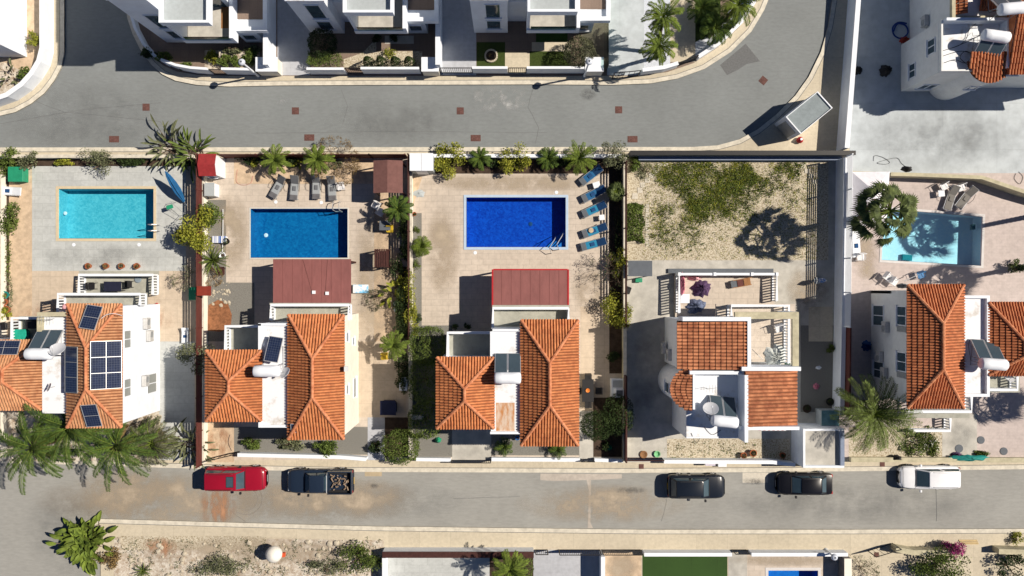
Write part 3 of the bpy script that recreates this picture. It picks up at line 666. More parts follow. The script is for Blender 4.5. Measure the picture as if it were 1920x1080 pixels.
# ============================================================ tiled roofs
def tile_face(mb, poly, pitch=.2, course=.36, amp=.085, lift=.06):
    p = [Vector(q) for q in poly]; u = (p[1] - p[0]).normalized()
    nrm = Vector((0, 0, 0))
    for i in range(1, len(p) - 1): nrm += (p[i] - p[0]).cross(p[i + 1] - p[0])
    nrm.normalize()
    if nrm.z < 0: nrm = -nrm
    v = nrm.cross(u).normalized()
    if (p[-1] - p[0]).dot(v) < 0: v = -v
    q = [((a - p[0]).dot(u), (a - p[0]).dot(v)) for a in p]
    W = q[1][0]; umin = min(a[0] for a in q); umax = max(a[0] for a in q); n = max(1, round((umax - umin) / pitch)); w = (umax - umin) / n
    for c in range(n):
        uc = umin + (c + .5) * w; ys = []
        for i in range(len(q)):
            a, b = q[i], q[(i + 1) % len(q)]
            if (a[0] - uc) * (b[0] - uc) < 0: ys.append(a[1] + (b[1] - a[1]) * (uc - a[0]) / (b[0] - a[0]))
        if len(ys) < 2: continue
        v0, v1 = min(ys), max(ys); k = 0
        s0 = v0
        while s0 < v1 - .02:
            s1 = min(s0 + course, v1)
            jit = rnd.uniform(-.006, .006)
            prof = [(0, 0), (.15, .75), (.36, 1), (.58, .9), (.78, 0), (1, 0)]
            lo = [p[0] + u * (umin + (c + a) * w + jit) + v * (s0 - .02) + nrm * (lift + amp * hh) for a, hh in prof]
            hi = [p[0] + u * (umin + (c + a) * w + jit) + v * s1 + nrm * (lift * .15 + amp * hh) for a, hh in prof]
            base = len(mb.v); mb.v += [tuple(x) for x in lo + hi]
            for i in range(5): mb.f.append((base + i, base + i + 1, base + 7 + i, base + 6 + i)); mb.m.append(1 if i == 4 else 0)
            b2 = len(mb.v); mb.v += [tuple(lo[0] - nrm * lift), tuple(lo[5] - nrm * lift)]
            mb.f.append((base, b2, b2 + 1, base + 5, base + 4, base + 3, base + 2, base + 1)); mb.m.append(mb.mi)
            s0 += course
def ridge_caps(mb, a, b, r=.125, z=.08):
    a = Vector(a) + Vector((0, 0, z)); b = Vector(b) + Vector((0, 0, z)); L = (b - a).length; n = max(1, round(L / .38)); t = (b - a).normalized()
    for i in range(n):
        s = a + t * (L * i / n); e = a + t * (L * (i + 1) / n + .03)
        mb.tube([s, e], [r, r * .84], 8)
M['tile_gap'] = mat('tile_channel_dark', (0.17, 0.07, 0.036), var=.2, scale=6, rough=.95)  # darker colour for the valley faces between the tile ribs
def hip_roof(parent, e, r, z0, z1, m=None, pitch=.2):
    """e: px left, right, top, bottom of eaves at z0; r: ridge px (x, ytop, ybottom) at z1"""
    x0, x1, y1, y0 = X(e[0], z0), X(e[1], z0), Y(e[2], z0), Y(e[3], z0)
    rx, ry1, ry0 = X(r[0], z1), Y(r[1], z1), Y(r[2], z1)
    A, B, C, D = (x0, y0, z0), (x1, y0, z0), (x1, y1, z0), (x0, y1, z0); Rb, Rt = (rx, ry0, z1), (rx, ry1, z1)
    mb = MB()
    for poly in ([A, B, Rb], [B, C, Rt, Rb], [C, D, Rt], [D, A, Rb, Rt]): tile_face(mb, poly, pitch)
    for poly in ([A, B, Rb], [B, C, Rt, Rb], [C, D, Rt], [D, A, Rb, Rt]): mb.face(poly)
    mb.face([(a[0], a[1], z0 - .1) for a in (A, D, C, B)])
    for a, b in ((A, B), (B, C), (C, D), (D, A)): mb.face([(a[0], a[1], z0 - .1), (b[0], b[1], z0 - .1), b, a])
    ro = mb.build('roof', [m or M['tile'], M['tile_gap']], parent)
    mb = MB()
    for a, b in ((A, Rb), (B, Rb), (C, Rt), (D, Rt), (Rb, Rt)): ridge_caps(mb, a, b)
    mb.build('ridge_tiles', M['ridge'], ro, smooth=True, sharp=40)
    return (x0, x1, y0, y1)
def win(parent, axis, c, a0, a1, z0, z1, frame=None, n=2, out=1, shutter=None, pane=None):
    """window on a wall plane: axis 'x' plane x=c spanning y a0..a1, or 'y' plane y=c spanning x"""
    frame = frame or M['white2']; a0, a1 = min(a0, a1), max(a0, a1)
    def bx(mb, p0, p1, q0, q1, d0, d1):
        if axis == 'x': mb.box(c + d0 * out, c + d1 * out, p0, p1, q0, q1)
        else: mb.box(p0, p1, c + d0 * out, c + d1 * out, q0, q1)
    mb = MB(); f = .06
    bx(mb, a0, a1, z0, z0 + f, 0, .06); bx(mb, a0, a1, z1 - f, z1, 0, .06)
    for k in range(n + 1):
        s = a0 + (a1 - a0 - f) * k / n; bx(mb, s, s + f, z0 + f, z1 - f, 0, .055)
    w = mb.build('window', frame, parent)
    mb = MB(); bx(mb, a0 + .03, a1 - .03, z0 + .03, z1 - .03, .004, .02); mb.build('pane', pane or M['glass'], w)
    mb = MB(); bx(mb, a0 - .08, a1 + .08, z0 - .07, z0 - .003, 0, .12); mb.build('sill', M['white2'], w)
    if shutter:
        mb = MB(); s = (a1 + .04, a1 + .45) if shutter > 0 else (a0 - .45, a0 - .04)
        bx(mb, s[0], s[1], z0, z1, .003, .05); mb.build('shutter', M['greymetal'], w)
    return w
def parapet(parent, x0, x1, y0, y1, z0, z1, w, m, sides='NSEW', name='parapet'):
    if sides == 'NS': parapet(parent, x0, x1, y0, y1, z0, z1, w, m, 'N', name); return parapet(parent, x0, x1, y0, y1, z0, z1, w, m, 'S', name)
    mb = MB()
    if 'N' in sides: mb.box(x0, x1, y1 - w, y1, z0, z1)
    if 'S' in sides: mb.box(x0, x1, y0, y0 + w, z0, z1)
    ya = y0 + (w if 'S' in sides else 0); yb = y1 - (w if 'N' in sides else 0)
    if 'W' in sides: mb.box(x0, x0 + w, ya, yb, z0, z1)
    if 'E' in sides: mb.box(x1 - w, x1, ya, yb, z0, z1)
    return mb.build(name, m, parent)
def balustrade(parent, pts, zb, h, m=None, gap=.2, solid=(), name='balustrade'):
    m = m or M['white2']; t = MB(); rail = MB()
    for i, (a, b) in enumerate(zip(pts[:-1], pts[1:])):
        a, b = Vector(a), Vector(b); L = (b - a).length; k = max(2, int(L / gap)); dx, dy = (b - a).normalized()
        if i in solid:
            ribbon(t, [tuple(a), tuple(b)], -.06, .06, zb, zb + h - .1)
        else:
            for j in range(k + 1):
                v = a.lerp(b, j / k); t.box(v.x - .045, v.x + .045, v.y - .045, v.y + .045, zb + .1, zb + h - .1)
            ribbon(t, [tuple(a), tuple(b)], -.06, .06, zb, zb + .1)
    ribbon(rail, pts, -.10, .10, zb + h - .1, zb + h)
    o = t.build(name, m, parent); rail.build('handrail', m, o); return o
# ---------------------------------------------------- house 1
h1 = thing('villa', 'white tiled villa with solar panels on its roof beside the turquoise pool terrace', 'house', (X(230, 0), Y(690), 0))
x0, x1, y0, y1 = hip_roof(h1, (127,229,570,801), (162,652,730), 6.0, 7.15, M['tile_pale'])
MB().box(-31.1, -27.45, -9.55, -1.25, 0, 5.9).build('wall', M['white'], h1)
MB().box(-42, X(79,5.7), -8.1, Y(638,5.6)-.15, 0, 5.4).build('wall', M['white'], h1)
MB().box(X(79,5.7), -31.1, -8.9, -2.2, 0, 5.5).build('wall', M['white'], h1)
MB().box(X(79,5.7), -31.1, Y(775,5.7), Y(595,5.7), 5.5, 5.7).build('flat_roof', M['roofwhite'], h1)
parapet(h1, X(69,6), -31.1, Y(600,6)-.3, Y(588,6)+.1, 5.7, 6.0, .3, M['stonewall'], 'N')
MB().box(X(69,6), X(78,6), Y(640,5.9), Y(594,6)-.05, 4.2, 6.0).build('parapet', M['stonewall'], h1)
hip_roof(h1, (-68,79,638,768), (5,694,716), 5.6, 6.7, M['tile_pale'])
win(h1, 'x', -27.45, -3.0, -4.3, 4.7, 5.75, pane=M['blind']); win(h1, 'x', -27.45, -6.45, -7.75, 4.7, 5.75, pane=M['blind'])
win(h1, 'x', -27.45, -6.5, -8.0, .7, 2.3, pane=M['blind']); win(h1, 'y', -1.25, -30, -28.6, .9, 2.2); win(h1, 'y', -9.55, -30, -28.6, .9, 2.2, out=-1)
MB().box(-33.2, -27.1, -1.25, -.35, 2.85, 3.0).build('balcony_floor', M['deckgrey'], h1)
balustrade(h1, [(-33.15,-1.9),(-33.15,-.45),(-27.15,-.45),(-27.15,-1.25)], 3.0, 1.0, solid=(1,))
MB().box(-36.6, -33.2, -4.2, -2.1, 2.85, 3.0).build('balcony_floor', M['deckgrey'], h1)
balustrade(h1, [(-36.5,-4.2),(-36.5,-2.2),(-34.2,-2.2)], 3.0, 1.0, solid=(1,))
pt = thing('patio_railing', 'white patio balustrade below the row of four pots', 'railing', (X(225), Y(515), 0))
balustrade(pt, [(X(162),Y(550)),(X(162),Y(516)),(X(298),Y(516)),(X(298),Y(552))], .14, .95, solid=(1,))
# ---------------------------------------------------- house 2
h2 = thing('villa', 'cream villa with orange tiled roofs right of the long red brown fence', 'house', (X(560), Y(700), 0))
hip_roof(h2, (541,645,590,823), (586,672,745), 6.0, 7.2)
hip_roof(h2, (387,491,657,789), (429,714,735), 6.0, 7.0)
MB().box(X(541,6)+.1, -11.96, Y(823,6)+.1, Y(590,6)-.1, 0, 5.9).build('wall', M['cream'], h2)
MB().box(X(387,6)+.25, X(484,6), Y(789,6)+.3, Y(657,6)-.2, 0, 5.9).build('wall', M['white'], h2)
MB().box(X(484,5.8), X(541,6)+.1, Y(802,5.8), Y(607,5.8), 0, 5.75).build('wall', M['white'], h2)
MB().box(X(484,5.8)+.02, X(541,6)+.1, Y(802,5.8)+.02, Y(607,5.8)-.02, 5.75, 5.8).build('flat_roof', M['roofwhite'], h2)
parapet(h2, X(484,6), X(541,6), Y(802,6), Y(606,6), 5.8, 6.0, .18, M['white'], 'N')
parapet(h2, X(484,6), X(541,6), Y(802,6), Y(790,6), 5.8, 5.95, .18, M['white'], 'SW')
MB().box(X(484,6), X(484,6)+.2, Y(657,6), Y(607,6), 3, 6.0).build('parapet', M['white'], h2)
for ya, yb, za, zb in [(-3.2,-3.9,3.9,4.8),(-7.0,-7.7,3.9,4.8),(-3.7,-4.3,1.8,2.6),(-6.8,-8.3,1.2,2.2)]: win(h2, 'x', -11.96, ya, yb, za, zb, n=1, pane=M['blind'] if ya < -6.75 else None)
MB().box(X(505,3), X(655,3), Y(600,3), Y(568,3), 2.7, 2.95).build('balcony_floor', M['deckgrey'], h2)
yy = Y(572, 4)
balustrade(h2, [(X(507,4), Y(600,4)), (X(507,4), yy), (X(653,4), yy), (X(653,4), Y(600,4))], 2.95, 1.0, solid=(1,))
MB().box(X(421,3), X(484,3), Y(662,3), Y(612,3), 2.7, 2.95).build('balcony_floor', M['deckgrey'], h2)
balustrade(h2, [(X(422,4), Y(658,4)), (X(422,4), Y(612,4)), (X(486,4), Y(612,4))], 2.95, 1.0, solid=(1,))
cn = thing('canopy', 'big red brown canopy roof touching the teal blue pool', 'canopy', (X(585), Y(527), 0))
MB().pbx(512, 658, 486, 568, 2.72, 2.8).build('roof_sheet', M['redpanel'], cn)
mb = MB()
for k in range(7): yk = Y(490 + k * 12.5, 2.7); mb.box(X(512,2.7), X(658,2.7), yk - .03, yk + .03, 2.6, 2.715)
mb.build('rafters', M['darkwood'], cn)
for a, b in ((516,490),(654,490),(585,490)): MB().box(X(a,2.6)-.06, X(a,2.6)+.06, Y(b,2.6)-.06, Y(b,2.6)+.06, 0, 2.6).build('post', M['darkwood'], cn)
for a, b in ((588,548),(613,550)): MB().pbx(a-3, a+3, b-3, b+3, 2.8, 2.92).build('roof_vent', M['white2'], cn)
for l_ in ([(568,487),(585,548)],[(614,487),(610,548)]):
    mb = MB(); ribbon(mb, [(X(a,2.8), Y(b,2.8)) for a, b in l_], -.008, .008, 2.79, 2.812); mb.build('seam', M['darkwood'], cn)
for k in range(1, 8):
    a = 512 + 146 * k / 8; mb = MB(); mb.box(X(a,2.8) - .012, X(a,2.8) + .012, Y(568,2.8), Y(486,2.8), 2.79, 2.811); mb.build('sheet_joint', mat('joint_dark', T(146,89,83)), cn)
# ---------------------------------------------------- house 3
h3 = thing('villa', 'cream villa with orange tiled roofs below the royal blue pool', 'house', (X(990), Y(715), 0))
hip_roof(h3, (977,1084,600,835), (1031,680,760), 6.0, 7.2)
hip_roof(h3, (819,926,670,803), (871,729,752), 6.0, 7.0)
MB().box(X(977,6)+.2, X(1084,6)-.15, Y(835,6)+.2, Y(600,6)-.15, 0, 5.9).build('wall', M['cream'], h3)
MB().box(X(819,6)+.2, X(920,6), Y(803,6)+.2, Y(670,6)-.15, 0, 5.9).build('wall', M['white'], h3)
MB().box(X(920,5.8), X(977,6)+.2, Y(814,5.8), Y(617,5.8), 0, 5.75).build('wall', M['white'], h3)
MB().box(X(920,5.8)+.02, X(977,6)+.2, Y(814,5.8)+.02, Y(617,5.8)-.02, 5.75, 5.8).build('flat_roof', M['roofwhite'], h3)
mb = MB(); mb.box(X(930,5.8), X(965,5.8), Y(808,5.8), Y(755,5.8), 5.795, 5.806); mb.build('roof_stain', M['rustroof'], h3)
parapet(h3, X(919,6), X(977,6), Y(814,6), Y(617,6), 5.8, 6.0, .16, M['white'], 'NS')
MB().box(X(919,6), X(919,6)+.16, Y(668,6), Y(617,6), 5.8, 6.0).build('parapet', M['white'], h3)
for ya, yb in ((-3.4,-4.7),(-7.2,-8.6)): win(h3, 'x', X(1084,6)-.15, ya, yb, 4.2, 5.4); win(h3, 'x', X(1084,6)-.15, ya, yb, 1, 2.3)
MB().box(X(923,3), X(1068,3), Y(612,3), Y(572,3), 2.7, 2.95).build('balcony_floor', M['deckgrey'], h3)
balustrade(h3, [(X(924,3.9), Y(615,3.9)), (X(924,3.9), Y(578,3.9)), (X(1066,3.9), Y(578,3.9)), (X(1066,3.9), Y(605,3.9))], 2.95, .9, solid=(0,1,2))
MB().box(X(838,3), X(921,3), Y(676,3), Y(622,3), 2.7, 2.95).build('balcony_floor', M['deckgrey'], h3)
balustrade(h3, [(X(839,3.9), Y(674,3.9)), (X(839,3.9), Y(624,3.9)), (X(921,3.9), Y(624,3.9))], 2.95, .9, solid=(0,1,))
cn = thing('canopy', 'red canopy roof with bright red edges below the royal blue pool', 'canopy', (X(994), Y(540), 0))
MB().pbx(923, 1066, 506, 575, 2.82, 2.9).build('roof_sheet', M['redpanel'], cn)
mb = MB(); z = 2.93
mb.pbx(922, 925, 505, 576, 2.75, z); mb.pbx(1064, 1067, 505, 576, 2.75, z); mb.pbx(925, 1064, 504, 506.5, 2.75, z); mb.build('edge_trim', M['red'], cn)
for a, b in ((927,509),(1062,509)): MB().box(X(a,2.6)-.06, X(a,2.6)+.06, Y(b,2.6)-.06, Y(b,2.6)+.06, 0, 2.8).build('post', M['red'], cn)
mb = MB()
for k in range(5): yk = Y(512 + k * 13, 2.7); mb.box(X(926,2.7), X(1063,2.7), yk - .03, yk + .03, 2.7, 2.815)
mb.build('rafters', M['darkwood'], cn)
for k in range(1, 8):
    a = 923 + 143 * k / 8; mb = MB(); mb.box(X(a,2.9) - .012, X(a,2.9) + .012, Y(574,2.9), Y(507,2.9), 2.89, 2.911); mb.build('sheet_joint', mat('joint_dark', T(146,89,83)), cn)
# ---------------------------------------------------- house 4
h4 = thing('villa', 'white villa with rounded corner bay and single slope tiled roofs beside the weedy garden', 'house', (X(1370), Y(700), 0))
def slope(parent, x0, x1, y0, y1, zl, zr, m, pitch=.2):
    mb = MB()
    if zl < zr: poly = [(x0, y0, zl), (x0, y1, zl), (x1, y1, zr), (x1, y0, zr)]
    else: poly = [(x1, y0, zr), (x1, y1, zr), (x0, y1, zl), (x0, y0, zl)]
    tile_face(mb, poly, pitch, .38); mb.face(poly); mb.face([(q[0], q[1], q[2] - .15) for q in poly])
    return mb.build('roof', [m, M['tile_gap']], parent)
xa, xb = X(1270,5.7), X(1400,6.3)
slope(h4, xa, xb, Y(693,6), Y(602,6), 5.65, 6.35, M['tile_br'], .24)
MB().box(11.9, xb, Y(693,6), Y(600,6), 0, 5.5).build('wall', M['white'], h4)
mb = MB(); mb.box(xa + .2, xb + .25, Y(602,6.5), Y(602,6.5) + .28, 5.2, 6.5); mb.box(xb, xb + .25, Y(692,6.5), Y(602,6.5), 5.2, 6.5); mb.build('parapet', M['white'], h4)
# round bay
cx, cy, r = 12.75, -7.15, 1.5; pts = [(cx, cy + r)] + [(cx + r * math.cos(a), cy + r * math.sin(a)) for a in [math.pi/2 + math.pi * k / 14 for k in range(1, 14)]] + [(cx, cy - r)]
mb = MB(); q = [(cx + (a - cx) * .93, cy + (b - cy) * .93) for a, b in pts]; mb.prism(q, 0, 5.45); mb.build('bay_wall', M['white'], h4)
win(h4, 'x', cx - r * .93 , cy - .5, cy + .3, 3.2, 4.6, out=-1, n=1)
mb = MB()
N_ = 15
for c in range(N_):
    yc = cy - r + (c + .5) * 2 * r / N_; half = math.sqrt(max(0, r * r - (yc - cy) ** 2)); ww = r / N_
    tile_face(mb, [(cx - half, yc + ww, 5.75 - half * .22), (cx - half, yc - ww, 5.75 - half * .22), (cx - .03, yc - ww, 5.85), (cx - .03, yc + ww, 5.85)], .2, .38)
mb.face([(a, b, 5.5) for a, b in pts]); mb.build('roof', [M['tile_br'], M['tile_gap']], h4)
fx0, fx1, fy0, fy1 = X(1292,5.9), X(1392,5.9), Y(826,5.9), Y(696,5.9)
MB().box(fx0, fx1, fy0, fy1, 0, 4.95).build('wall', M['white'], h4)
MB().box(fx0 + .02, fx1 - .02, fy0 + .02, fy1 - .02, 4.95, 5.0).build('flat_roof', M['roofwhite'], h4)
mb = MB(); mb.box(fx0, fx1 + .2, fy1 - .2, fy1 + .05, 5.0, 6.15); mb.box(fx1 - .05, fx1 + .2, fy0, fy1 - .2, 5.0, 6.6); mb.box(cx - .02, cx + .14, cy - 1.4, fy1 - .2, 5.0, 5.95); mb.box(fx0, fx1 - .05, fy0, fy0 + .12, 5.0, 5.08); mb.build('parapet', M['white'], h4)
rx0, rx1, ry0, ry1 = X(1397,6.5), X(1493,5.7), Y(799,6.1), Y(694,6.1)
slope(h4, rx0, rx1, ry0, ry1, 6.5, 5.7, M['tile_br'], .27)
MB().box(rx0, rx1 - .1, ry0, ry1, 0, 5.5).build('wall', M['white'], h4)
MB().box(rx0 - .25, rx1, ry1, ry1 + .28, 5.0, 6.6).build('parapet', M['white'], h4); mb = MB(); mb.box(rx0 - .25, rx1, ry0 - .24, ry0, 5.0, 6.3); mb.build('parapet', M['white'], h4)
# north east balcony under a beam frame
bx0, bx1, by0, by1 = xb + .25, X(1484,3), ry1 + .28, Y(570,3)
MB().box(bx0 - 1.5, bx1 + .3, by0, by1, 2.7, 2.95).build('balcony_floor', M['pave_cream'], h4)
balustrade(h4, [(X(1372,4), by1 - .95), (X(1372,4), by1 - .1), (X(1480,4), by1 - .1), (X(1480,4), by0)], 2.95, 1.0, solid=(1,))
mb = MB(); z = 6.1; mb.pbx(1378, 1498, 585, 598, 5.85, z); mb.box(X(1486,z), X(1498,z), ry1 + .28, Y(598,z), 5.85, z); mb.build('beam_frame', M['stonewall'], h4)
MB().box(X(1486,z), X(1498,z), Y(598,z), Y(585,z), 0, 5.85).build('pillar', M['white'], h4)
# front terrace
tr = thing('terrace', 'raised cream terrace with white balustrade in front of the bay house', 'terrace', (X(1355), Y(560), 0))
tx0, tx1, ty0, ty1 = X(1266,.5), X(1452,.5), Y(600,.5), Y(512,.5)
MB().box(tx0, tx1, ty0, ty1, .1, .5).build('slab', M['pave_cream'], tr)
MB().box(tx0 - .5, tx1, ty1, ty1 + .35, .1, .3).build('footing', M['dgrey'], tr)
balustrade(tr, [(tx0 + .1, ty0 + .6), (tx0 + .1, ty1 - .1), (tx1 - .15, ty1 - .1), (tx1 - .15, ty0 + 1.5)], .5, 1.0, solid=(1,))
for a, b in ((tx0 + .1, ty1 - .1), (X(1340, 1.5), ty1 - .1), (X(1410, 1.5), ty1 - .1), (tx1 - .15, ty1 - .1)): MB().box(a - .1, a + .1, b - .13, b + .13, .5, 1.58).build('pier', M['white2'], tr)
# garage
ga = thing('garage', 'white flat roofed garage with tree shadow on its roof at the pavement', 'garage', (X(1535), Y(845), 0))
gx0, gx1, gy0, gy1 = X(1506,2.6), X(1583,2.6), Y(877,2.6), Y(804,2.6)
MB().box(gx0, gx1, gy0, gy1, 0, 2.3).build('wall', M['white'], ga)
MB().box(gx0 + .02, gx1 - .02, gy0 + .02, gy1 - .02, 2.3, 2.34).build('flat_roof', M['conc'], ga)
parapet(ga, gx0, gx1, gy0, gy1, 2.3, 2.6, .16, M['white'], 'NSW'); parapet(ga, gx0, gx1, gy0 + .16, gy1 - .16, 2.3, 2.65, .3, mat('bluegrey_render', (0, 0, 0)), 'E')
aw = thing('awning', 'red and white striped awning below the right sloping roof', 'awning', (X(1435), Y(808), 2.6))
mb = MB(); n = 12; ax0, ax1 = X(1412, 3), X(1462, 3)
for k in range(n):
    mb.mi = k % 2; a, b = ax0 + (ax1 - ax0) * k / n, ax0 + (ax1 - ax0) * (k + 1) / n
    y_, z_ = ry0 - .24, 4.6; mb.face([(a, y_, z_), (b, y_, z_), (b, y_ - .4, z_ - .3), (a, y_ - .4, z_ - .3)]); mb.face([(a, y_ - .4, z_ - .3), (b, y_ - .4, z_ - .3), (b, y_ - .4, z_ - .45), (a, y_ - .4, z_ - .45)])
mb.build('canopy_cloth', [M['red'], M['white2']], aw)
mb = MB(); mb.tube([(ax0, y_ - .4, z_ - .32), (ax1, y_ - .4, z_ - .32)], .03, 5); mb.build('front_bar', M['alu'], aw)
# ---------------------------------------------------- house 5
h5 = thing('villa', 'greige villa with orange tiled roofs beside the light cyan pool', 'house', (X(1760), Y(655), 0))
hip_roof(h5, (1701,1806,534,765), (1768,606,692), 6.0, 7.2, M['tile_old'])
hip_roof(h5, (1853,1990,567,703), (1921,640,668), 5.9, 6.9, M['tile_old'])
MB().box(28.0, X(1806,6)-.1, Y(765,6)+.25, Y(534,6)-.4, 0, 5.9).build('wall', M['greige'], h5)
MB().box(X(1853,6)+.15, X(1985,6), Y(703,6)+.2, Y(567,6)-.15, 0, 5.8).build('wall', M['greige'], h5)
MB().box(X(1806,5.8)-.15, X(1850,5.8), Y(742,5.8), Y(555,5.8), 0, 5.65).build('wall', M['white'], h5)
MB().box(X(1806,5.8)-.13, X(1850,5.8)-.02, Y(742,5.8)+.02, Y(555,5.8)-.02, 5.65, 5.7).build('flat_roof', M['roofwhite'], h5)
parapet(h5, X(1806,6), X(1856,6), Y(744,6), Y(554,6), 5.65, 6.0, .2, M['white'], 'NSE')
parapet(h5, 28.0, X(1701,6)+.6, Y(572), Y(545), 0, 3.3, .2, M['greige'], 'N') 
for ya, yb, za, zb, n_, sh in [(-1.3,-2.9,.5,2.2,2,0),(-1.3,-2.7,4.2,5.5,2,-1),(-4.6,-6.0,4.2,5.5,2,-1),(-5.6,-6.9,.6,2.2,2,0)]: win(h5, 'x', 28.0, ya, yb, za, zb, out=-1, n=n_, shutter=sh)
MB().box(X(1698,3), X(1818,3), Y(784,3), Y(765,3), 2.8, 3.0).build('balcony_floor', M['deckgrey'], h5)
balustrade(h5, [(X(1700,3.9), Y(772,3.9)), (X(1822,3.9), Y(772,3.9)), (X(1822,3.9), Y(742,3.9))], 3.0, .9, solid=(0,))
MB().box(X(1856,3), X(1912,3), Y(736,3), Y(700,3), 2.8, 3.0).build('balcony_floor', M['deckgrey'], h5)
balustrade(h5, [(X(1854,3.9), Y(731,3.9)), (X(1908,3.9), Y(731,3.9)), (X(1908,3.9), Y(700,3.9))], 3.0, .9, solid=(0,))
pr = thing('patio_railing', 'white balustrade screen below the bottom end of the greige villa', 'railing', (X(1735), Y(802), 0))
balustrade(pr, [(X(1700), Y(803)), (X(1768), Y(803)), (X(1768), Y(778))], .14, .9)
# ---------------------------------------------------- house 6 (top right)
h6 = thing('villa', 'beige grey villa with white roof terrace and tiled round bay in the top right corner', 'house', (X(1800), Y(100), 0))
hx0, hx1, hy0, hy1 = 30.33, 34.9, 15.33, 18.95
MB().box(hx0, hx1, hy0, hy1, 0, 5.35).build('wall', M['greige'], h6)
MB().box(hx0 + .02, hx1, hy0 + .02, hy1, 5.35, 5.4).build('flat_roof', M['roofwhite'], h6)
parapet(h6, hx0, hx1, hy0, hy1, 5.4, 5.75, .12, M['greige'], 'SW'); parapet(h6, hx0 + .12, hx1 - .2, hy0, hy1, 5.4, 6.2, .2, M['white'], 'N'); parapet(h6, hx0, hx1, hy0 + .12, hy1, 5.4, 6.2, .2, M['white'], 'E')
mb = MB(); cx, cy, r = 33.75, 16.05, 1.42
ar = [(cx + r * math.cos(a), cy + r * math.sin(a)) for a in [math.pi + math.pi * k / 14 for k in range(15)]]
mb.prism(ar, 0, 5.6); mb.build('bay_wall', M['greige'], h6)
mb = MB(); r2 = r + .12
for c in range(14):
    xc = cx - r2 + (c + .5) * 2 * r2 / 14; half = math.sqrt(max(0, r2 * r2 - (xc - cx) ** 2)); ww = r2 / 14
    tile_face(mb, [(xc - ww, cy - half, 5.95 - half * .18), (xc + ww, cy - half, 5.95 - half * .18), (xc + ww, cy + .55, 6.1), (xc - ww, cy + .55, 6.1)], .2, .38)
mb.face([(a, b, 5.62) for a, b in [(cx + r2 * math.cos(a), cy + r2 * math.sin(a)) for a in [math.pi + math.pi * k / 14 for k in range(15)]]]); mb.build('roof', [M['tile_old'], M['tile_gap']], h6)
MB().box(hx1, 44, 15.6, 25, 0, 6.0).build('wall', M['greige'], h6)
mb = MB(); tile_face(mb, [(hx1 - .1, 15.0, 6.1), (44, 15.0, 6.1), (44, 20.5, 7.6), (hx1 - .1, 20.5, 7.6)], .2, .38); mb.face([(hx1 - .1, 15.0, 6.1), (44, 15.0, 6.1), (44, 20.5, 7.6), (hx1 - .1, 20.5, 7.6)]); mb.face([(hx1 - .1, 15, 6.0), (hx1 - .1, 20.5, 7.5), (hx1 - .1, 20.5, 6.0)]); mb.build('roof', [M['tile_old'], M['tile_gap']], h6)
MB().box(31.0, 37, 18.98, 26, 0, 5.6).build('wall', M['greige'], h6)
MB().box(31.0, 31.25, 18.98, 26, 5.6, 5.9).build('parapet', M['stonewall'], h6); MB().box(31.25, 35, 18.98, 19.2, 5.6, 5.85).build('parapet', M['stonewall'], h6)
mb = MB(); tile_face(mb, [(31.25, 19.3, 5.65), (31.25, 26, 5.65), (32.0, 26, 6.1), (32.0, 19.3, 6.1)], .2, .36); mb.build('roof', [M['tile_old'], M['tile_gap']], h6); mb = MB(); tile_face(mb, [(33, 19.6, 5.7), (40, 19.6, 5.7), (40, 26, 7.4), (33, 26, 7.4)], .2, .36); mb.build('roof', [M['tile_old'], M['tile_gap']], h6)
win(h6, 'x', 30.33, 16.9, 18.0, 4.0, 5.0, out=-1); win(h6, 'x', 30.33, 15.9, 17.0, 1.4, 2.3, out=-1); win(h6, 'y', 15.33, 31.0, 32.2, 1.0, 2.2, out=-1); win(h6, 'y', cy - r + .04, 33.3, 34.1, 3.4, 4.2, out=-1, n=1); win(h6, 'y', 15.6, 35.6, 37, 3.8, 4.9, out=-1)
# ---------------------------------------------------- building 0 (top left)
h0 = thing('house', 'plain white house cut off by the top left corner', 'house', (X(0), Y(60), 0))
MB().box(-50, X(52), Y(108), 40, 0, 8.0).build('wall', M['white'], h0); MB().box(-50.2, X(52) + .1, Y(108) - .1, 40, 8.0, 8.2).build('flat_roof', M['roofwhite'], h0)
win(h0, 'x', X(52), 20, 21.4, 4.5, 5.8)
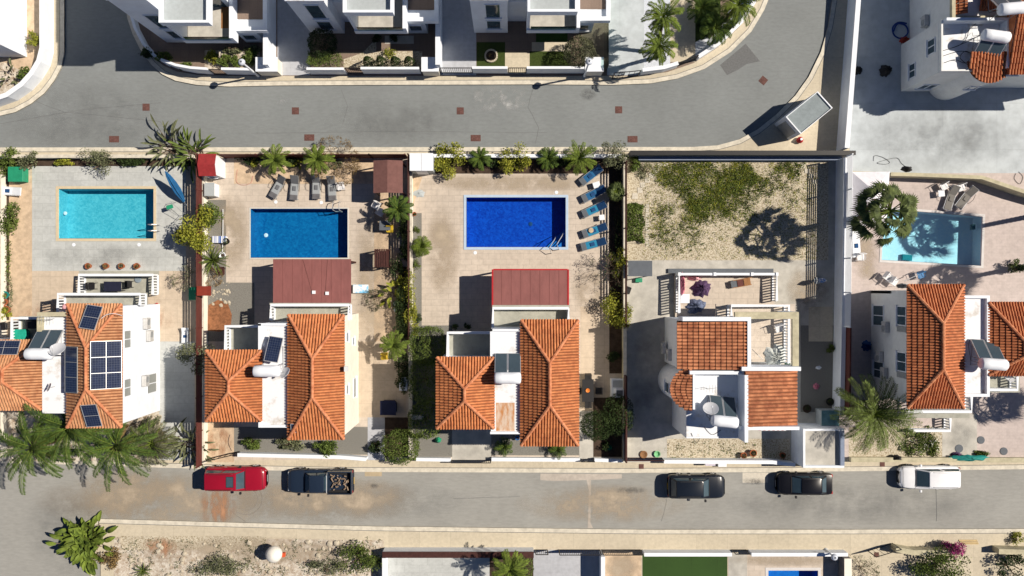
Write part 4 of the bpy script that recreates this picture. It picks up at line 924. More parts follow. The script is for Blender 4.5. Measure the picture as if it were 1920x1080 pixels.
# ---------------------------------------------------- modern white houses
def modern(xl, yf, label, vu=(-4.0, -1.4), vy=.9):
    t = thing('modern_house', label, 'house', (xl, yf + 3, 0)); wh = 9.1 if vu[1] == 0 else 7.0
    W_ = M['white']; B = lambda a, b, c, e, f, g: MB().box(xl + a, xl + b, yf + c, yf + e, f, g)
    B(vu[0], 3.6, 2.6, 12, 0, 9.2).build('wall', W_, t)
    B(vu[0] - .02, 3.7, 2.62, 12, 9.2, 9.42).build('flat_roof', M['roofwhite'], t)
    B(vu[0], vu[1], vy, 2.6, 0, wh).build('wing_wall', W_, t)
    B(vu[0], vu[1] + .1, vy - .1, 2.6, wh, wh + .2).build('wing_roof', M['roofwhite'], t)
    B(0, 3.9, 0, 6.5, 2.75, 3.0).build('balcony_slab', W_, t)
    B(.2, 3.6, .2, 6.5, 3.0, 3.06).build('balcony_floor', M['conc'], t)
    mb = MB(); mb.box(xl + 3.65, xl + 3.9, yf, yf + 6, 3.0, 3.95); mb.box(xl, xl + 3.65, yf, yf + .14, 3.0, 3.35); mb.build('parapet', W_, t)
    B(0, .22, .14, 2.6, 3.0, 6.6).build('side_wall', W_, t)
    B(.3, 3.6, .05, .09, 3.35, 3.95).build('glass_screen', M['clear'], t)
    B(0, 3.45, 0, 2.6, 6.5, 6.75).build('upper_slab', W_, t)
    parapet(t, xl, xl + 3.45, yf, yf + 2.6, 6.75, 7.2, .18, W_, 'SWE', 'upper_parapet')
    B(.2, 3.25, .2, 2.6, 6.75, 6.79).build('upper_floor', M['boxgrey'], t)
    B(.5, 3.2, 2.57, 2.62, 3.1, 5.6).build('sliding_door', M['glass'], t)
    B(-1.4 if vu[1] < -.5 else -.3, 0, 1.8, 2.6, 0, 4.2).build('porch_wall', W_, t)
    B(3.6, 5.1, .9, 8, 0, 2.75).build('side_wing', W_, t)
    B(3.9, 6.2, .75, 8, 2.75, 2.95).build('terrace_slab', W_, t)
    parapet(t, xl + 3.9, xl + 6.2, yf + .75, yf + 8, 2.95, 3.3, .3, W_, 'SE', 'terrace_parapet')
    B(3.92, 5.88, 1.7, 8, 2.95, 2.99).build('terrace_floor', M['brownpave'], t)
    if vu[1] == 0: B(2.75, 3.6, 1.0, 6.5, 3.062, 3.085).build('timber_deck', M['deck'], t)
    wx0 = vu[0] + 1.0; f = xl + wx0
    win(t, 'y', yf + vy, f, f + 1.1, 1.1, 2.9, out=-1, n=1); win(t, 'y', yf + vy, f, f + 1.1, 3.5, 6.2, out=-1, n=1)
    win(t, 'y', yf + 2.6, xl - 1.1, xl - .3, 5.0, 6.4, out=-1, n=1)
    win(t, 'y', yf + .9, xl + 3.8, xl + 4.8, .8, 2.0, out=-1, n=1)
    return t
modern(-24.3, 18.25, 'white modern house with a timber terrace at the left street corner', (-2.6, 0), .9)
modern(-11.64, 18.95, 'middle white modern house above the cone shrubs')
modern(1.07, 19.0, 'white modern house above the big round bush')
# ============================================================ plants
from mathutils import noise as mnoise
def leafq(mb, p, s, d=None, asp=.5, r=rnd):
    t = d or Vector((r.gauss(0, 1), r.gauss(0, 1), r.gauss(.2, .7)))
    t = Vector(t); t.normalize(); q = Vector((r.gauss(0, 1), r.gauss(0, 1), r.gauss(0, 1))); b = t.cross(q)
    if b.length < .01: b = t.orthogonal()
    b.normalize(); p = Vector(p); h = s * asp * .5
    mb.face([p - t * s * .5, p + b * h, p + t * s * .5, p - b * h])
def cloud(mb, c, rx, ry, rz, n, size, lumps=9, r=rnd, ls=.42):
    L = []
    for i in range(lumps):
        while True:
            v = Vector((r.uniform(-1, 1), r.uniform(-1, 1), r.uniform(-.5, 1)))
            if .35 < v.length < .8: break
        L.append((v, r.uniform(.7, 1.15) * ls))
    L.append((Vector((0, 0, 0)), .6))
    for i in range(n):
        v, k = L[i % len(L)]
        d = Vector((r.gauss(0, 1), r.gauss(0, 1), r.gauss(0, 1))); d.normalize(); d *= k * (r.random() ** .35)
        q = v + d
        leafq(mb, (c[0] + q.x * rx, c[1] + q.y * ry, max(.05, c[2] + q.z * rz)), size * r.uniform(.6, 1.3), r=r)
def stems(mb, base, top, n, r0, spread, r=rnd):
    for i in range(n):
        a = r.uniform(0, 6.28); e = Vector(top) + Vector((math.cos(a) * spread, math.sin(a) * spread, r.uniform(-.1, .2)))
        m_ = Vector(base).lerp(e, .5) + Vector((r.gauss(0, .05), r.gauss(0, .05), .05))
        mb.tube([base, m_, e], [r0, r0 * .7, r0 * .3], 5)
def shrub(label, px, py, rpx, h, kind, n=900, size=.16, name='shrub', cat='shrub', group=None, rypx=None, lumps=9, trunk=0, ls=.42):
    n = int(n * 1.5); size *= 1.08; z = h * .62; k = (60 - z) / 60 / 24 * 1.14; rx = rpx * k; ry = (rypx or rpx) * k; rz = (h - trunk) * .5
    x, y = X(px, z), Y(py, z); t = thing(name, label, cat, (x, y, .1), group)
    mb = MB(); stems(mb, (x, y, .05), (x, y, trunk + rz * .9), 5 if not trunk else 3, .03 + .02 * h, min(rx, ry) * .45); mb.build('trunk' if trunk else 'stems', M['bark'], t)
    mb = MB(); cloud(mb, (x, y, trunk + rz * .85), rx, ry, rz, n, size, lumps, ls=ls); mb.build('crown' if trunk else 'foliage', LF[kind], t)
    return t
def ball(label, px, py, rpx, h, kind, n, size=.12, rypx=None, name='shrub', cat='shrub', z0=.1, sq=2.0):
    z = h * .6; k = (60 - z) / 1440; rx = rpx * k; ry = (rypx or rpx) * k; rz = (h - z0) / 2; x, y = X(px, z), Y(py, z); t = thing(name, label, cat, (x, y, .1)); sd = rnd.random() * 50
    mb = MB(); stems(mb, (x, y, .05), (x, y, h * .5), 5, .05, min(rx, ry) * .4); mb.build('stems', M['bark'], t); mb = MB()
    for i in range(n):
        d = Vector((rnd.gauss(0, 1), rnd.gauss(0, 1), rnd.gauss(0, 1) + .25)).normalized(); q = (abs(d.x) ** sq + abs(d.y) ** sq + abs(d.z) ** sq) ** (-1 / sq)
        f = q * (1 + .16 * mnoise.noise(d * 2.6 + Vector((sd, 0, 0))) + .10 * mnoise.noise(d * 7 + Vector((0, sd, 0)))) * (1 - abs(rnd.gauss(0, .09)))
        leafq(mb, (x + d.x * rx * f, y + d.y * ry * f, max(.06, z0 + rz + d.z * rz * f)), size * rnd.uniform(.7, 1.3), d=Vector((rnd.gauss(0, 1), rnd.gauss(0, 1), rnd.gauss(0, 1))) + d.orthogonal() * .5)
    mb.build('foliage', LF[kind], t); return t
def hedge(label, x0p, x1p, y0p, y1p, h, kind, n, size=.11):
    x0, x1, y0, y1 = X(x0p, h), X(x1p, h), Y(y1p, h), Y(y0p, h); t = thing('hedge', label, 'hedge', ((x0+x1)/2, (y0+y1)/2, .1))
    mb = MB()
    for i in range(n):
        f = rnd.random()
        x, y, z = rnd.uniform(x0, x1), rnd.uniform(y0, y1), rnd.uniform(.1, h)
        if f < .55: z = h - abs(rnd.gauss(0, .07))
        elif f < .7: x = x0 if rnd.random() < .5 else x1
        elif f < .85: y = y0 if rnd.random() < .5 else y1
        z += .14 * math.sin(x * 3.1 + y) * math.cos(y * 2.7); x += .1 * math.sin(y * 4.0); y += .1 * math.sin(x * 3.5)
        x += rnd.gauss(0, .04); y += rnd.gauss(0, .04)
        leafq(mb, (x, y, z), size * rnd.uniform(.7, 1.3))
    mb.build('foliage', LF[kind], t); mb = MB()
    k = max(2, int(max(x1 - x0, y1 - y0) / .7))
    for i in range(k):
        f = (i + .5) / k; bx_, by_ = (x0 + (x1 - x0) * f, (y0 + y1) / 2) if x1 - x0 > y1 - y0 else ((x0 + x1) / 2, y0 + (y1 - y0) * f)
        stems(mb, (bx_, by_, 0), (bx_, by_, h * .7), 1, .03, .25)
    mb.tube([(x0 + .2, (y0 + y1) / 2, .1), (x1 - .2, (y0 + y1) / 2, .1)] if x1 - x0 > y1 - y0 else [((x0 + x1) / 2, y0 + .2, .1), ((x0 + x1) / 2, y1 - .2, .1)], .03, 4)
    mb.build('stems', M['bark'], t); return t
def frond(mb, o, az, el, L, kind='feather', nl=22, ll=.55, droop=1.0, w=.05, mr=None):
    pts = []; p = Vector(o); e = el; st = L / 8; 
    for i in range(9):
        pts.append(p.copy()); p = p + Vector((math.cos(az) * math.cos(e), math.sin(az) * math.cos(e), math.sin(e))) * st; e -= droop * (.10 + .035 * i)
    (mr or mb).tube(pts, [.035 * (1 - i / 9.5) + .006 for i in range(9)], 4, False)
    side = Vector((-math.sin(az), math.cos(az), 0))
    if kind == 'feather':
        for i in range(nl):
            f = .12 + .88 * (i + .5) / nl; g = f * 8; a = int(min(g, 7.99)); q = pts[a].lerp(pts[a + 1], g - a); t = (pts[a + 1] - pts[a]).normalized()
            l = ll * math.sin(math.pi * (.12 + .80 * f)) ** .6 * rnd.uniform(.85, 1.1)
            for s in (-1, 1):
                d = (side * s * .85 + t * .65 + Vector((0, 0, rnd.uniform(-.35, .12)))).normalized(); n_ = t.cross(d).normalized(); b = d.cross(n_)
                m_ = q + d * l * .5; mb.face([q, m_ + b * w * .5, q + d * l + Vector((0, 0, -.12 * l)), m_ - b * w * .5])
    else:
        q = pts[5]; t = (pts[5] - pts[4]).normalized(); n_ = 17
        for i in range(n_):
            a = (i / (n_ - 1) - .5) * R(175); d = (t * math.cos(a) + side * math.sin(a) + Vector((0, 0, rnd.uniform(-.16, .02)))).normalized(); l = ll * (1 - .25 * abs(a) / R(115)) * rnd.uniform(.9, 1.08)
            b = d.cross(Vector((0, 0, 1))).normalized() * w; m_ = q + d * l * .55 + Vector((0, 0, .03))
            mb.face([q, m_ + b, q + d * l + Vector((0, 0, -.28 * l)), m_ - b])
def palm(label, px, py, h, rp, n=26, kind='feather', lf='palm', name='palm_tree', base=None, ll=None, nl=22, elr=(-.25, 1.25), droop=1.0, w=.05, world=None, tr=.16, cat='palm tree', dead=False, group=None):
    Rm = rp * (60 - h) / 60 / 24
    if world: x, y = world; Rm = rp / 24
    else: x, y = X(px, h), Y(py, h)
    bx_, by_ = base or (x, y); t = thing(name, label, cat, (bx_, by_, .1), group)
    mb = MB(); k = max(3, int(h / .35)); n = n; pts = []; rad = []
    for i in range(k * 2 + 1):
        f = i / (k * 2); pts.append((bx_ + (x - bx_) * f, by_ + (y - by_) * f, max(.02, f * (h - .05)))); rad.append((tr * (1.25 - .4 * f)) * (1.12 if i % 2 else .95))
    mb.tube(pts, rad, 8); mb.build('trunk', M['bark'], t, smooth=False)
    mb = MB(); mr = MB()
    for i in range(n):
        az = i * 2.39996 + rnd.uniform(-.2, .2); el = elr[1] - (elr[1] - elr[0]) * (i / n) ** .8
        L = Rm * rnd.uniform(.88, 1.08) * (1.08 if kind == 'feather' else rnd.uniform(.75, 1.1) * (.42 + .58 * (i / n) ** .6))
        frond(mb, (x, y, h), az, el, L, kind, nl, ll or (Rm * .28 if kind == 'feather' else Rm * .48), droop, w, mr)
    mr.build('leaf_stalks', LF['palm2'], t); mb.build('crown', LF[lf], t)
    if h > 2.1:
        mb = MB()
        for i in range(6): frond(mb, (x, y, h - .15), i * 1.1 + rnd.random(), -.35 - rnd.random() * .5, Rm * .75, kind, nl, ll or Rm * .26, 1.0, w)
        mb.build('dead_fronds', LF['dry'], t)
    return t
def broad(label, px, py, h, rp, n=16, lf='mid', w=.16, name='broad_leaf_plant', cat='plant', el=(.25, 1.35)):
    Rm = rp * (60 - h) / 60 / 24; x, y = X(px, h * .5), Y(py, h * .5); t = thing(name, label, cat, (x, y, .1)); st = MB(); mb = MB()
    for i in range(n):
        az = i * 2.4 + rnd.uniform(-.3, .3); e = el[0] + (el[1] - el[0]) * rnd.random(); L = (h * .45 + Rm * .5) * rnd.uniform(.7, 1.05)
        o = Vector((x + rnd.gauss(0, Rm * .25), y + rnd.gauss(0, Rm * .25), .1)); d = Vector((math.cos(az) * math.cos(e), math.sin(az) * math.cos(e), math.sin(e)))
        m_ = o + d * L * .5; st.tube([o, m_], [.03, .018], 4); side = Vector((-math.sin(az), math.cos(az), 0)) * w
        p = m_; e2 = e; rows = []
        for j in range(6):
            f = j / 5; ww = math.sin(math.pi * (.08 + .9 * f)) ** .7; rows.append((p - side * ww + Vector((0, 0, .3 * w * ww)), p.copy(), p + side * ww + Vector((0, 0, .3 * w * ww))))
            p = p + Vector((math.cos(az) * math.cos(e2), math.sin(az) * math.cos(e2), math.sin(e2))) * (L * .6 / 5); e2 -= .22
        b = len(mb.v)
        for q in rows: mb.v += [tuple(a) for a in q]
        for j in range(5):
            for k in (0, 1): mb.f.append((b + j * 3 + k, b + j * 3 + k + 1, b + j * 3 + k + 4, b + j * 3 + k + 3)); mb.m.append(0)
    st.build('stems', M['bark'], t); mb.build('leaves', LF[lf], t); return t
def bare(label, px, py, h, rp, name='dry_bush', n=9, lf=None, depth=4):
    x, y = X(px), Y(py); t = thing(name, label, 'bush', (x, y, .1)); mb = MB(); tips = []
    Rm = rp / 24
    def grow_(p, d, L, r, k):
        e = p + d * L; mb.tube([p, p.lerp(e, .5) + Vector((rnd.gauss(0, .04), rnd.gauss(0, .04), 0)), e], [r, r * .85, r * .6], 4, False)
        if k == 0: tips.append(e); return
        for i in range(3):
            g = (d + Vector((rnd.gauss(0, .55), rnd.gauss(0, .55), rnd.gauss(.05, .4)))).normalized(); grow_(e, g, L * .68, r * .6, k - 1)
    for i in range(n):
        a = i * 6.283 / n + rnd.uniform(-.3, .3); grow_(Vector((x, y, .1)), Vector((math.cos(a), math.sin(a), h / Rm * 1.0)).normalized(), max(Rm, h) * .42, .022, depth - 1)
    mb.build('branches', M['twig'], t)
    if lf:
        l = MB()
        for q in tips:
            for j in range(3): leafq(l, q + Vector((rnd.gauss(0, .06), rnd.gauss(0, .06), rnd.gauss(0, .06))), .1)
        l.build('foliage', LF[lf], t)
    return t
# --- palms
palm('tall fan palm leaning over the corner of the light cyan pool', 1668, 396, 7.0, 86, 28, 'fan', 'palmd', ll=.92, w=.07, elr=(-.5, 1.15), droop=.7, tr=.2, base=(26.2, 5.3), name='fan_palm')
palm('big fan palm at the low left corner of the greige villa', 1640, 776, 3.6, 72, 44, 'feather', 'palm_s', name='spiky_palm', ll=.5, nl=30, w=.055, elr=(-.2, 1.2), droop=.55)
palm('palm beyond the right edge whose crown shadow falls across the light cyan pool', 0, 0, 8.0, 66, 30, 'fan', 'palmd', world=(41.0, 5.7), ll=1.0, elr=(-.6, 1.2), name='fan_palm')
palm('palm at the right edge whose shadow falls above the greige villa roof', 0, 0, 8.0, 62, 30, 'fan', 'palmd', world=(41.0, 1.9), ll=1.0, elr=(-.6, 1.2), name='fan_palm')
palm('palm beyond the right edge shading the drive below the greige villa', 0, 0, 8.0, 62, 28, 'fan', 'palmd', world=(44.6, -7.6), ll=1.0, elr=(-.6, 1.2), name='fan_palm')
palm('feather palm furthest left over the dusty road bend', 62, 838, 4.0, 84, 20, 'feather', 'palm', ll=.46, nl=38, w=.07, elr=(-.3, 1.1), droop=.8, tr=.2)
palm('feather palm reaching up beside the white flat roof of the solar villa', 132, 800, 4.6, 84, 20, 'feather', 'palm', ll=.46, nl=38, w=.07, elr=(-.3, 1.1), droop=.8, tr=.22)
palm('feather palm below the lower solar panel of the solar villa', 218, 836, 3.4, 80, 20, 'feather', 'palm', ll=.44, nl=36, w=.07, elr=(-.3, 1.1), droop=.8, tr=.22)
palm('small feather palm left of the strelitzia clump at the lower road', 285, 832, 2.2, 52, 24, 'feather', 'olive_d', ll=.45, nl=26, w=.055, elr=(-.3, 1.1), droop=1.0, tr=.16)
broad('dense bright green low palm at the lower left road corner', 158, 1020, 1.3, 54, 190, 'palm2', .17, name='low_palm', cat='palm', el=(.1, 1.3))
palm('left small palm behind the grey loungers', 516, 300, 1.7, 31, 16, 'feather', 'palm2', ll=.26, nl=24, w=.05, elr=(-.15, 1.1), droop=.7)
palm('right small palm behind the grey loungers', 595, 298, 1.8, 30, 16, 'feather', 'palm2', ll=.26, nl=24, w=.05, elr=(-.15, 1.1), droop=.7)
palm('palm below the brown pergola roof casting its shadow on the pale paving', 746, 392, 2.6, 29, 14, 'feather', 'palm', ll=.26, nl=26, w=.06, elr=(-.2, 1.1), droop=.8)
palm('palm over the yellow chair in the orange side path', 738, 648, 2.4, 29, 15, 'feather', 'palm2', ll=.28, nl=24, w=.05, elr=(-.2, 1.1), droop=.8)
palm('left dark cycad between the yellow green bushes above the blue pool', 900, 297, .9, 24, 30, 'feather', 'palm', ll=.2, nl=22, w=.04, name='cycad', cat='cycad')
palm('right dark cycad between the yellow green bush and the pale palm', 1027, 297, .9, 24, 30, 'feather', 'palm', ll=.2, nl=22, w=.04, name='cycad', cat='cycad')
palm('pale green palm left of the olive bush above the topmost blue lounger', 1087, 296, 1.6, 33, 20, 'feather', 'palm2', ll=.3, nl=22, w=.045, elr=(-.15, 1.2), droop=.7)
palm('pale grey green palm in the narrow bed left of the blue pool', 790, 462, 1.2, 21, 22, 'feather', 'palm2', ll=.3, nl=16, w=.04)
palm('small fan palm behind the second blue lounger', 1156, 358, 1.4, 21, 20, 'fan', 'palmd', ll=.45, w=.03)
palm('upper one of the twin palms on the white gravel', 1244, 30, 4.6, 44, 17, 'feather', 'palm2', ll=.36, nl=26, w=.06, elr=(-.5, 1.1), droop=1.1, base=(11.3, 18.3), tr=.13)
palm('lower one of the twin palms on the white gravel', 1236, 86, 4.2, 40, 16, 'feather', 'palm2', ll=.36, nl=26, w=.06, elr=(-.5, 1.1), droop=1.1, base=(11.25, 18.0), tr=.13)
palm('palm at the top of the green lawn beside the beige path', 1385, 8, 3.5, 46, 20, 'feather', 'palm2', ll=.42, nl=26, w=.05, elr=(-.4, 1.1), tr=.15)
palm('low palm on the green lawn below the topmost palm', 1342, 52, 2.0, 34, 20, 'feather', 'palm', ll=.4, nl=22, w=.05, elr=(-.2, 1.1))
palm('dark low palm between the lawn and the curved wall', 1318, 15, 1.2, 34, 20, 'feather', 'palm', ll=.4, nl=22, w=.05, elr=(0, 1.2))
palm('yellow green palm between grey yard and pale drive at the bottom', 957, 1068, 3.2, 38, 18, 'feather', 'palm2', ll=.34, nl=22, w=.06, elr=(-.15, 1.1), droop=.7)
palm('little palm in the grey gravel below the flat roof with the rust stain', 945, 838, .8, 21, 14, 'feather', 'palm', ll=.25, nl=16, w=.035)
palm('little palm in the grey gravel below the tall middle tiled roof', 1045, 843, .8, 21, 14, 'feather', 'palm', ll=.25, nl=16, w=.035)
palm('small spiky agave at the bottom edge left of the dry bushes', 269, 1070, .2, 17, 22, 'feather', 'olive', ll=.08, nl=8, w=.05, name='agave', cat='agave', elr=(.2, 1.2), droop=.3)
palm('dark yucca beside the round white planter on the gravel strip', 400, 488, .8, 30, 34, 'feather', 'palmd', ll=.1, nl=12, w=.05, name='yucca', cat='yucca', elr=(-.1, 1.3), droop=.4)
# --- broad leaf clumps
broad('tall strelitzia clump on the pavement edge above the turquoise pool', 306, 268, 3.2, 34, 40, 'olive', .085)
broad('tall strelitzia clump left of the red roofed shed', 352, 285, 3.0, 34, 44, 'mid', .09)
broad('strelitzia clump at the foot of the red brown fence by the lower road', 350, 838, 2.0, 42, 48, 'olive', .085)
broad('yellow green broad plant beside the orange side path', 735, 545, 1.6, 24, 16, 'yg', .13)
broad('bright yellow green plant between the two small palms', 557, 302, 1.0, 14, 12, 'yg', .1)
broad('yellow green broad plant in the corner bed below the curved wall', 12, 140, 1.2, 26, 14, 'olive', .1)
# --- shrubs
S = shrub
S('mid green bush at the far left end of the pavement wall', 14, 303, 26, 1.5, 'mid', 700)
S('grey green bush second from the left along the pavement wall', 52, 303, 20, 1.3, 'olive', 600)
S('low yellow green plant between the olive bushes on the pavement wall', 115, 302, 20, .8, 'yg', 350, rypx=7)
S('olive bush casting its shadow toward the turquoise pool', 174, 302, 27, 2.3, 'olive', 1300, .12)
S('dark creeping bush on the pavement wall right of the olive bush', 245, 300, 34, .9, 'dark', 700, rypx=9)
S('large green bush on the left edge below the white lounger', 6, 408, 26, 1.7, 'mid', 1100, rypx=30)
S('low weeds along the orange path under the left edge bush', 12, 480, 9, .5, 'weed', 260, .12, rypx=50)
S('straggly weeds along the left wall below the turquoise pool', 14, 545, 8, .5, 'olive', 200, .12, rypx=45)
S('bright green shrub at the left edge beside the dark balcony', 4, 585, 13, 1.1, 'yg', 320)
S('big yellow green tree over the red brown fence', 368, 428, 40, 3.0, 'yg', 2300, .17, name='broadleaf_tree', cat='tree', trunk=1.0, lumps=14)
S('darker green tree top beside the yellow green tree', 395, 402, 24, 2.4, 'mid', 1000, .15, name='broadleaf_tree', cat='tree', trunk=.8)
S('olive tree between the white hatch roof and the left tiled roof', 368, 665, 31, 2.8, 'olive', 1300, .13, name='olive_tree', cat='tree', trunk=.9)
S('yellow flowering shrub right of the red roofed shed', 477, 303, 11, .8, 'yg', 300, .12)
S('dark shrub behind the grey loungers between both small palms', 545, 300, 22, 1.0, 'dark', 500, rypx=10)
S('dark low shrub left of the first small palm', 470, 298, 26, .9, 'dark', 450, rypx=9)
S('purple tinged low shrub right of the second small palm', 625, 308, 18, .7, 'olive', 300, rypx=8)
S('climbing bush on the cream wall beside the wooden swing bench', 762, 535, 16, 2.0, 'yg', 1000, .13, rypx=34, lumps=12)
S('climbing bush trailing over the cream wall above the hedge', 769, 592, 15, 1.9, 'yg', 1000, .13, rypx=38, lumps=12)
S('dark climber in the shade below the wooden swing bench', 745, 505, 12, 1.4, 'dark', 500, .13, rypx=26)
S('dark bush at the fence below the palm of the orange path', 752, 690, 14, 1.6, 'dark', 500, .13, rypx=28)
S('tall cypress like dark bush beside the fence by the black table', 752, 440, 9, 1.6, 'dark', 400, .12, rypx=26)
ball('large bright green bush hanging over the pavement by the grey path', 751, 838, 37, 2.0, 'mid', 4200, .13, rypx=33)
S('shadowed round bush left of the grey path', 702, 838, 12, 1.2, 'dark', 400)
S('left green bush on the white wall under the small tiled roof', 470, 832, 22, 1.0, 'mid', 500, rypx=11)
S('middle green bush on the white wall below the flat roof', 540, 834, 26, 1.1, 'olive', 650, rypx=13)
S('right green bush spilling over the white wall below the tall tiled roof', 607, 840, 26, 1.3, 'mid', 800, rypx=18)
S('yellow green bush right of the white shed roof', 845, 299, 31, 1.9, 'yg', 1600, .15, lumps=12)
S('yellow green bush between the two dark cycads', 967, 299, 28, 1.9, 'yg', 1500, .15, lumps=12)
S('dark fill shrub behind the left cycad', 925, 302, 20, .9, 'dark', 400, rypx=9)
S('dark fill shrub left of the pale green palm', 1055, 302, 20, .9, 'dark', 400, rypx=9)
S('grey olive bush at the corner above the topmost blue lounger', 1150, 291, 28, 2.8, 'olive', 1500, .11, trunk=.5, name='olive_tree', cat='tree')
S('yellow green bush in the side bed below the lowest blue lounger', 1160, 492, 17, 2.2, 'yg', 1000, .14, rypx=26)
S('yellow green bush in the side bed beside the small shaded yard', 1159, 585, 27, 2.4, 'yg', 1700, .14, rypx=32, lumps=12)
S('small round dark bush in the side bed above the white barbecue', 1152, 668, 13, 1.2, 'dark', 600, .12)
S('dark green climber on the sand wall beside the fourth blue lounger', 1160, 440, 8, 1.0, 'dark', 300, .12, rypx=36)
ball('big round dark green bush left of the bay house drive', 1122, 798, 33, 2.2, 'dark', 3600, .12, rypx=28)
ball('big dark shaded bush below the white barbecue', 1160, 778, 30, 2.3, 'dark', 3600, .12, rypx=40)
S('tiny potted round bush at the shaded wall left of the red canopy', 853, 612, 6, .7, 'mid', 160, .1)
S('tiny dark potted bush beside the potted round bush', 876, 612, 6, .7, 'dark', 160, .1)
S('small dark bush in the gravel bed left of the blue pool', 782, 596, 9, .7, 'dark', 260, .1)
S('small green bush low in the gravel bed left of the blue pool', 780, 430, 8, .6, 'mid', 200, .1)
S('low green shrub under the grey palm in the narrow bed', 782, 495, 8, .7, 'mid', 200, .1)
S('green corner shrub at the stepping stones of the weedy garden', 1190, 305, 14, 1.0, 'mid', 420, rypx=16)
S('grey green spreading shrub beside the diagonal stepping stones', 1212, 318, 16, .7, 'olive', 500, .09, rypx=20)
S('dark green bush beneath the tall fan palm', 1610, 425, 17, 1.0, 'mid', 500, rypx=14)
S('green plants in a pot against the tall white wall', 1560, 655, 8, .9, 'mid', 240, .12)
S('dark bush at the right edge beside the cyan pool terrace', 1912, 500, 14, 1.6, 'palmd', 500, .14)
S('left green ground plants below the greige villa', 1712, 832, 24, .6, 'mid', 900, .13, rypx=28)
S('right green ground plants with white flowers below the greige villa', 1742, 830, 22, .6, 'weed', 900, .13, rypx=28)
S('grassy green shrub beside the rolled green cover', 1845, 850, 16, .6, 'weed', 400, .14, rypx=6)
S('round dark bush beside the green bowl behind the small driveway gate', 1135, 838, 10, .8, 'dark', 200, .12)
S('dark tall bush at the left street corner garden', 276, 98, 14, 1.4, 'dark', 500, rypx=9)
S('green bush inside the curved wall of the corner garden', 304, 106, 12, 1.3, 'mid', 450, rypx=10)
S('lit green bush beside the curved wall left of the orange soil', 345, 122, 14, 1.0, 'mid', 400, rypx=7)
S('leftmost green shrub of the row by the first lamp post', 394, 108, 13, 1.1, 'yg', 420)
S('second green shrub of the row by the first lamp post', 420, 113, 12, 1.1, 'mid', 420)
S('third green shrub of the row by the first lamp post', 443, 113, 11, 1.1, 'mid', 380)
S('green shrub directly behind the first lamp head', 468, 110, 15, 1.2, 'mid', 420)
S('grey rounded shrub in the shade of the timber terrace house', 432, 93, 15, .9, 'olive', 420, rypx=7)
S('grey shrub at the dividing wall in the shade of the timber terrace house', 472, 92, 13, .9, 'olive', 380, rypx=7)
ball('big dark round shrub by the first grey driveway', 603, 80, 28, 2.2, 'dark', 3000, .12)
for k_, (a_, b_, r_, l_) in enumerate([(750,560,14,'first dark plant clump along the shaded bed below the swing bench'),(752,606,14,'second dark plant clump along the shaded bed'),(754,720,12,'dark plant clump at the fence above the blue covered shape'),(760,470,10,'dark plant clump at the fence beside the swing bench'),(756,405,9,'dark plant clump at the fence behind the pergola palm')]): S(l_, a_, b_, r_, 1.3, 'dark', 500, .14, rypx=r_ * 1.7)
hedge('lit hedge row under the big dark round shrub', 575, 634, 97, 120, 1.3, 'mid', 1700)
for x_, l in ((690,'leftmost clipped cone shrub behind the white garden wall'),(714,'second clipped cone shrub behind the white garden wall'),(741,'third clipped cone shrub behind the white garden wall'),(767,'rightmost clipped cone shrub behind the white garden wall')):
    z = 1.6; x, y = X(x_, .9), Y(115, .9); t = thing('cone_shrub', l, 'shrub', (x, y, .1), 'clipped cone shrubs'); mb = MB()
    for i in range(1100):
        f = rnd.random() ** .8; a = rnd.uniform(0, 6.28); r_ = (.46 * (1 - f) ** .6 + .03) * rnd.uniform(.8, 1.05); leafq(mb, (x + r_ * math.cos(a), y + r_ * math.sin(a), .12 + f * 1.75), .10)
    mb.build('foliage', LF['dark'], t); MB().tube([(x, y, 0), (x, y, 1.2)], [.04, .02], 5).build('stem', M['bark'], t)
S('pale yellow green open shrub among the cone shrubs', 728, 98, 13, 1.2, 'yg', 240, .12)
S('left dark ball shrub in the shade of the middle modern house', 706, 70, 9, .9, 'dark', 500, .1)
S('right dark ball shrub in the shade of the middle modern house', 738, 69, 8, .8, 'dark', 450, .1)
ball('big round grey green bush behind the second lamp post', 1087, 97, 30, 2.5, 'olive_d', 5200, .10)
S('yellow green bush on the wall beside the white corner house', 62, 74, 13, 1.6, 'yg', 500, .13, rypx=15)
S('green bush in the corner bed right of the broad leaves', 42, 138, 12, 1.1, 'mid', 380)
S('dark green ferny bush on the lawn of the palm garden', 1322, 40, 16, .8, 'dark', 400)
S('green shrub at the curved white wall of the palm garden', 1365, 55, 10, .6, 'mid', 220)
ball('clipped green hedge block with sunlit top beside the cream wall', 801, 648, 33, 2.5, 'mid', 5200, .11, rypx=36, sq=3.2, name='hedge', cat='hedge')
ball('upper shaded bush of the planting left of the small tiled roof', 800, 715, 33, 2.6, 'mid', 4200, .12, rypx=42, sq=2.8, name='hedge', cat='hedge')
ball('lower shaded bush of the planting left of the small tiled roof', 796, 790, 32, 2.2, 'mid', 3400, .12, rypx=34, sq=2.5, name='hedge', cat='hedge')
ball('long dark bush along the cream wall above the palm of the orange path', 755, 585, 13, 1.5, 'dark', 2200, .12, rypx=52, sq=2.6)
ball('long dark bush along the cream wall below the palm of the orange path', 756, 690, 10, 1.4, 'dark', 1500, .12, rypx=34, sq=2.6)
ball('long dark bush along the dark fence beside the orange path top', 760, 425, 8, 1.4, 'dark', 1500, .12, rypx=55, sq=2.6)
hedge('low hedge filling the rectangular planter of the weedy garden', 1173, 1206, 384, 451, .6, 'mid', 3200, .15)
hedge('green hedge left of the pale tiled drive at the bottom', 973, 998, 1042, 1110, 1.2, 'mid', 1200, .12)
S('dry grey green bush at the bottom edge below the red soil', 405, 1066, 44, 1.3, 'olive', 1500, .12, rypx=22, lumps=16)
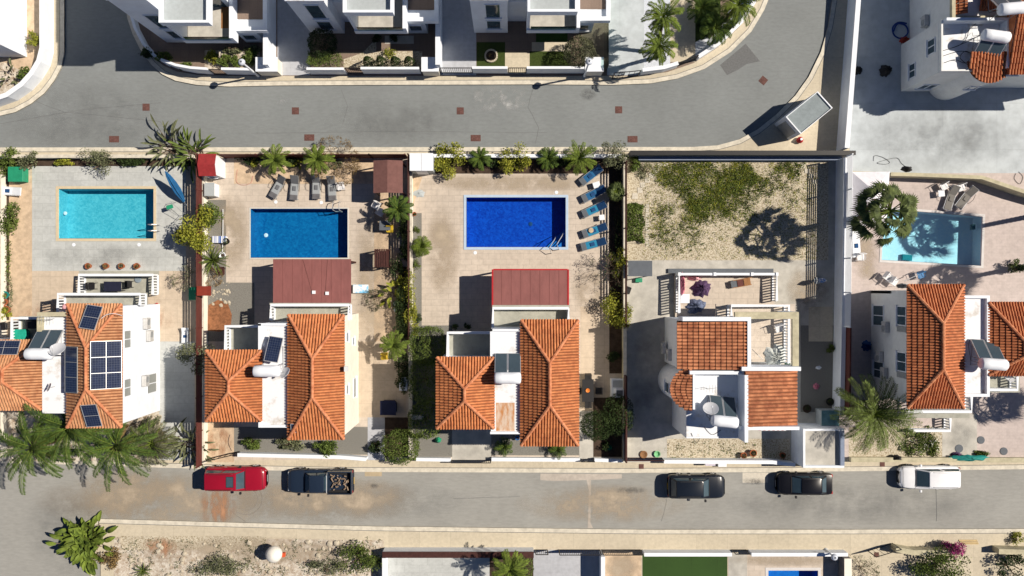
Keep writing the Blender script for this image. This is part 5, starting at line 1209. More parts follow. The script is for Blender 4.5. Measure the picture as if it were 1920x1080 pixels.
S('scrubby green bush beside the long white bottom wall', 668, 1052, 42, 1.8, 'weed', 1600, .14, rypx=26, lumps=16)
S('dark scrub left of the scrubby green bush', 610, 1066, 34, 1.1, 'olive', 900, .12, rypx=18, lumps=14)
S('dry brown bush beside the low corner palm', 206, 1046, 22, 1.0, 'dry', 700, .12)
S('large green bush at the bottom edge under the magenta bush', 1772, 1064, 52, 2.4, 'mid', 2600, .15, rypx=34, lumps=18)
S('magenta flowering bush over the sand wall', 1798, 1032, 22, 2.2, 'flower', 900, .12, rypx=14)
S('dark green bush in the bottom right corner', 1902, 1066, 26, 1.8, 'dark', 900, .14)
S('yellow flowering shrub at the right edge of the lower pavement', 1912, 1012, 12, 1.0, 'yg', 300, .12)
bare('leafless bush beside the grey loungers', 632, 306, 1.6, 48, n=9, lf='dry', depth=5)
bare('thin leafless bush leaning over the fence by the patio', 352, 522, 1.2, 26, n=7, lf='olive')
bare('bare bush casting a lacy shadow below the lowest blue lounger', 1140, 505, 2.2, 22, n=6, lf='dark')
bare('dry thorny bush on the orange path below the swing bench', 712, 560, 1.0, 26, n=7, lf='dark')
bare('dry climber on the gravel strip below the yucca', 402, 520, .5, 20, n=7, lf='dry')
bare('bare sprawling bush at the shaded drive in the bottom right', 1612, 1062, 1.4, 30, n=8, lf='olive')
bare('small bare shrub in the terrace garden of the first modern house', 442, 88, .9, 10, n=5)
# --- ground cover (uncountable)
def ground_cover(label, n, area_, lf, dens, size=.10, name='weeds', z=.13, h=.12):
    mb = MB(); x0, x1, y0, y1 = area_; k = 0; size *= 1.1; tries = 0
    while k < n and tries < n * 60:
        tries += 1; px, py = rnd.uniform(x0, x1), rnd.uniform(y0, y1)
        if rnd.random() > dens(px, py): continue
        x, y = X(px), Y(py); k += 1
        for j in range(7): leafq(mb, (x + rnd.gauss(0, .09), y + rnd.gauss(0, .09), z + rnd.uniform(0, h)), size * rnd.uniform(.6, 1.4), asp=.4)
    return tag(mb.build(name, LF[lf]), label, name.replace('_', ' '), kind='stuff')
from mathutils import noise as mnoise
def dens4(px, py):
    v = mnoise.fractal(Vector((px / 60.0, py / 60.0, 3.3)), 0.8, 2.2, 4)
    core = max(0, 1 - ((px - 1370) / 190) ** 2 - ((py - 340) / 85) ** 2) * 1.0 + max(0, 1 - ((px - 1265) / 80) ** 2 - ((py - 410) / 75) ** 2) * .45
    if math.hypot((px - 1395) / 60, (py - 325) / 22) < 1: core += .35
    return max(0.004, min(1, core * (.35 + 1.5 * v)))
ground_cover('patchy green weeds spread over the pale gravel garden', 3800, (1210, 1520, 306, 485), 'weed', dens4)
ground_cover('yellow green dry grass tufts over the pale gravel garden', 3600, (1205, 1530, 304, 486), 'yg', lambda a, b: min(1, dens4(a + 9, b + 5) * 1.2 + .14), .08, 'grass')
ground_cover('low weeds in the gravel strip before the bay house', 70, (1250, 1480, 828, 858), 'weed', lambda a, b: .5)
ground_cover('sparse dry weeds on the rubble strip at the bottom', 380, (225, 715, 1010, 1085), 'olive', lambda a, b: max(0.02, mnoise.noise(Vector((a / 30, b / 30, 1))) + .1))
ground_cover('dry plants scattered on the rocky ground below the solar villa', 200, (230, 305, 780, 855), 'dry', lambda a, b: .5)
ground_cover('white blossoms among the plants below the greige villa', 12, (1700, 1760, 805, 850), 'wflower', lambda a, b: .6, .1, 'flowers', .45, .15)
def rocks(label, n, area_, smin, smax, name='rocks', m=None):
    mb = MB(); x0, x1, y0, y1 = area_
    for i in range(n):
        x, y = X(rnd.uniform(x0, x1)), Y(rnd.uniform(y0, y1)); s = rnd.uniform(smin, smax) * rnd.random() ** .7 + .02; pr_ = [(s * .7, -.02), (s, s * .3), (s * .75, s * .6), (s * .3, s * .75)]
        ring = []
        off = [rnd.uniform(.75, 1.2) for _ in range(7)]
        mb.loft([[(x + r_ * off[k] * math.cos(k * .898), y + r_ * off[k] * math.sin(k * .898), .11 + z_) for k in range(7)] for r_, z_ in pr_], False, True)
    return tag(mb.build(name, m or M['stone']), label, name, kind='stuff')
rocks('scattered pale rocks on the rubble strip at the bottom', 150, (225, 718, 1012, 1085), .05, .28)
rocks('pale rocks on the ground below the solar villa', 160, (225, 306, 775, 856), .04, .2)
rocks('light stones edging the gravel strip right of the long brown fence', 60, (388, 432, 520, 575), .03, .15)
rocks('stones on the gravel strip before the bay house', 60, (1250, 1480, 826, 860), .02, .08)
rocks('stones and sand lumps in the corner garden soil of the first modern house', 50, (385, 485, 98, 130), .03, .14)
# ============================================================ roof gear
def heater():
    t = thing('solar_water_heater', '', 'water heater', (0, 0, 0), 'solar water heaters on the roofs')
    for s in (-1, 1):
        Mx = Matrix.Translation((s * .46, .62, .72)) @ Matrix.Rotation(R(-42), 4, 'X')
        c = MB().tbox(Mx, .88, 1.75, .09).build('collector', M['alu'], t)
        MB().tbox(Mx @ Matrix.Translation((0, 0, .05)), .80, 1.65, .012).build('pane', M['collector'], c)
    mb = MB(); r = .40; L = 1.85; rings = []
    for f, k in ((-.5, .35), (-.485, .8), (-.44, 1), (-.2, 1), (.2, 1), (.44, 1), (.485, .8), (.5, .35)):
        rings.append([(f * L, -.3 + r * k * math.cos(a), 1.45 + r * k * math.sin(a)) for a in [2 * math.pi * i / 16 for i in range(16)]])
    mb.loft(rings, True, True); mb.build('tank', M['white2'], t, smooth=True, sharp=50)
    mb = MB()
    for s in (-1, 1):
        mb.tube([(s * .7, -.55, 0), (s * .7, -.4, 1.15)], .025, 4); mb.tube([(s * .7, .1, 0), (s * .7, -.1, 1.15)], .025, 4); mb.tube([(s * .7, -.55, .03), (s * .7, 1.3, .05)], .02, 4)
    mb.tube([(-.7, -.4, 1.1), (.7, -.4, 1.1)], .025, 4); mb.build('stand', M['greymetal'], t)
    mb = MB(); mb.tube([(-.9, -.3, 1.4), (-1.05, -.2, .6), (-1.0, .8, .1), (-.95, 1.25, .12)], .015, 4); mb.tube([(.88, -.35, 1.3), (1.0, -.5, .4), (.9, -.9, .05)], .015, 4); mb.build('pipes', M['black'], t)
    return t
ht = heater()
HT = [(X(71,7.3), Y(664,7.3) + .3, 5.7, 0, 'solar water heater with slanted grey collectors on the solar panel villa'),
      (X(500,7.3), Y(696,7.3) + .3, 5.8, 0, 'solar water heater on the flat roof of the villa by the teal pool'),
      (X(952,7.3), Y(709,7.3) + .3, 5.8, 0, 'solar water heater with twin upright collectors on the middle flat roof'),
      (X(1361,6.6), Y(791,6.6) + .3, 5.0, R(-6), 'solar water heater on the sunken white roof of the bay house'),
      (X(1864,7.2), Y(683,7.2) + .3, 5.7, R(-4), 'solar water heater on the villa roof right of the light cyan pool villa'),
      (X(1862,6.6), Y(78,6.6), 5.4, R(172), 'solar water heater among cables on the top right roof terrace'),
      (X(1897,8.0), Y(8,8.0), 6.6, R(5), 'solar water heater at the top right edge above the tiled roof')]
for i, (a, b, c, e, l) in enumerate(HT):
    o = inst(ht, i > 0, (a, b, c), e, l, 1.0)
    if i == 1:
        for ch in [k for k in o.children if k.name.startswith('collector')]:
            for g in list(ch.children): bpy.data.objects.remove(g)
            bpy.data.objects.remove(ch)
def dish():
    t = thing('satellite_dish', '', 'satellite dish', (0, 0, 0), 'satellite dishes on the roofs'); Mx = Matrix.Translation((0, 0, 1.0)) @ Matrix.Rotation(R(-48), 4, 'X'); mb = MB(); n = 20
    rings = [[Mx @ Vector((r * math.cos(2 * math.pi * k / n), r * math.sin(2 * math.pi * k / n), r * r * .45 + o)) for k in range(n)] for r, o in ((.02, 0), (.2, 0), (.4, 0), (.5, 0), (.5, -.03), (.2, -.03), (.02, -.03))]
    mb.loft(rings, True, True); mb.build('reflector', mat('dish_grey', (0.55, 0.57, 0.6), rough=.5, var=.05), t, smooth=True, sharp=50)
    mb = MB(); mb.tube([(0, 0, 0), (0, -.05, .98)], .03, 6); mb.tube([Mx @ Vector((0, -.5, .1)), Mx @ Vector((0, -.25, .55))], .015, 4); mb.build('mast', M['greymetal'], t)
    mb = MB(); mb.tube([Mx @ Vector((0, -.25, .5)), Mx @ Vector((0, -.22, .62))], .04, 6); mb.build('receiver', M['white2'], t); return t
ds = dish()
for i, (a, b, z, rz, sc, l) in enumerate([(110,656,6.1,0,1.15,'large pale blue satellite dish right of the tank on the solar panel villa'),(534,700,5.8,R(40),.85,'small cream satellite dish beside the eaves of the villa by the teal pool'),
        (1332,767,5.0,R(10),1.1,'white satellite dish above the tank on the sunken bay house roof'),(1884,705,3.0,R(-30),1.15,'grey satellite dish on the balcony below the greige villa tank'),(87,728,5.7,R(60),.6,'small dark satellite dish at the left edge of the flat roof above the palms')]):
    inst(ds, i > 0, (X(a, z + 1), Y(b, z + 1), z), rz, l, sc)
def pvp(n, m, w, l, label, x, y, z, rx=0, ry=0, rz=0, fr=None):
    t = thing('solar_panel', label, 'solar panel')
    del t['category']; W_, L_2 = n * w, m * l
    MB().box(-W_/2, W_/2, -L_2/2, L_2/2, 0, .035).build('cells', M['pv'], t)
    mb = MB()
    for i in range(n + 1): a = -W_/2 + i * w; mb.box(a - .016, a + .016, -L_2/2, L_2/2, .0, .052)
    for j in range(m + 1): b = -L_2/2 + j * l; mb.box(-W_/2, W_/2, b - .016, b + .016, .002, .050)
    mb.build('frame', fr or M['alu'], t)
    mb = MB()
    for a in (-W_/2 + .1, W_/2 - .1):
        for b in (-L_2/2 + .1, L_2/2 - .1): mb.box(a - .03, a + .03, b - .03, b + .03, -.14, 0)
    mb.build('mounting_feet', M['greymetal'], t); own = h1 if x < -26 else h2; t.parent = own; t.location = Vector((x, y, z)) - own.location; t.rotation_euler = (R(rx), R(ry), R(rz)); return t
pvp(2, 3, .95, 1.10, 'large solar array of six panels on the sunlit slope beside the white wall', X(200,6.75), Y(684,6.75), 6.82, ry=31)
pvp(1, 3, 1.25, 1.06, 'dark solar array of three panels on the shaded slope by the flat roof', X(135,6.6), Y(693,6.6), 6.66, ry=-24, fr=M['greymetal'])
pvp(1, 2, 1.08, .85, 'solar panel on the upper hip of the solar villa roof', X(171,6.6), Y(595,6.6), 6.62, rx=-21, rz=-9)
pvp(1, 2, 1.05, .85, 'solar panel on the lower hip of the solar villa roof', X(172,6.6), Y(779,6.6), 6.62, rx=21, rz=4)
pvp(2, 2, 1.05, .5, 'solar panel on the smaller roof at the left edge of the photo', X(8,6.1), Y(652,6.1), 6.12, rx=-22)
pvp(1, 1, .95, 1.75, 'tilted blue solar panel on the villa roof by the teal pool', X(513,6.5), Y(655,6.5), 6.5, rx=-14, rz=-9)
pvp(1, 1, .38, .62, 'tiny solar panel at the low corner of the villa roof by the pickup', X(550,6.4), Y(803,6.4), 6.3, rx=14)
# wall and roof air conditioners
def ac():
    t = thing('air_conditioner', '', 'air conditioner', (0, 0, 0), 'air conditioners'); MB().bevbox(-.42, .42, -.16, .16, 0, .6, .03).build('casing', mat('casing_grey', (.5, .5, .49), rough=.5), t)
    mb = MB(); n = 16; rings = [[(-.1 + r * math.cos(2 * math.pi * k / n), .163 + o, .3 + r * math.sin(2 * math.pi * k / n)) for k in range(n)] for r, o in ((.23, 0), (.23, .02), (.2, .02), (.19, .004))]
    mb.loft(rings, False, True); mb.build('fan_grille', M['greymetal'], t)
    mb = MB(); mb.box(-.35, -.31, -.3, .16, -.06, -.002); mb.box(.31, .35, -.3, .16, -.06, -.002); mb.build('bracket', M['greymetal'], t); return t
a0 = ac()
for i, (x, y, z, rz, l) in enumerate([(-27.25,-3.6,1.9,R(-90),'air conditioner between the two upper wall windows of the solar villa'),(-27.25,-2.65,2.4,R(-90),'air conditioner nearest the balcony on the white wall of the solar villa'),(-27.25,-6.9,2.6,R(-90),'air conditioner above the lower window of the solar villa'),
      (27.8,-2.9,2.5,R(90),'air conditioner between the windows near the top of the greige villa wall'),(27.8,-5.2,1.6,R(90),'air conditioner above the low window of the greige villa'),(27.8,-6.35,2.3,R(90),'lowest air conditioner on the greige villa wall above the big fan palm'),
      (30.8,19.9,2.4,R(90),'air conditioner on the wall of the top right villa above the blue hose'),(11.75,-5.0,2.2,R(90),'left air conditioner outside the bay house wall'),(11.6,-4.6,.9,R(90),'second air conditioner at the foot of the bay house wall'),
      (-7.3,-10.0,.1,R(180),'white washing unit with round window beside the blue covered thing')]):
    inst(a0, i > 0, (x, y, z), rz, l)
# ============================================================ vehicles
def paint(name, col, rough=.25): return mat(name, col, var=.04, scale=2, rough=rough, spec=.6)
M['tyre'] = M['rubber']; M['headl'] = mat('headlamp', (.65, .7, .75), rough=.15, spec=.6); M['taill'] = mat('taillamp', (.35, .01, .01), rough=.2)
def wheel(t, x, y, r=.34, w=.22):
    s = 1 if y > 0 else -1; n = 18
    def ring(rr, yy): return [(x + rr * math.cos(2 * math.pi * k / n), yy, r + rr * math.sin(2 * math.pi * k / n)) for k in range(n)]
    mb = MB(); mb.loft([ring(r * .62, y + s * w / 2), ring(r * .93, y + s * w / 2), ring(r, y + s * w * .35), ring(r, y - s * w * .35), ring(r * .93, y - s * w / 2)], True, True)
    wh = mb.build('wheel', M['tyre'], t, smooth=False)
    mb = MB(); mb.loft([ring(r * .62, y + s * (w / 2 + .003)), ring(r * .5, y + s * (w / 2 - .02)), ring(r * .12, y + s * (w / 2 + .008))], False, True)
    for k in range(5):
        a = k * 1.2566; mb.tube([(x + .1 * r * math.cos(a), y + s * (w / 2 + .006), r + .1 * r * math.sin(a)), (x + .58 * r * math.cos(a), y + s * (w / 2 + .006), r + .58 * r * math.sin(a))], .03, 4)
    mb.build('rim', M['alu'], wh)
def hull(st, w, crown=.03):
    rings = []
    for x, kw, zb, zs in st:
        h = w / 2 * kw; R_ = [(-.86, zb), (-.97, zb + .12), (-1, zb + .3), (-1, zs - .28), (-.97, zs - .12), (-.88, zs - .02), (-.55, zs + crown * .7), (0, zs + crown)]
        rings.append([(x, a * h, z) for a, z in R_] + [(x, -a * h, z) for a, z in R_[-2::-1]])
    return rings
def car(label, x, y, rz, L, w, col, st, gh, name='parked_car', cat='car', bed=None, rails=False, sunroof=None, spare=False, zr=1.45, wb=.62, rw=.33, group='vehicles parked along the lower road'):
    """st: stations (x/L, width factor, z bottom, z shoulder); gh: greenhouse base rear, base front, top rear, top front (x/L)"""
    t = thing(name, label, cat, (0, 0, 0), group); P_ = paint('paint_' + name + '_%d' % int(col[0] * 1000 + col[2] * 100), col)
    mb = MB(); mb.loft(hull([(a * L, k, b, c) for a, k, b, c in st], w), True, True)
    body = mb.build('body', P_, t, smooth=True, sharp=38)
    def zsh(xx):
        for (a, _, _, c), (a2, _, _, c2) in zip(st[:-1], st[1:]):
            if a <= xx <= a2: return c + (c2 - c) * (xx - a) / (a2 - a)
        return st[0][3]
    br, bf, tr_, tf = gh; hb, htp = w / 2 * .87, w / 2 * .70; zb_ = zsh((br + bf) / 2) - .01; z1 = zr
    B = [(br * L, -hb * .93, zb_), (bf * L, -hb * .9, zb_), (bf * L, hb * .9, zb_), (br * L, hb * .93, zb_)]; Tt = [(tr_ * L, -htp * .95, z1 - .05), (tf * L, -htp, z1 - .05), (tf * L, htp, z1 - .05), (tr_ * L, htp * .95, z1 - .05)]
    def lerp4(f, q=1.0): return [tuple(B[i][k] + (Tt[i][k] - B[i][k]) * f for k in range(3)) for i in range(4)]
    mb = MB(); mb.loft([lerp4(0), lerp4(1)], False, True); mb.build('cabin', P_, t)
    mb = MB(); xa_, xb_ = tr_ * L, tf * L; rings = []
    for f, zz, kx in ((0, z1 - .055, 1.0), (.3, z1 - .02, .99), (1, z1, .95)):
        hw = htp * (1 - .1 * f); c_ = (xa_ + xb_) / 2; hx = (xb_ - xa_) / 2 * kx + .02; e = .12
        rings.append([(c_ - hx, -hw + e, zz), (c_ - hx + e, -hw, zz), (c_ + hx - e, -hw, zz), (c_ + hx, -hw + e, zz), (c_ + hx, hw - e, zz), (c_ + hx - e, hw, zz), (c_ - hx + e, hw, zz), (c_ - hx, hw - e, zz)])
    mb.loft(rings, True, True); roof = mb.build('roof', P_, t, smooth=True, sharp=30)
    def quad(a, b, c, d_, name_, m=.06, f0=.1, f1=.9):   # a,b bottom; c,d top
        a, b, c, d_ = map(Vector, (a, b, c, d_)); n = (b - a).cross(d_ - a).normalized(); cen = Vector(((B[0][0] + B[1][0]) / 2, 0, z1 / 2))
        if n.dot((a + b) / 2 - cen) < 0: n = -n
        def pt(u, v): return (a.lerp(b, u)).lerp(d_.lerp(c, u), v) + n * .012
        mb = MB(); q = [pt(m, f0), pt(1 - m, f0), pt(1 - m, f1), pt(m, f1)]; q2 = [p - n * .02 for p in q]; mb.loft([q2, q], True, True); return mb.build(name_, M['glass'], t)
    quad(B[1], B[2], Tt[2], Tt[1], 'windscreen', .06, .03, .95); quad(B[0], B[3], Tt[3], Tt[0], 'rear_window', .08, .1, .9)
    for i, j in ((0, 1), (3, 2)):
        a, b, c, d_ = B[i], B[j], Tt[j], Tt[i]
        mid = lambda p, q, f: tuple(p[k] + (q[k] - p[k]) * f for k in range(3))
        quad(a, mid(a, b, .5), mid(d_, c, .5), d_, 'side_window', .07, .15, .88); quad(mid(a, b, .5), b, c, mid(d_, c, .5), 'side_window', .07, .15, .88)
    for sx in (-1, 1):
        for sy in (-1, 1): wheel(t, sx * L * wb / 2, sy * (w / 2 - .10), rw)
    xf, xr = st[-1][0] * L, st[0][0] * L; kf, kr = st[-2][1], st[1][1]
    for sy in (-1, 1):
        mb = MB(); a = sy * w / 2 * kf; mb.bevbox(xf - .3, xf - .06, min(a * .58, a * .93), max(a * .58, a * .93), st[-2][3] - .2, st[-2][3] - .02, .02); mb.build('headlight', M['headl'], t)
        mb = MB(); a = sy * w / 2 * kr; mb.bevbox(xr + .01, xr + .16, min(a * .7, a * .96), max(a * .7, a * .96), st[1][3] - .32, st[1][3] - .04, .02); mb.build('taillight', M['taill'], t)
        mb = MB(); mb.bevbox(bf * L - .35, bf * L - .2, min(sy * (w / 2 - .02), sy * (w / 2 + .17)), max(sy * (w / 2 - .02), sy * (w / 2 + .17)), zb_ + .02, zb_ + .17, .02); mb.build('wing_mirror', M['black'] if col[0] < .3 else P_, t)
        for q in (.0, -.22):
            mb = MB(); xx = (bf + br) / 2 * L + q * L; mb.box(xx - .09, xx + .09, min(sy * w / 2, sy * (w / 2 + .015)), max(sy * w / 2, sy * (w / 2 + .015)), zb_ - .16, zb_ - .13); mb.build('door_handle', M['alu'], t)
    def sec(xx):
        for s0, s1 in zip(st[:-1], st[1:]):
            if s0[0] <= xx <= s1[0]: f = (xx - s0[0]) / (s1[0] - s0[0]); return (xx * L,) + tuple(s0[i] + (s1[i] - s0[i]) * f for i in (1, 2, 3))
    for gx in (.445, bf + .015, -.465):
        a_, b_ = sec(gx - .0025), sec(gx + .0025); mb = MB(); mb.loft([[(p[0], p[1] * 1.004, p[2] + .004) for p in r] for r in hull([a_, b_], w)]); mb.build('panel_gap', M['black'], body)
    mb = MB(); mb.box(xf - .06, xf + .015, -.26, .26, .42, .52); mb.build('number_plate', M['white2'], t); mb = MB(); mb.box(xr - .015, xr + .06, -.26, .26, .5, .6); mb.build('number_plate', M['yellow'], t)
    mb = MB(); mb.box(xf - .02, xf + .02, -.45, .45, .3, .5); mb.build('grille', M['black'], t)
    mb = MB(); mb.box(bf * L + .02, bf * L + .06, -hb * .8, hb * .8, zb_ + .01, zb_ + .03); mb.build('wiper', M['black'], t)
    if rails:
        for sy in (-1, 1): mb = MB(); mb.tube([(xa_ + .15, sy * htp * .88, z1 - .02), (xa_ + .25, sy * htp * .88, z1 + .06), (xb_ - .3, sy * htp * .88, z1 + .06), (xb_ - .2, sy * htp * .88, z1 - .02)], .022, 5); mb.build('roof_rail', M['black'] if rails == 2 else M['alu'], roof)
    if sunroof: mb = MB(); mb.box(sunroof[0], sunroof[1], -.38, .38, z1 - .02, z1 + .012); mb.build('sunroof', M['glass'], roof); mb = MB(); mb.box(sunroof[0] - .04, sunroof[1] + .04, -.42, .42, z1 - .02, z1 + .006); mb.build('sunroof_frame', M['black'], roof)
    if bed:
        xa2, xb2 = bed; mb = MB(); zt = zsh(xa2 / L) + .02; hw = w / 2 * .86
        mb.box(xa2, xb2, -hw, hw, zt - .03, zt + .035); mb.build('bed_floor', M['black'], t)
        mb = MB(); mb.box(xa2 - .06, xb2 + .02, -hw - .07, -hw, zt - .1, zt + .42); mb.box(xa2 - .06, xb2 + .02, hw, hw + .07, zt - .1, zt + .42); mb.box(xa2 - .07, xa2, -hw, hw, zt - .1, zt + .4); mb.build('bed_sides', P_, t)
        mb = MB(); 
        for yy in (-hw, hw): mb.tube([(xb2 + .05, yy * .95, zt + .3), (xb2 - .02, yy * .8, zt + .75)], .03, 5)
        mb.tube([(xb2 - .02, -hw * .8, zt + .75), (xb2 - .02, hw * .8, zt + .75)], .03, 5); mb.build('roll_bar', M['alu'], t)
    t.location = (x, y, .006); t.rotation_euler = (0, 0, rz); return t
suv = [(-.5,.70,.45,.74),(-.492,.86,.4,.88),(-.478,.94,.35,.96),(-.44,.99,.27,1.02),(-.3,1,.22,1.04),(.1,1,.22,1.03),(.2,1,.22,1.0),(.34,.99,.24,.98),(.41,.96,.28,.93),(.455,.89,.32,.88),(.485,.76,.38,.78),(.5,.58,.44,.62)]
sed = [(-.5,.76,.45,.72),(-.48,.9,.32,.88),(-.42,.97,.25,.92),(-.3,1,.2,.94),(.1,1,.2,.92),(.22,.99,.2,.9),(.34,.98,.22,.84),(.41,.94,.26,.79),(.455,.86,.3,.72),(.485,.72,.36,.64),(.5,.52,.42,.54)]
c1 = car('dark red off roader with a small roof window parked beside the orange drive', X(441,.9), -14.72, 0, 4.7, 1.88, (.27, .006, .022), suv, (-.47, .16, -.43, .07), zr=1.8, rails=2, sunroof=(-.35, .15), wb=.6, rw=.38)
pk = [(-.5,.93,.45,.88),(-.49,.97,.38,.95),(-.45,.99,.3,.98),(-.3,1,.3,1.0),(.1,1,.28,1.02),(.2,1,.26,1.0),(.36,.99,.26,.98),(.43,.95,.3,.93),(.48,.85,.34,.85),(.5,.7,.42,.7)]
c2 = car('dark blue pickup truck with an open loaded bed parked behind the red car', X(600,.9), -14.9, math.pi, 5.1, 1.86, (.014, .024, .045), pk, (-.12, .22, -.09, .12), name='pickup_truck', cat='pickup', zr=1.72, bed=(-2.45, -.68), rw=.38)
mb = MB()
for i in range(26):
    a, b = rnd.uniform(.9, 2.2), rnd.uniform(-.6, .6); mb.tbox(Matrix.Translation((c2.location.x + a, c2.location.y + b, 1.12 + rnd.random() * .12)) @ Matrix.Rotation(rnd.random() * 3, 4, 'Z') @ Matrix.Rotation(rnd.random(), 4, 'X'), rnd.uniform(.1, .45), .08, .07)
tag(mb.build('cut_branches', M['twig']), 'heap of cut wood and scraps in the pickup bed', 'load', kind='stuff')
car('black hatchback parked nearest to the grey gravel strip of the bay house', X(1306,.8), -15.32, 0, 4.4, 1.84, (.008, .012, .02), suv, (-.46, .2, -.38, .08), zr=1.55, wb=.6, rails=2)
car('black saloon with blue tinted windows parked below the white garage', X(1509,.8), -15.12, math.pi, 4.3, 1.74, (.006, .006, .008), sed, (-.38, .24, -.25, .1), zr=1.42)
car('white estate car with long roof and tinted windscreen parked furthest right', X(1744,.8), -14.62, math.pi, 4.65, 1.8, (.78, .8, .83), sed, (-.48, .24, -.42, .08), zr=1.5, rails=1)
# ============================================================ loungers and garden furniture
def lounger(fab, hd, frame, arms=False, name='sun_lounger', group=None, back=35, towel=None, label=''):
    t = thing(name, label, 'sun lounger', (0, 0, 0), group); L1, L2, w = 1.25, .75, .62; c, s = math.cos(R(back)), math.sin(R(back))
    MB().bevbox(-L1, 0, -w/2 + .03, w/2 - .03, .30, .35, .015).build('seat', fab, t)
    Mx = Matrix.Translation((0, 0, .33)) @ Matrix.Rotation(-R(back), 4, 'Y') @ Matrix.Translation((L2 / 2, 0, 0)); MB().tbox(Mx, L2, w - .06, .05).build('backrest', hd, t)
    mb = MB()
    for y in (-w/2, w/2): mb.tube([(-L1, y, .30), (.05, y, .30), (L2 * c, y, .3 + L2 * s)], .022, 5)
    mb.tube([(-L1, -w/2, .3), (-L1, w/2, .3)], .022, 5); mb.tube([(L2 * c, -w/2, .3 + L2 * s), (L2 * c, w/2, .3 + L2 * s)], .022, 5); mb.build('frame', frame, t)
    for x in (-L1 + .12, .1):
        for y in (-w/2, w/2): mb = MB(); mb.tube([(x, y, .3), (x + (.05 if x > 0 else -.05), y, 0)], .02, 5); mb.build('leg', frame, t)
    if arms:
        for y in (-w/2 - .07, w/2 + .07): mb = MB(); mb.tube([(-.55, y, .3), (-.45, y * 1.12, .48), (-.15, y * 1.18, .55), (.2, y * 1.05, .5), (.3, y, .45)], .018, 5); mb.build('armrest', M['black'], t)
    if towel: MB().bevbox(-L1 - .02, -L1 + .38, -w/2 + .02, w/2 - .02, .352, .37, .008).build('foot_pad', towel, t)
    MB().bevbox(-.55, -.2, -.14, .14, .352, .41, .02).build('pillow', M['bluefab2'] if not arms else hd, t)
    return t
bl = lounger(M['bluefab'], M['bluefab2'], M['alu'], back=28, towel=M['dgrey'], group='blue sun loungers beside the royal blue pool')
M['bluefab_deep'] = mat('deep_blue_fabric', (0.012, 0.10, 0.24), rough=.8, var=.12, scale=6)
bd = lounger(M['bluefab_deep'], M['bluefab2'], M['alu'], back=28, towel=M['dgrey'], group='blue sun loungers beside the royal blue pool')
for i, (a, b, an, l, pr_, u) in enumerate([(1113,325,38,'topmost blue sun lounger under the olive bush',bd,0),(1119,361,27,'second blue sun lounger from the top beside the small fan palm',bd,1),(1120,390,25,'third blue sun lounger from the top above the small white table',bl,0),(1121,430,20,'fourth blue sun lounger from the top with a round wicker thing on it',bl,1),(1119,456,15,'lowest blue sun lounger of the row of five',bl,1)]):
    inst(pr_, u, (X(a, .3), Y(b, .3), .13), R(an), l)
gr_ = lounger(M['greytex'], mat('grey_shade_textile', T(120,120,122), var=.1), M['greymetal'], arms=True, back=40, towel=mat('dark_strap', (.12,.12,.13)), group='grey sun loungers on the orange bed edge')
M['g2'] = mat('taupe_textile', T(140,134,126), var=.1, scale=20)
for i, (a, b, an, l) in enumerate([(526,344,60,'leftmost grey sun lounger tilted toward the small palm'),(554,345,84,'second grey sun lounger from the left'),(594,343,89,'third grey sun lounger from the left'),(623,346,92,'rightmost grey sun lounger beside the pale plastic box')]):
    inst(gr_, i > 0, (X(a, .3), Y(b, .3), .13), R(an), l)
tp = lounger(M['g2'], M['g2'], M['white2'], arms=True, back=30, group='taupe sun loungers above the light cyan pool')
for i, (a, b, an, l) in enumerate([(1783,365,72,'left taupe sun lounger above the light cyan pool'),(1813,366,52,'right taupe sun lounger above the light cyan pool')]): inst(tp, i > 0, (X(a, .3), Y(b, .3), .13), R(an), l)
wl_ = lounger(M['white2'], M['white2'], M['white2'], back=12)
inst(wl_, 0, (X(26,.3), Y(359,.3), .13), R(-4), 'white plastic sun lounger at the left edge by the green box')
inst(wl_, 1, (X(1603,.3), Y(452,.3), .13), R(94), 'narrow white sun lounger on a timber frame beside the white bar railing')
inst(wl_, 1, (X(349,.3), Y(625,.3), .13), R(88), 'white plastic sun lounger on the peach path beside the brown fence', sc=(.6,.9,1))
# chairs, tables
def chair(m, name='garden_chair', group=None, w=.5):
    t = thing(name, '', 'chair', (0, 0, 0), group); MB().bevbox(-w/2, w/2, -w/2, w/2, .42, .46, .015).build('seat', m, t)
    Mx = Matrix.Translation((0, w/2, .70)) @ Matrix.Rotation(R(12), 4, 'X'); mb = MB(); mb.tbox(Mx, w, .04, .5); mb.build('backrest', m, t)
    for x in (-w/2 + .03, w/2 - .03):
        for y in (-w/2 + .03, w/2 - .03): mb = MB(); mb.tube([(x, y, .42), (x * 1.1, y * 1.1, 0)], .018, 4); mb.build('leg', m, t)
        mb = MB(); mb.tube([(x * 1.15, w/2, .66), (x * 1.15, -w/2 + .05, .64), (x * 1.15, -w/2 + .08, .44)], .02, 4); mb.build('armrest', m, t)
    return t
def table(w, l, h, top, leg, label, x, y, rz=0, glass=False):
    t = thing('table', label, 'table', (0, 0, 0)); MB().bevbox(-w/2, w/2, -l/2, l/2, h - .04, h, .012).build('tabletop', top, t)
    for a in (-w/2 + .06, w/2 - .06):
        for b in (-l/2 + .06, l/2 - .06): mb = MB(); mb.tube([(a, b, h - .04), (a, b, 0)], .025, 4); mb.build('leg', leg, t)
    t.location = (x, y, .13); t.rotation_euler = (0, 0, rz); return t
ck = chair(M['black'], group='dark garden chairs')
PX = lambda a, b, z=.13: (X(a, .4), Y(b, .4), z)
table(.9, 1.75, .74, M['black'], M['alu'], 'black table with white rim and orange bowl beside the sand path', X(1102,.7), Y(732,.7))
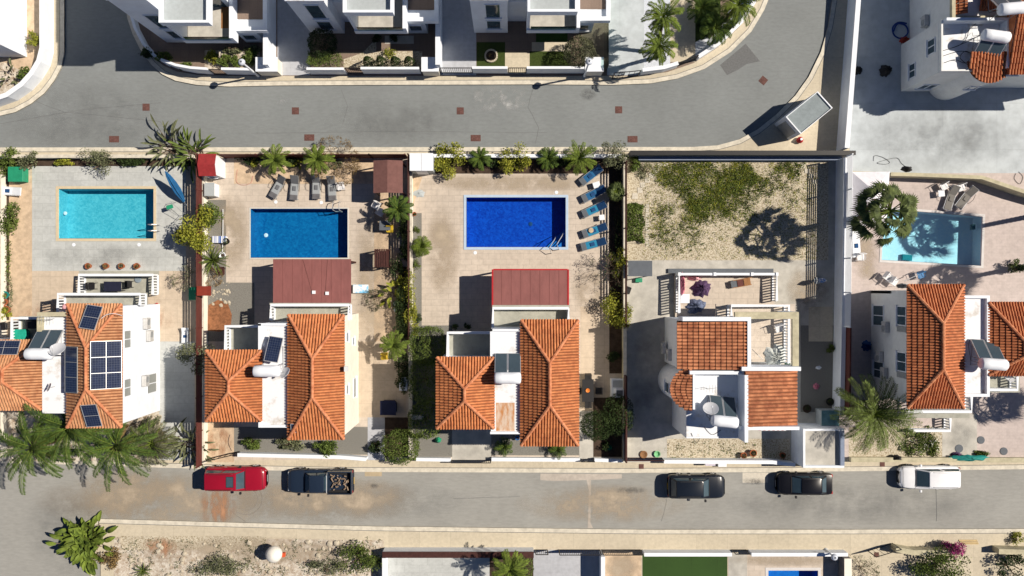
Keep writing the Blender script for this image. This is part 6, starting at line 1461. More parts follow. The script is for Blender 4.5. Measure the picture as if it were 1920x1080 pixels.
mb = MB(); mb.lathe((X(1102,.9), Y(732,.9), .87), [(.05, 0), (.13, .03), (.16, .09), (.14, .085), (.04, .03)], 14); tag(mb.build('bowl', mat('orange_bowl', (.7, .2, .03), rough=.4)), 'small orange bowl on the black table', 'bowl')
used = 0
for a, b, rz, l in [(1102,707,0,'dark chair at the upper end of the black table'),(1102,757,math.pi,'dark chair at the lower end of the black table'),(1122,732,R(-90),'dark chair on the right side of the black table'),(1084,732,R(90),'dark chair on the left side of the black table'),
        (174,536,R(90),'dark chair left of the black patio table'),(242,533,R(-90),'dark chair right of the black patio table'),(56,608,R(10),'dark garden chair on the left shaded balcony'),(1176,544,R(70),'dark folding chair below the grey sheet roof')]:
    inst(ck, used, PX(a, b, 3.0 if 'balcony' in l else .13), rz, l); used = 1
table(1.35, .75, .74, mat('navy_tablecloth', (.012, .014, .035), rough=.8), M['black'], 'navy patio table below the row of pots', X(213,.7), Y(537,.7))
table(.55, .45, .45, M['white2'], M['white2'], 'small white side table between the first two blue loungers', X(1118,.4), Y(347,.4), .3)
table(.42, .42, .45, M['white2'], M['white2'], 'small white side table between third and fourth blue loungers', X(1128,.4), Y(408,.4), .1)
table(.5, .5, .45, M['white2'], M['white2'], 'white side table left of the taupe loungers', X(1763,.4), Y(363,.4), .1)
table(.85, .75, .72, M['dgrey'], M['black'], 'dark table beside the yellow bucket under the small palm', X(722,.7), Y(423,.7), 0)
table(.7, .7, .5, M['white2'], M['white2'], 'white table with things on it left of the laundry on the terrace', X(1286,.9), Y(560,.9), 0)
cw_ = chair(mat('white_plastic', (.72, .73, .75), rough=.5), name='plastic_chair', group='white plastic chairs', w=.55)
used = 0
for a, b, z, rz, l in [(714,398,.13,R(60),'white plastic chair under the palm beside the dark table'),(706,386,.13,R(-30),'second white plastic chair above the dark table'),(640,350,.13,R(10),'pale plastic seat box right of the grey loungers'),(1662,519,.13,R(50),'white slatted chair above the greige villa'),(1674,528,.13,R(55),'second white slatted chair above the greige villa'),(1768,350,.13,R(30),'white folding chair left of the taupe loungers'),(1800,352,.13,R(20),'white chair between the taupe loungers'),(1435,612,3.0,R(15),'white seat on the bay house balcony'),(1612,482,.13,0,'small timber framed chair by the white bar railing')]:
    inst(cw_, used, PX(a, b, z), rz, l); used = 1
cb = chair(mat('blue_plastic', (.02, .16, .38), rough=.5), name='plastic_chair'); inst(cb, 0, PX(1724, 516), R(20), 'blue chair on the pink paving above the greige villa')
cg = chair(mat('yellow_plastic2', (.6, .42, .03), rough=.5), name='plastic_chair', group='yellow chairs'); inst(cg, 0, PX(722, 668), R(0), 'yellow chair under the palm of the orange path'); inst(cg, 1, PX(732, 430), R(0), 'small yellow chair beside the dark table'); 
# swing bench
t = thing('wooden_bench', 'dark brown wooden arbour bench beside the orange path', 'bench', (X(714), Y(484), .12)); x0, x1, y0, y1 = X(702,1.6), X(727,1.6), Y(501,1.6), Y(467,1.6)
mb = MB()
for i in range(6): a = x0 + (x1 - x0) * i / 6; mb.box(a + .01, a + (x1 - x0) / 6 - .03, y0, y1, 1.6, 1.66)
mb.build('slatted_roof', M['darkwood'], t); MB().box(x0 + .2, x1 - .1, y0 + .1, y1 - .1, .5, .56).build('seat', M['darkwood'], t); MB().box(x1 - .12, x1 - .06, y0 + .1, y1 - .1, .56, 1.2).build('backrest', M['darkwood'], t)
for a in (x0 + .05, x1 - .05):
    for b in (y0 + .05, y1 - .05): MB().box(a - .05, a + .05, b - .05, b + .05, .1, 1.6).build('post', M['darkwood'], t)
# brown pergola roof
t = thing('pergola', 'brown ridged pergola roof beside the grey loungers', 'pergola', (X(727), Y(332), 0)); x0, x1, y0, y1 = X(700,2.4), X(755,2.4), Y(362,2.4), Y(301,2.4); xm = (x0 + x1) / 2
for a, b, za, zb in ((x0, xm, 2.35, 2.65), (xm, x1, 2.65, 2.35)): mb = MB(); mb.loft([[(a, y0, za), (b, y0, zb), (b, y0, zb + .05), (a, y0, za + .05)], [(a, y1, za), (b, y1, zb), (b, y1, zb + .05), (a, y1, za + .05)]], True, True); mb.build('roof_sheet', mat('brown_roof_felt', T(134,92,84), var=.12, scale=3, rough=.85), t)
for a in (x0 + .1, x1 - .1):
    for b in (y0 + .1, y1 - .1): MB().box(a - .05, a + .05, b - .05, b + .05, 0, 2.34).build('post', M['darkwood'], t)
# sheds
t = thing('garden_shed', 'white playhouse shed with a red roof at the top of the brown fence', 'shed', (X(398), Y(312), 0)); x0, x1, y0, y1 = X(372,2.3), X(403,2.3), Y(327,2.3), Y(290,2.3); ym = (y0 + y1) / 2
mb = MB(); mb.loft([[(x, y0, 0), (x, y1, 0), (x, y1, 2.05), (x, ym, 2.3), (x, y0, 2.05)] for x in (x0 + .05, x1 - .03)], True, True); mb.build('wall', M['white2'], t)
for a, b, za, zb in ((y0 - .1, ym, 2.08, 2.36), (ym, y1 + .1, 2.36, 2.08)): mb = MB(); mb.loft([[(x, a, za), (x, b, zb), (x, b, zb + .04), (x, a, za + .04)] for x in (x0 - .05, x1 + .02)], True, True); mb.build('roof', mat('faded_red_roof', T(176,58,58), var=.15, scale=4, rough=.6), t)
win(t, 'y', y0, x0 + .3, x1 - .4, .9, 1.5, out=-1, n=1)
t = thing('storage_box', 'white storage box with open frame below the red roofed shed', 'storage box', (X(395), Y(356), 0)); x0, x1, y0, y1 = X(384,1.2), X(401,1.2), Y(367,1.2), Y(343,1.2)
mb = MB(); mb.bevbox(x0, x1, y0, y1, .1, 1.2, .03); mb.build('casing', M['white2'], t); MB().box(x0 - .02, x1 + .04, y0 - .02, y1 + .02, 1.2, 1.25).build('lid', M['boxgrey'], t); mb = MB(); [mb.tube([(x0, yy, 1.0), (x0 - .5, yy, 1.0)], .025, 4) for yy in (y0 + .1, y1 - .1)]; mb.build('arms', M['white2'], t)
t = thing('garden_shed', 'white flat roofed shed at the top corner left of the yellow green bush', 'shed', (X(790), Y(305), 0)); x0, x1, y0, y1 = X(768,2.1), X(812,2.1), Y(320,2.1), Y(287,2.1)
MB().box(x0 + .05, x1 - .05, y0 + .05, y1 - .05, 0, 2.0).build('wall', M['boxgrey'], t); MB().box(x0, (x0 + x1) / 2 - .01, y0, y1, 2.0, 2.08).build('roof_panel', M['white2'], t); MB().box((x0 + x1) / 2 + .01, x1, y0, y1, 2.0, 2.08).build('roof_panel', M['white2'], t); MB().box(x0 + .4, x1 - .5, y0 + .0, y0 + .045, .1, 1.85).build('door', M['white2'], t)
# kiosk at the bend
t = thing('utility_kiosk', 'tall grey flat topped kiosk standing turned at the road bend', 'kiosk', (X(1508), Y(222), 0)); q = [(1532,172),(1560,203),(1500,252),(1472,220)]; z = 2.5
p = [(X(a, z), Y(b, z)) for a, b in q]; mb = MB(); mb.prism(p, 0, z); mb.build('body', M['white2'], t)
def inset(p, w): c = (sum(a[0] for a in p) / 4, sum(a[1] for a in p) / 4); return [(c[0] + (a[0] - c[0]) * (1 - w), c[1] + (a[1] - c[1]) * (1 - w)) for a in p]
mb = MB(); o, i_ = p, inset(p, .055)
for k in range(4):
    j = (k + 1) % 4; mb.loft([[(o[k][0], o[k][1], z), (i_[k][0], i_[k][1], z), (i_[k][0], i_[k][1], z + .14), (o[k][0], o[k][1], z + .14)], [(o[j][0], o[j][1], z), (i_[j][0], i_[j][1], z), (i_[j][0], i_[j][1], z + .14), (o[j][0], o[j][1], z + .14)]])
mb.build('roof_edge', M['white2'], t); mb = MB(); mb.prism(inset(p, .056), z, z + .03); mb.build('roof_panel', mat('kiosk_roof', T(158,166,166), var=.1, scale=3), t)
a, b = Vector(p[2]), Vector(p[3]); n_ = Vector(((b - a).y, -(b - a).x)).normalized(); cpt = Vector((sum(q_[0] for q_ in p) / 4, sum(q_[1] for q_ in p) / 4))
if n_.dot(a - cpt) < 0: n_ = -n_
mb = MB(); A_, B_ = a.lerp(b, .15), a.lerp(b, .85); mb.loft([[(A_.x, A_.y, .15), (B_.x, B_.y, .15), (B_.x, B_.y, 2.1), (A_.x, A_.y, 2.1)], [(A_.x + n_.x * .03, A_.y + n_.y * .03, .15), (B_.x + n_.x * .03, B_.y + n_.y * .03, .15), (B_.x + n_.x * .03, B_.y + n_.y * .03, 2.1), (A_.x + n_.x * .03, A_.y + n_.y * .03, 2.1)]], True, True); mb.build('door', M['greymetal'], t)
t = thing('rubbish_bag', 'red bag leaning at the foot of the grey kiosk', 'bag', (X(1497), Y(264), .11)); mb = MB(); mb.lathe((X(1497), Y(264), .11), [(.12, 0), (.24, .08), (.26, .25), (.16, .42), (.05, .5)], 10); mb.build('sack', M['red'], t, smooth=True); MB().lathe((X(1497), Y(264), .6), [(.05, 0), (.1, .07)], 8).build('knot', M['white2'], t)
# white gazebo tent
t = thing('gazebo_tent', 'white gazebo tent half hidden by the tall fan palm', 'tent', (X(1632), Y(372), 0)); z = 2.1; q = [(X(1597,z), Y(322,z)), (X(1668,z), Y(322,z)), (X(1662,z), Y(420,z)), (X(1597,z), Y(425,z))]; ap = (X(1640,3), Y(358,3), 2.9)
mb = MB(); 
for k in range(4): a, b = q[k], q[(k + 1) % 4]; mb.face([(a[0], a[1], z), (b[0], b[1], z), ap]); mb.face([(a[0], a[1], z - .25), (b[0], b[1], z - .25), (b[0], b[1], z), (a[0], a[1], z)])
mb.build('canopy_cloth', mat('tent_cloth', (.72, .71, .76), var=.06), t)
for a in q: MB().box(a[0] - .03, a[0] + .03, a[1] - .03, a[1] + .03, 0, z).build('pole', M['white2'], t)
# parasols
def folded(label, px, py, h, m, tilt=(0, 0), L=1.3, r=.17, m2=None):
    x, y = X(px), Y(py); t = thing('parasol', label, 'parasol', (x, y, .12)); d = Vector((tilt[0], tilt[1], 1)).normalized(); b = Vector((x, y, .12)); mb = MB(); mb.tube([b, b + d * h], .025, 6); mb.build('pole', M['white2'], t)
    mb = MB(); n = 14; u = d.orthogonal().normalized(); v = d.cross(u); rings = []
    for f, k in ((0, .55), (.12, 1.0), (.3, .9), (.55, 1.05), (.8, .6), (1, .12)):
        rings.append([b + d * (h - L + L * f) + (u * math.cos(a) + v * math.sin(a)) * r * k * (1 if i % 2 else .68) for i, a in enumerate([2 * math.pi * j / n for j in range(n)])])
    mb.loft(rings, True, True); mb.build('canopy', m, t); MB().lathe((x, y, .12), [(.28, 0), (.28, .06), (.08, .1)], 14).build('base', M['greymetal'], t); return t
folded('folded blue and white parasol with a long thin shadow below the weedy garden', 1531, 526, 1.7, mat('blue_white_cloth', (.03, .1, .3), scale=5, col2=(.6, .62, .68), ratio=(.42, .5)), L=1.2, r=.2)
t = thing('parasol', 'long folded blue parasol lying tilted beside the turquoise pool terrace', 'parasol', (X(345), Y(376), .12))
a, b = Vector((X(345,.5), Y(378,.5), .45)), Vector((X(313,1.6), Y(322,1.6), 1.9)); d = (b - a); u = d.normalized().orthogonal().normalized(); v = d.normalized().cross(u); mb = MB(); rings = []
for f, k in ((0, .35), (.1, .55), (.35, 1.0), (.6, .95), (.85, .6), (1, .1)): rings.append([a + d * f + (u * math.cos(g) + v * math.sin(g)) * .3 * k * (1 if i % 2 else .7) for i, g in enumerate([2 * math.pi * j / 14 for j in range(14)])])
mb.loft(rings, True, True); mb.build('canopy', M['parasolblue'], t); mb = MB(); mb.tube([a - d * .15, b + d * .06], .025, 6); mb.build('pole', M['white2'], t)
# drying rack by the fence tree
t = thing('clothes_rack', 'metal clothes rack with a green cloth beside the fence tree', 'clothes rack', (X(332), Y(390), .12)); mb = MB()
for a, b in (((320,378),(345,400)),((312,392),(340,408)),((320,378),(312,392)),((345,400),(322,425))): mb.tube([(X(a[0],.8), Y(a[1],.8), .85), (X(b[0],.8), Y(b[1],.8), .85)], .018, 4)
for a in ((320,378),(345,400),(312,392),(340,408)): mb.tube([(X(a[0],.8), Y(a[1],.8), .85), (X(a[0],.8) + .15, Y(a[1],.8), .12)], .015, 4)
mb.build('frame', M['greymetal'], t); mb = MB(); mb.tbox(Matrix.Translation((X(318,.9), Y(388,.9), .88)) @ Matrix.Rotation(.3, 4, 'Z'), .5, .3, .06); mb.build('cloth', M['green'], t)
# pots
def pot(label, px, py, r=.22, h=.32, m=None, plant='dry', n=90, name='flower_pot', cat='flower pot', group=None, z=.12):
    x, y = X(px, z), Y(py, z); t = thing(name, label, cat, (x, y, z), group); mb = MB(); mb.lathe((x, y, z), [(r * .7, 0), (r, h), (r * 1.1, h), (r * 1.1, h + .04), (r * .88, h + .04), (r * .85, h - .04)], 16); mb.build('pot', m or M['terra'], t)
    MB().lathe((x, y, z + h - .05), [(r * .84, 0), (r * .3, .02)], 12).build('soil', M['soil'], t)
    if plant: mb = MB(); cloud(mb, (x, y, z + h + .1), r * 1.0, r * 1.0, .22, n, .09, 5); mb.build('plant', LF[plant], t)
    return t
for a, l, pl in ((169,'first terracotta pot from the left below the turquoise pool','dry'),(202,'second terracotta pot from the left with a dry plant','dry'),(231,'third terracotta pot from the left with pale green leaves','olive'),(260,'rightmost terracotta pot of the row of four','dry')): pot(l, a, 499, plant=pl, group='terracotta pots on the grey terrace')
pot('round white planter with dark soil on the gravel strip', 420, 479, r=.24, h=.35, m=M['white2'], plant=None)
pot('dark pot with a spiky plant beside the striped towel table', 427, 453, r=.24, h=.35, m=M['black'], plant='mid')
pot('little dark pot plant at the top of the narrow gravel bed', 778, 402, r=.15, plant='dark'); pot('blue pot on the white side of the middle flat roof below', 970, 820, r=.16, h=.3, m=mat('blue_glaze', (.02,.12,.35)), plant=None)
pot('left pot with a pinkish plant at the bay house front wall', 1392, 852, plant='dry'); pot('dark planter with leaves by the gate of the bay house', 1410, 848, r=.26, plant='dark'); pot('brown pot by the end of the white front wall of the bay house', 1465, 852, r=.22, plant='dark')
pot('small dark pot beside the light door of the grey pebble path', 1553, 752, plant='dark', r=.28, m=M['black']); pot('pot left of the air conditioner block on the pebble path', 1510, 765, r=.3, plant='dark', m=M['soil'])
for a, b, l, pl in ((14,553,'teal pot among the clutter on the left edge','yg'),(12,566,'terracotta pot among the clutter on the left edge','dry'),(16,580,'brown pot lowest in the clutter on the left edge','dry')): pot(l, a, b, r=.28, plant=pl, m=M['teal'] if 'teal' in l else M['terra'])
mb = MB(); mb.lathe((X(1206), Y(851), .12), [(.1, 0), (.26, .03), (.3, .12), (.24, .12), (.1, .06)], 14); tag(mb.build('wicker_bowl', mat('wicker', (.25, .13, .06), var=.3, scale=20)), 'round brown bowl beside the driveway gate of the bay house', 'bowl')
mb = MB(); mb.lathe((X(1231), Y(850), .12), [(.16, 0), (.24, .15), (.26, .18), (.2, .16), (.1, .04)], 12); tag(mb.build('bucket', mat('light_green_plastic', (.2, .5, .25))), 'light green tub beside the round brown bowl', 'bucket')
# barbecue, boxes, bins
t = thing('barbecue', 'white masonry barbecue at the edge of the dark round bushes', 'barbecue', (X(1158), Y(728), .12)); x0, x1, y0, y1 = X(1147,1), X(1170,1), Y(746,1), Y(711,1)
mb = MB(); mb.box(x0, x1, y0, y1, .1, .9); mb.build('body', M['white'], t); MB().box(x0 + .25, x1 - .06, y0 + .1, y0 + .7, .9, 1.3).build('chimney', M['white2'], t); MB().box(x0 + .32, x1 - .14, y0 + .18, y0 + .62, 1.3, 1.32).build('grate', M['dgrey'], t); MB().box(x0 + .1, x1 - .1, y0 + .8, y1 - .1, .9, .93).build('worktop', M['boxgrey'], t)
t = thing('lean_to_roof', 'dark grey sheet roof beside the sand wall below the weedy garden', 'canopy', (X(1200), Y(503), .12)); x0, x1, y0, y1 = X(1178,1.9), X(1223,1.9), Y(518,1.9), Y(489,1.9)
MB().box(x0, x1, y0, y1, 1.85, 1.9).build('roof_sheet', M['dgrey'], t)
for a in (x0 + .05, x1 - .05):
    for b in (y0 + .05, y1 - .05): MB().box(a - .03, a + .03, b - .03, b + .03, .12, 1.85).build('post', M['greymetal'], t)
def box_thing(name, label, cat, a, b, c, e, z1, m, lidm=None, z0=.12, bev=.03):
    t = thing(name, label, cat, (X((a + b) / 2), Y((c + e) / 2), z0)); mb = MB(); mb.bevbox(X(a, z1), X(b, z1), Y(e, z1), Y(c, z1), z0, z1 - .04, bev); mb.build('body', m, t)
    mb = MB(); mb.bevbox(X(a, z1) - .02, X(b, z1) + .02, Y(e, z1) - .02, Y(c, z1) + .02, z1 - .037, z1, .012); mb.build('lid', lidm or m, t); return t
box_thing('garden_box', 'green box with flat lid beside the white lounger at the left edge', 'box', 15, 42, 313, 340, .9, M['green'])
box_thing('laundry_machine', 'pale washing machine block below the sunlit side yard', 'washing machine', 749, 763, 708, 732, .85, M['white2'])
box_thing('tank_box', 'pale grey water tank box with blue top on the pebble path', 'water tank', 1541, 1573, 770, 801, 1.4, M['boxgrey'], mat('teal_glass_top', (.12, .24, .28), rough=.2))
box_thing('green_crate', 'green crate under the edge of the dark grey sheet roof', 'crate', 1192, 1204, 522, 529, .4, M['green'])
box_thing('cushion_box', 'teal box beside the shadow stripes of the long brown fence', 'box', 354, 368, 539, 562, .7, M['green'])
box_thing('red_box', 'red brown board box lying across the long brown fence', 'box', 369, 395, 537, 554, 2.35, mat('red_board', T(150,58,42), var=.15), z0=2.2)
box_thing('cardboard_box', 'dark open crate on the gravel strip below the yucca', 'crate', 408, 420, 501, 515, .3, M['darkwood'])
box_thing('towel_table', 'low table under a blue and white striped towel', 'table', 398, 424, 443, 455, .5, mat('stripe_white', (.7,.72,.75)), mat('stripe_blue', (.03, .1, .35), scale=1, col2=(.7, .72, .75), ratio=(.48, .52), stretch=(6, .01, .01)))
box_thing('meter_box', 'pale lilac box standing on the pavement behind the black hatchback', 'utility box', 1323, 1341, 866, 873, .9, mat('lilac_panel', (.6, .56, .64))); box_thing('meter_box', 'white and blue box next to the pale lilac box on the pavement', 'utility box', 1347, 1362, 866, 875, .5, M['white2'])
box_thing('pool_float', 'white and light blue paddling float right of the canopy', 'pool float', 662, 690, 534, 549, .35, mat('float_white', (.7, .75, .8)), mat('float_blue', (.2, .5, .75), scale=1.5, col2=(.75, .78, .8), ratio=(.45, .55)))
box_thing('black_cover', 'blue black covered motorbike shape in the shaded side yard', 'cover', 713, 742, 752, 778, 1.0, mat('navy_cover', (.01, .015, .05), rough=.5), bev=.2)
box_thing('garden_table_cover', 'dark covered table on the shaded left balcony', 'table', 48, 66, 600, 616, 3.8, M['black'], z0=3.0)
box_thing('balcony_cushion', 'green rounded seat on the left shaded balcony', 'seat', 24, 47, 618, 636, 3.7, mat('emerald', (.01, .32, .22), var=.15), z0=3.0, bev=.15)
t = thing('balcony_table', 'pink round seat at the balcony rail corner of the solar villa', 'stool', (X(122,3.6), Y(576,3.6), 3.0)); MB().lathe((X(122,3.6), Y(576,3.6), 3.0), [(.2, 0), (.24, .3), (.26, .55), (.1, .58)], 14).build('cushion', mat('pale_pink', (.7, .38, .42)), t, smooth=True)
# round things
def disc(label, px, py, r, m, name, cat, z=.12, hh=.03):
    mb = MB(); mb.lathe((X(px, z), Y(py, z), z), [(r, 0), (r, hh * .7), (r * .9, hh), (r * .2, hh * 1.05)], 22); return tag(mb.build(name, m), label, cat)
disc('round grey disc on the patio near the balustrade end', 259, 524, .26, mat('disc_grey', (.2,.25,.3)), 'weight_disc', 'parasol weight', .14, .1)
disc('round dark drain cover in the driveway below the greige villa', 1839, 825, .3, M['dgrey'], 'drain_cover', 'drain cover', .13); disc('dark oval slab beside the rolled green cover', 1798, 841, .32, M['dgrey'], 'drain_cover', 'drain cover', .13); disc('dark grey slab at the right end of the pink drive', 1882, 846, .3, M['dgrey'], 'drain_cover', 'drain cover', .13)
disc('upper white lantern globe by the orange path bed', 742, 569, .17, M['boxgrey'], 'stone_ball', 'ornament', .13, .3); disc('lower white lantern globe by the orange path bed', 743, 581, .17, M['boxgrey'], 'stone_ball', 'ornament', .13, .3)
disc('round wicker hat lying on the fourth blue lounger', 1108, 432, .2, mat('straw', (.5,.4,.28)), 'straw_hat', 'hat', .52, .08)
t = thing('stone_ring_bed', 'white stone ring with dark earth in the middle of the shaded lawn', 'planter', (X(921), Y(106), .12)); mb = MB(); n = 20
for k in range(n): a = 2 * math.pi * k / n; mb.tbox(Matrix.Translation((X(921) + .46 * math.cos(a), Y(106) + .46 * math.sin(a), .2)) @ Matrix.Rotation(a, 4, 'Z'), .12, .13, .16)
mb.build('ring_stones', M['stone'], t); MB().lathe((X(921), Y(106), .12), [(.42, 0), (.38, .06), (.05, .1)], 18).build('soil', M['soil'], t); bb = MB(); cloud(bb, (X(921), Y(106), .35), .2, .2, .2, 60, .09, 4); bb.build('plant', LF['dry'], t)
# globe ornament bottom
t = thing('white_balloon', 'white ball shaped canopy with an orange fin above the rubble strip', 'ornament', (X(497), Y(1036), .12)); c_ = (X(513,1.4), Y(1040,1.4)); mb = MB(); mb.lathe((c_[0], c_[1], .75), [(.04, 0), (.42, .12), (.62, .42), (.62, .7), (.42, 1.0), (.04, 1.12)], 22); mb.build('ball', mat('balloon_white', (.72, .7, .64), rough=.5, var=.06), t, smooth=True, sharp=60)
mb = MB(); mb.tube([(c_[0], c_[1], .1), (c_[0], c_[1], .8)], .05, 8); mb.build('stem', M['greymetal'], t); mb = MB(); mb.tbox(Matrix.Translation((c_[0] + .68, c_[1] - .1, 1.1)), .22, .3, .3); mb.build('fin', mat('orange_red', (.6, .09, .03)), t)
# fallen green cover, tarps
def lump(name, label, cat, px, py, rx, ry, h, m, n=26, z=.12, seed=1, rz=0):
    r = random.Random(seed); mb = MB(); rings = []; ofs = [r.uniform(.75, 1.15) for _ in range(n)]
    for f in (1, .92, .75, .5, .22, .03): rings.append([(X(px) + rx * f * ofs[k] * math.cos(2 * math.pi * k / n + rz), Y(py) + ry * f * ofs[k] * math.sin(2 * math.pi * k / n + rz), z + h * (1 - f * f) * (1 + .35 * math.sin(k * 2.1 + f * 6)) * (1 if f < .99 else 0)) for k in range(n)])
    mb.loft(rings, False, True); return tag(mb.build(name, m, smooth=True), label, cat)
lump('rolled_cover', 'long rolled teal green cover lying on the low sand wall', 'cover', 1812, 856, 1.6, .26, .35, M['teal'], seed=3, z=.5)
lump('rubbish_heap', 'black bin bag lying at the low sand wall left of the green cover', 'bag', 1676, 856, .5, .22, .35, M['black'], seed=4, z=.4); lump('dark_bag', 'dark bag between the slab and the rolled green cover', 'bag', 1790, 851, .45, .2, .35, M['purple'], seed=8)
lump('plastic_tarp', 'crumpled white tarpaulin on the bay house balcony', 'tarpaulin', 1429, 662, .85, .85, .5, mat('tarp_white', (.6, .64, .62), rough=.4, var=.2, scale=3), seed=5, z=2.95, rz=.4)
lump('cloth_heap', 'dark green leafy heap beside the white tarpaulin', 'plant heap', 1452, 684, .42, .5, .4, mat('dark_green_cloth', (.015, .09, .03), var=.4, scale=8), seed=6, z=2.95)
lump('laundry_pile', 'purple patterned laundry pile on the front terrace', 'laundry', 1312, 540, .85, .7, .55, M['purple'], seed=7, z=.5); lump('laundry_pile', 'pink laundry hanging at the left end of the front terrace', 'laundry', 1276, 533, .25, .9, .6, M['pink'], seed=9, z=.5); lump('laundry_pile', 'pale pink blanket on the terrace rail beside the purple pile', 'laundry', 1299, 522, .45, .2, .4, mat('pale_pink', (.7, .38, .42)), seed=10, z=.5); lump('laundry_pile', 'grey blue heap of clothes low on the left of the front terrace', 'laundry', 1302, 574, .8, .6, .45, mat('blue_grey_cloth', (.12, .15, .24), var=.5, scale=9), seed=11, z=.5)
lump('covered_seat', 'blue grey cushion pile at the upper edge of the villa terrace', 'cushions', 1692, 536, .55, .2, .35, M['dgrey'], seed=12); lump('rubbish_heap', 'dark rubbish heap against the long white front yard wall', 'rubbish', 1698, 317, .45, .25, .3, M['black'], seed=13)
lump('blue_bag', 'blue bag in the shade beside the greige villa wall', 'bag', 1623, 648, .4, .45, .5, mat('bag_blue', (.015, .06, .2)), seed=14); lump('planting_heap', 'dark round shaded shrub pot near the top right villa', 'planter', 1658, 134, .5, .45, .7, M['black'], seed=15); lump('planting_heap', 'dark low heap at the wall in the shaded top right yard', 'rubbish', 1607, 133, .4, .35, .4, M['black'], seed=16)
lump('red_cloth_heap', 'red cloth heap beside the coiled blue hose', 'cloth', 1694, 76, .4, .3, .3, mat('dull_red', (.35, .05, .03)), seed=17); lump('plastic_sheet', 'pale sheet lying at the wall by the white flat roofed shed', 'sheet', 786, 363, .5, .32, .1, M['boxgrey'], seed=18, z=.13)
lump('pebble_litter', 'white paper litter on the pebble path beside the bay house', 'litter', 1533, 689, .25, .15, .05, M['white2'], seed=19, z=.13); lump('toy', 'pink toy heap on the pebble path beside the bay house', 'toy', 1529, 724, .25, .25, .15, M['pink'], seed=20, z=.13)
lump('red_ball', 'red watering can at the corner of the patio balustrade', 'watering can', 295, 572, .18, .18, .3, M['red'], seed=21); lump('garden_ornament', 'teal garden ornament beside the patio balustrade', 'ornament', 269, 569, .2, .2, .4, M['green'], seed=22); lump('green_chair', 'dark green wire thing in the grey gravel below the low hedge', 'ornament', 821, 824, .28, .25, .4, M['green'], seed=23); lump('green_chair', 'green bowl in the dark corner bed by the lower road', 'bowl', 1141, 838, .25, .25, .3, M['green'], seed=24)
# pool toys and robot
mb = MB(); mb.tbox(Matrix.Translation((X(1712), Y(482), -.95)) @ Matrix.Rotation(-.1, 4, 'Z'), .75, .45, .25); tag(mb.build('pool_robot', mat('teal_dark', (.02, .2, .24))), 'dark teal cleaning box on the floor of the light cyan pool', 'pool cleaner')
mb = MB(); mb.box(X(1826), X(1832), Y(420), Y(430), -.5, -.2); tag(mb.build('pool_skimmer', M['dgrey']), 'small dark skimmer opening in the right wall of the cyan pool', 'skimmer')
# hoses and cables
def hose(label, pts, r, m, z=.15, name='hose', cat='hose'):
    l = [(X(a, z), Y(b, z), z) for a, b in pts]; s = []
    for i in range(len(l) - 1):
        p0, p1, p2, p3 = [Vector(l[min(max(j, 0), len(l) - 1)]) for j in (i - 1, i, i + 1, i + 2)]
        for k in range(6): f = k / 6; s.append(.5 * ((2 * p1) + (p2 - p0) * f + (2 * p0 - 5 * p1 + 4 * p2 - p3) * f * f + (3 * p1 - p0 - 3 * p2 + p3) * f ** 3))
    s.append(Vector(l[-1])); mb = MB(); mb.tube(s, r, 5); return tag(mb.build(name, m), label, cat)
hose('coiled blue hose in the shaded top right yard', [(1675,60),(1683,45),(1698,48),(1702,62),(1690,72),(1677,66),(1674,52),(1684,42),(1700,44)], .06, mat('hose_blue', (.01, .04, .2)))
hose('thin grey cable looped on the pale yard above the white tent', [(1638,302),(1640,292),(1655,295),(1668,304),(1660,308),(1645,305),(1680,296),(1690,306),(1700,314)], .014, M['black'])
hose('thin cable looped on the pale yard at the right edge', [(1905,325),(1902,335),(1912,345),(1918,332),(1910,322)], .014, M['black'])
hose('thin pipe lying along the gravel strip beside the towel table', [(418,392),(418,430),(417,475)], .025, M['white2'], .3, 'pipe', 'pipe')
hose('thin garden hose on the orange bed below the red roofed shed', [(445,318),(443,340),(455,347),(470,343),(474,330)], .02, mat('hose_pink', (.5,.25,.2)))
hose('dark bent rail in the peach drive below the left tiled roof', [(431,815),(428,830),(434,845)], .02, M['blackmetal'])
for k, pts in enumerate([[(1768,95),(1790,88),(1820,75),(1850,60)],[(1768,105),(1800,96),(1830,100),(1868,92),(1882,84)],[(1770,118),(1790,112),(1810,118),(1822,104),(1810,96),(1800,108),(1815,122)],[(1785,90),(1800,84),(1812,72),(1818,55),(1836,40),(1870,18)]]): hose(['upper','middle','looped','rising'][k] + ' black cable on the top right roof terrace', pts, .022, M['black'], 5.5, 'cable', 'cable')
hose('thin white cable over the upper hip of the solar villa roof', [(190,597),(200,590),(215,588),(229,592)], .018, M['white2'], 6.9, 'cable', 'cable')
for k, pts in enumerate([[(1296,812),(1305,830),(1312,822)],[(1320,800),(1335,815),(1352,806)]]): hose(['left','right'][k] + ' thin cable on the sunken white roof of the bay house', pts, .018, M['black'], 5.03, 'cable', 'cable')
hose('thin pole lying across the white tarpaulin balcony', [(1410,655),(1431,675)], .02, M['greymetal'], 3.6, 'pole', 'pole')
hose('leaning metal pole with hook above the greige villa roof', [(1695,527),(1722,515)], .03, M['alu'], .9, 'pole', 'pole')
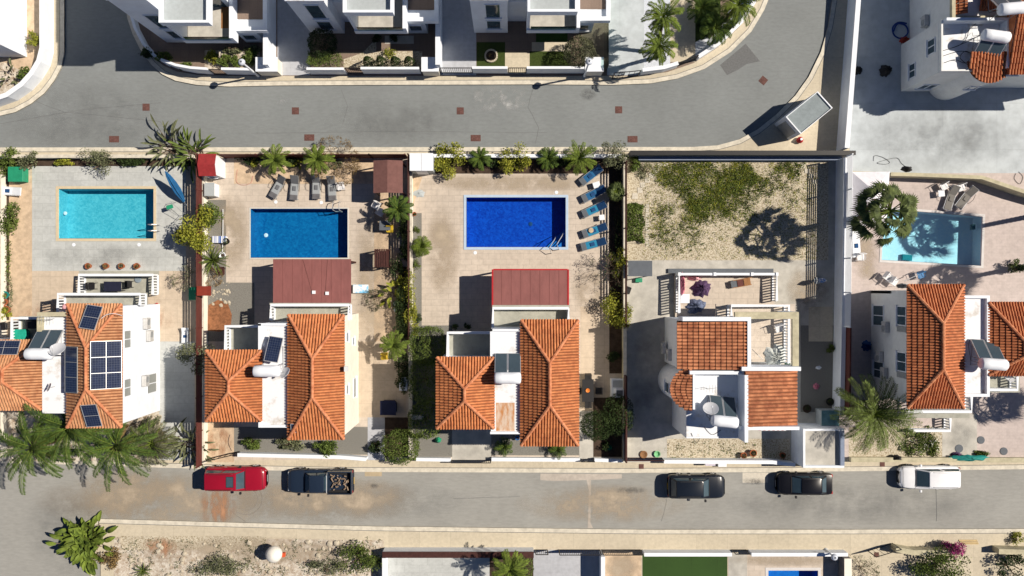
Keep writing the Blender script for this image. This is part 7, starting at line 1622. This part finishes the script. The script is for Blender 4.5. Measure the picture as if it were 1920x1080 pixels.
# antennas, lamps
def antenna(label, px, py, z, h=1.2):
    x, y = X(px, z + h), Y(py, z + h); t = thing('antenna', label, 'antenna', (x, y, z)); mb = MB(); mb.tube([(x, y, z), (x, y, z + h)], .02, 5); mb.build('mast', M['greymetal'], t); mb = MB(); mb.tube([(x - .6, y, z + h), (x + .6, y + .1, z + h)], .015, 4)
    for i in range(6): a = x - .5 + .2 * i; mb.tube([(a, y - .25, z + h), (a, y + .3, z + h)], .01, 4)
    mb.build('elements', M['greymetal'], t)
antenna('tv antenna above the collectors on the sunken bay house roof', 1328, 730, 5.0); antenna('tv antenna on the top right roof terrace', 1885, 60, 5.4)
antenna('small forked antenna above the collectors of the solar villa', 86, 600, 5.7, .8)
def street_lamp(label, bx_, by_, h, hx_, hy_):
    t = thing('street_lamp', label, 'street lamp', (X(bx_), Y(by_), .11), 'white street lamps of the upper pavement'); x, y = X(bx_), Y(by_); mb = MB(); mb.tube([(x, y, .1), (x, y, h)], [.09, .06], 10); mb.build('pole', M['white2'], t)
    mb = MB(); mb.lathe((x, y, h), [(.05, -.1), (.2, -.02), (.26, .12), (.22, .24), (.08, .3)], 18); mb.build('lamp_head', mat('lamp_grey', (.55, .6, .68), rough=.35), t, smooth=True, sharp=50); MB().lathe((x, y, h + .3), [(.08, 0), (.03, .05)], 10).build('lamp_cap', M['dgrey'], t); MB().lathe((x, y, .1), [(.16, 0), (.16, .05), (.1, .08)], 12).build('base_plate', M['greymetal'], t)
street_lamp('white street lamp by the first short garden wall on the left', 486, 144, 3.75, 0, 0)
street_lamp('white street lamp in front of the big round bush', 1095, 144, 3.9, 0, 0)
street_lamp('short white lamp post at the taupe wall beside the small bright blue pool', 1547, 1030, 1.6, 0, 0)
t = thing('roof_floodlight', 'small dark floodlight on a bracket at the sunlit eave of the teal pool villa', 'floodlight', (X(645,6), Y(690,6), 6.0)); mb = MB(); mb.tube([(X(645,6), Y(690,6), 6.0), (X(645,6) + .2, Y(690,6), 6.5)], .03, 5); mb.build('bracket', M['black'], t); mb = MB(); mb.tbox(Matrix.Translation((X(645,6) + .25, Y(690,6), 6.55)) @ Matrix.Rotation(.5, 4, 'Y'), .3, .35, .16); mb.build('head', M['greymetal'], t)
# bench lounger on the front terrace
t = thing('deck_chair', 'striped timber deck chair lying flat on the cream front terrace', 'deck chair', (X(1392,.8), Y(530,.8), .5)); 
for k, (a, m_) in enumerate(((-.65, M['dgrey']), (-.2, M['brownwood']), (.35, M['deck']))): MB().tbox(Matrix.Translation((X(1392,.8) + a, Y(530,.8) + a * .18, .85)) @ Matrix.Rotation(.18, 4, 'Z'), .5, .5, .06).build(['foot_rest','seat','backrest'][k], m_, t)
mb = MB(); [mb.tbox(Matrix.Translation((X(1392,.8) + s * .02, Y(530,.8) + s * .28, .8)) @ Matrix.Rotation(.18, 4, 'Z'), 1.5, .05, .05) for s in (-1, 1)]; mb.build('frame', M['deck'], t)
# stepping stones in the weedy garden
def stone_path(label, pts, s=.38):
    for i, (a, b) in enumerate(pts):
        mb = MB(); o = [rnd.uniform(-.04, .04) for _ in range(8)]; x, y = X(a), Y(b); mb.prism([(x - s/2 + o[0], y - s/2 + o[1]), (x + s/2 + o[2], y - s/2 + o[3]), (x + s/2 + o[4], y + s/2 + o[5]), (x - s/2 + o[6], y + s/2 + o[7])], .12, .165); tag(mb.build('paving_slab', M['walk2']), label, 'paving slab', 'paving slabs: ' + label)
stone_path('paving slab of the diagonal stepping line at the weedy garden top left', [(1237,311),(1229,320),(1221,329),(1213,338),(1205,347),(1199,357),(1190,368),(1247,306)], .42)
stone_path('small paving slab of the column beside the planter hedge', [(1213,386 + 9 * i) for i in range(9)], .3)
stone_path('paving slab of the short steps at the weedy garden top right', [(1505,312),(1512,321),(1519,331),(1525,341)], .36)
for (a, b, c, e, l) in [(1172,1208,378,383,'upper kerb of the rectangular planter in the weedy garden'),(1172,1208,452,457,'lower kerb of the rectangular planter in the weedy garden')]: tag(MB().box(X(a), X(b), Y(c), Y(e), .12, .22).build('planter_kerb', M['stone']), l, 'kerb stone')
# clothes line pole etc on patio, wheel planks
t = thing('timber_planks', 'small stack of pale timber planks at the right end of the lower pavement', 'planks', (X(1812), Y(1014), .11))
for i in range(3): MB().box(X(1796 + i * 2), X(1830 + i), Y(1011 + i * 3), Y(1013 + i * 3), .11, .17 + .02 * i).build('plank', mat('pale_timber', T(228,196,140), var=.15), t)

for (k, a, b, l) in [(2,499,441,'round pale light fitting on the floor of the teal pool'),(3,995,420,'round drain on the floor of the royal blue pool')]:
    mb = MB(); mb.lathe((X(a,-.9), Y(b,-.9), -.9 if k == 2 else -.95), [(.16, 0), (.16, .03), (.05, .05)], 14); tag(mb.build('pool_drain', M['white2'] if k == 2 else M['bluefab2']), l, 'pool drain')
mb = MB(); mb.lathe((X(118), Y(399), -.35), [(.14, 0), (.14, .04), (.05, .06)], 14); tag(mb.build('pool_lamp', M['white2']), 'round white pool lamp at the left wall of the turquoise pool', 'pool lamp')
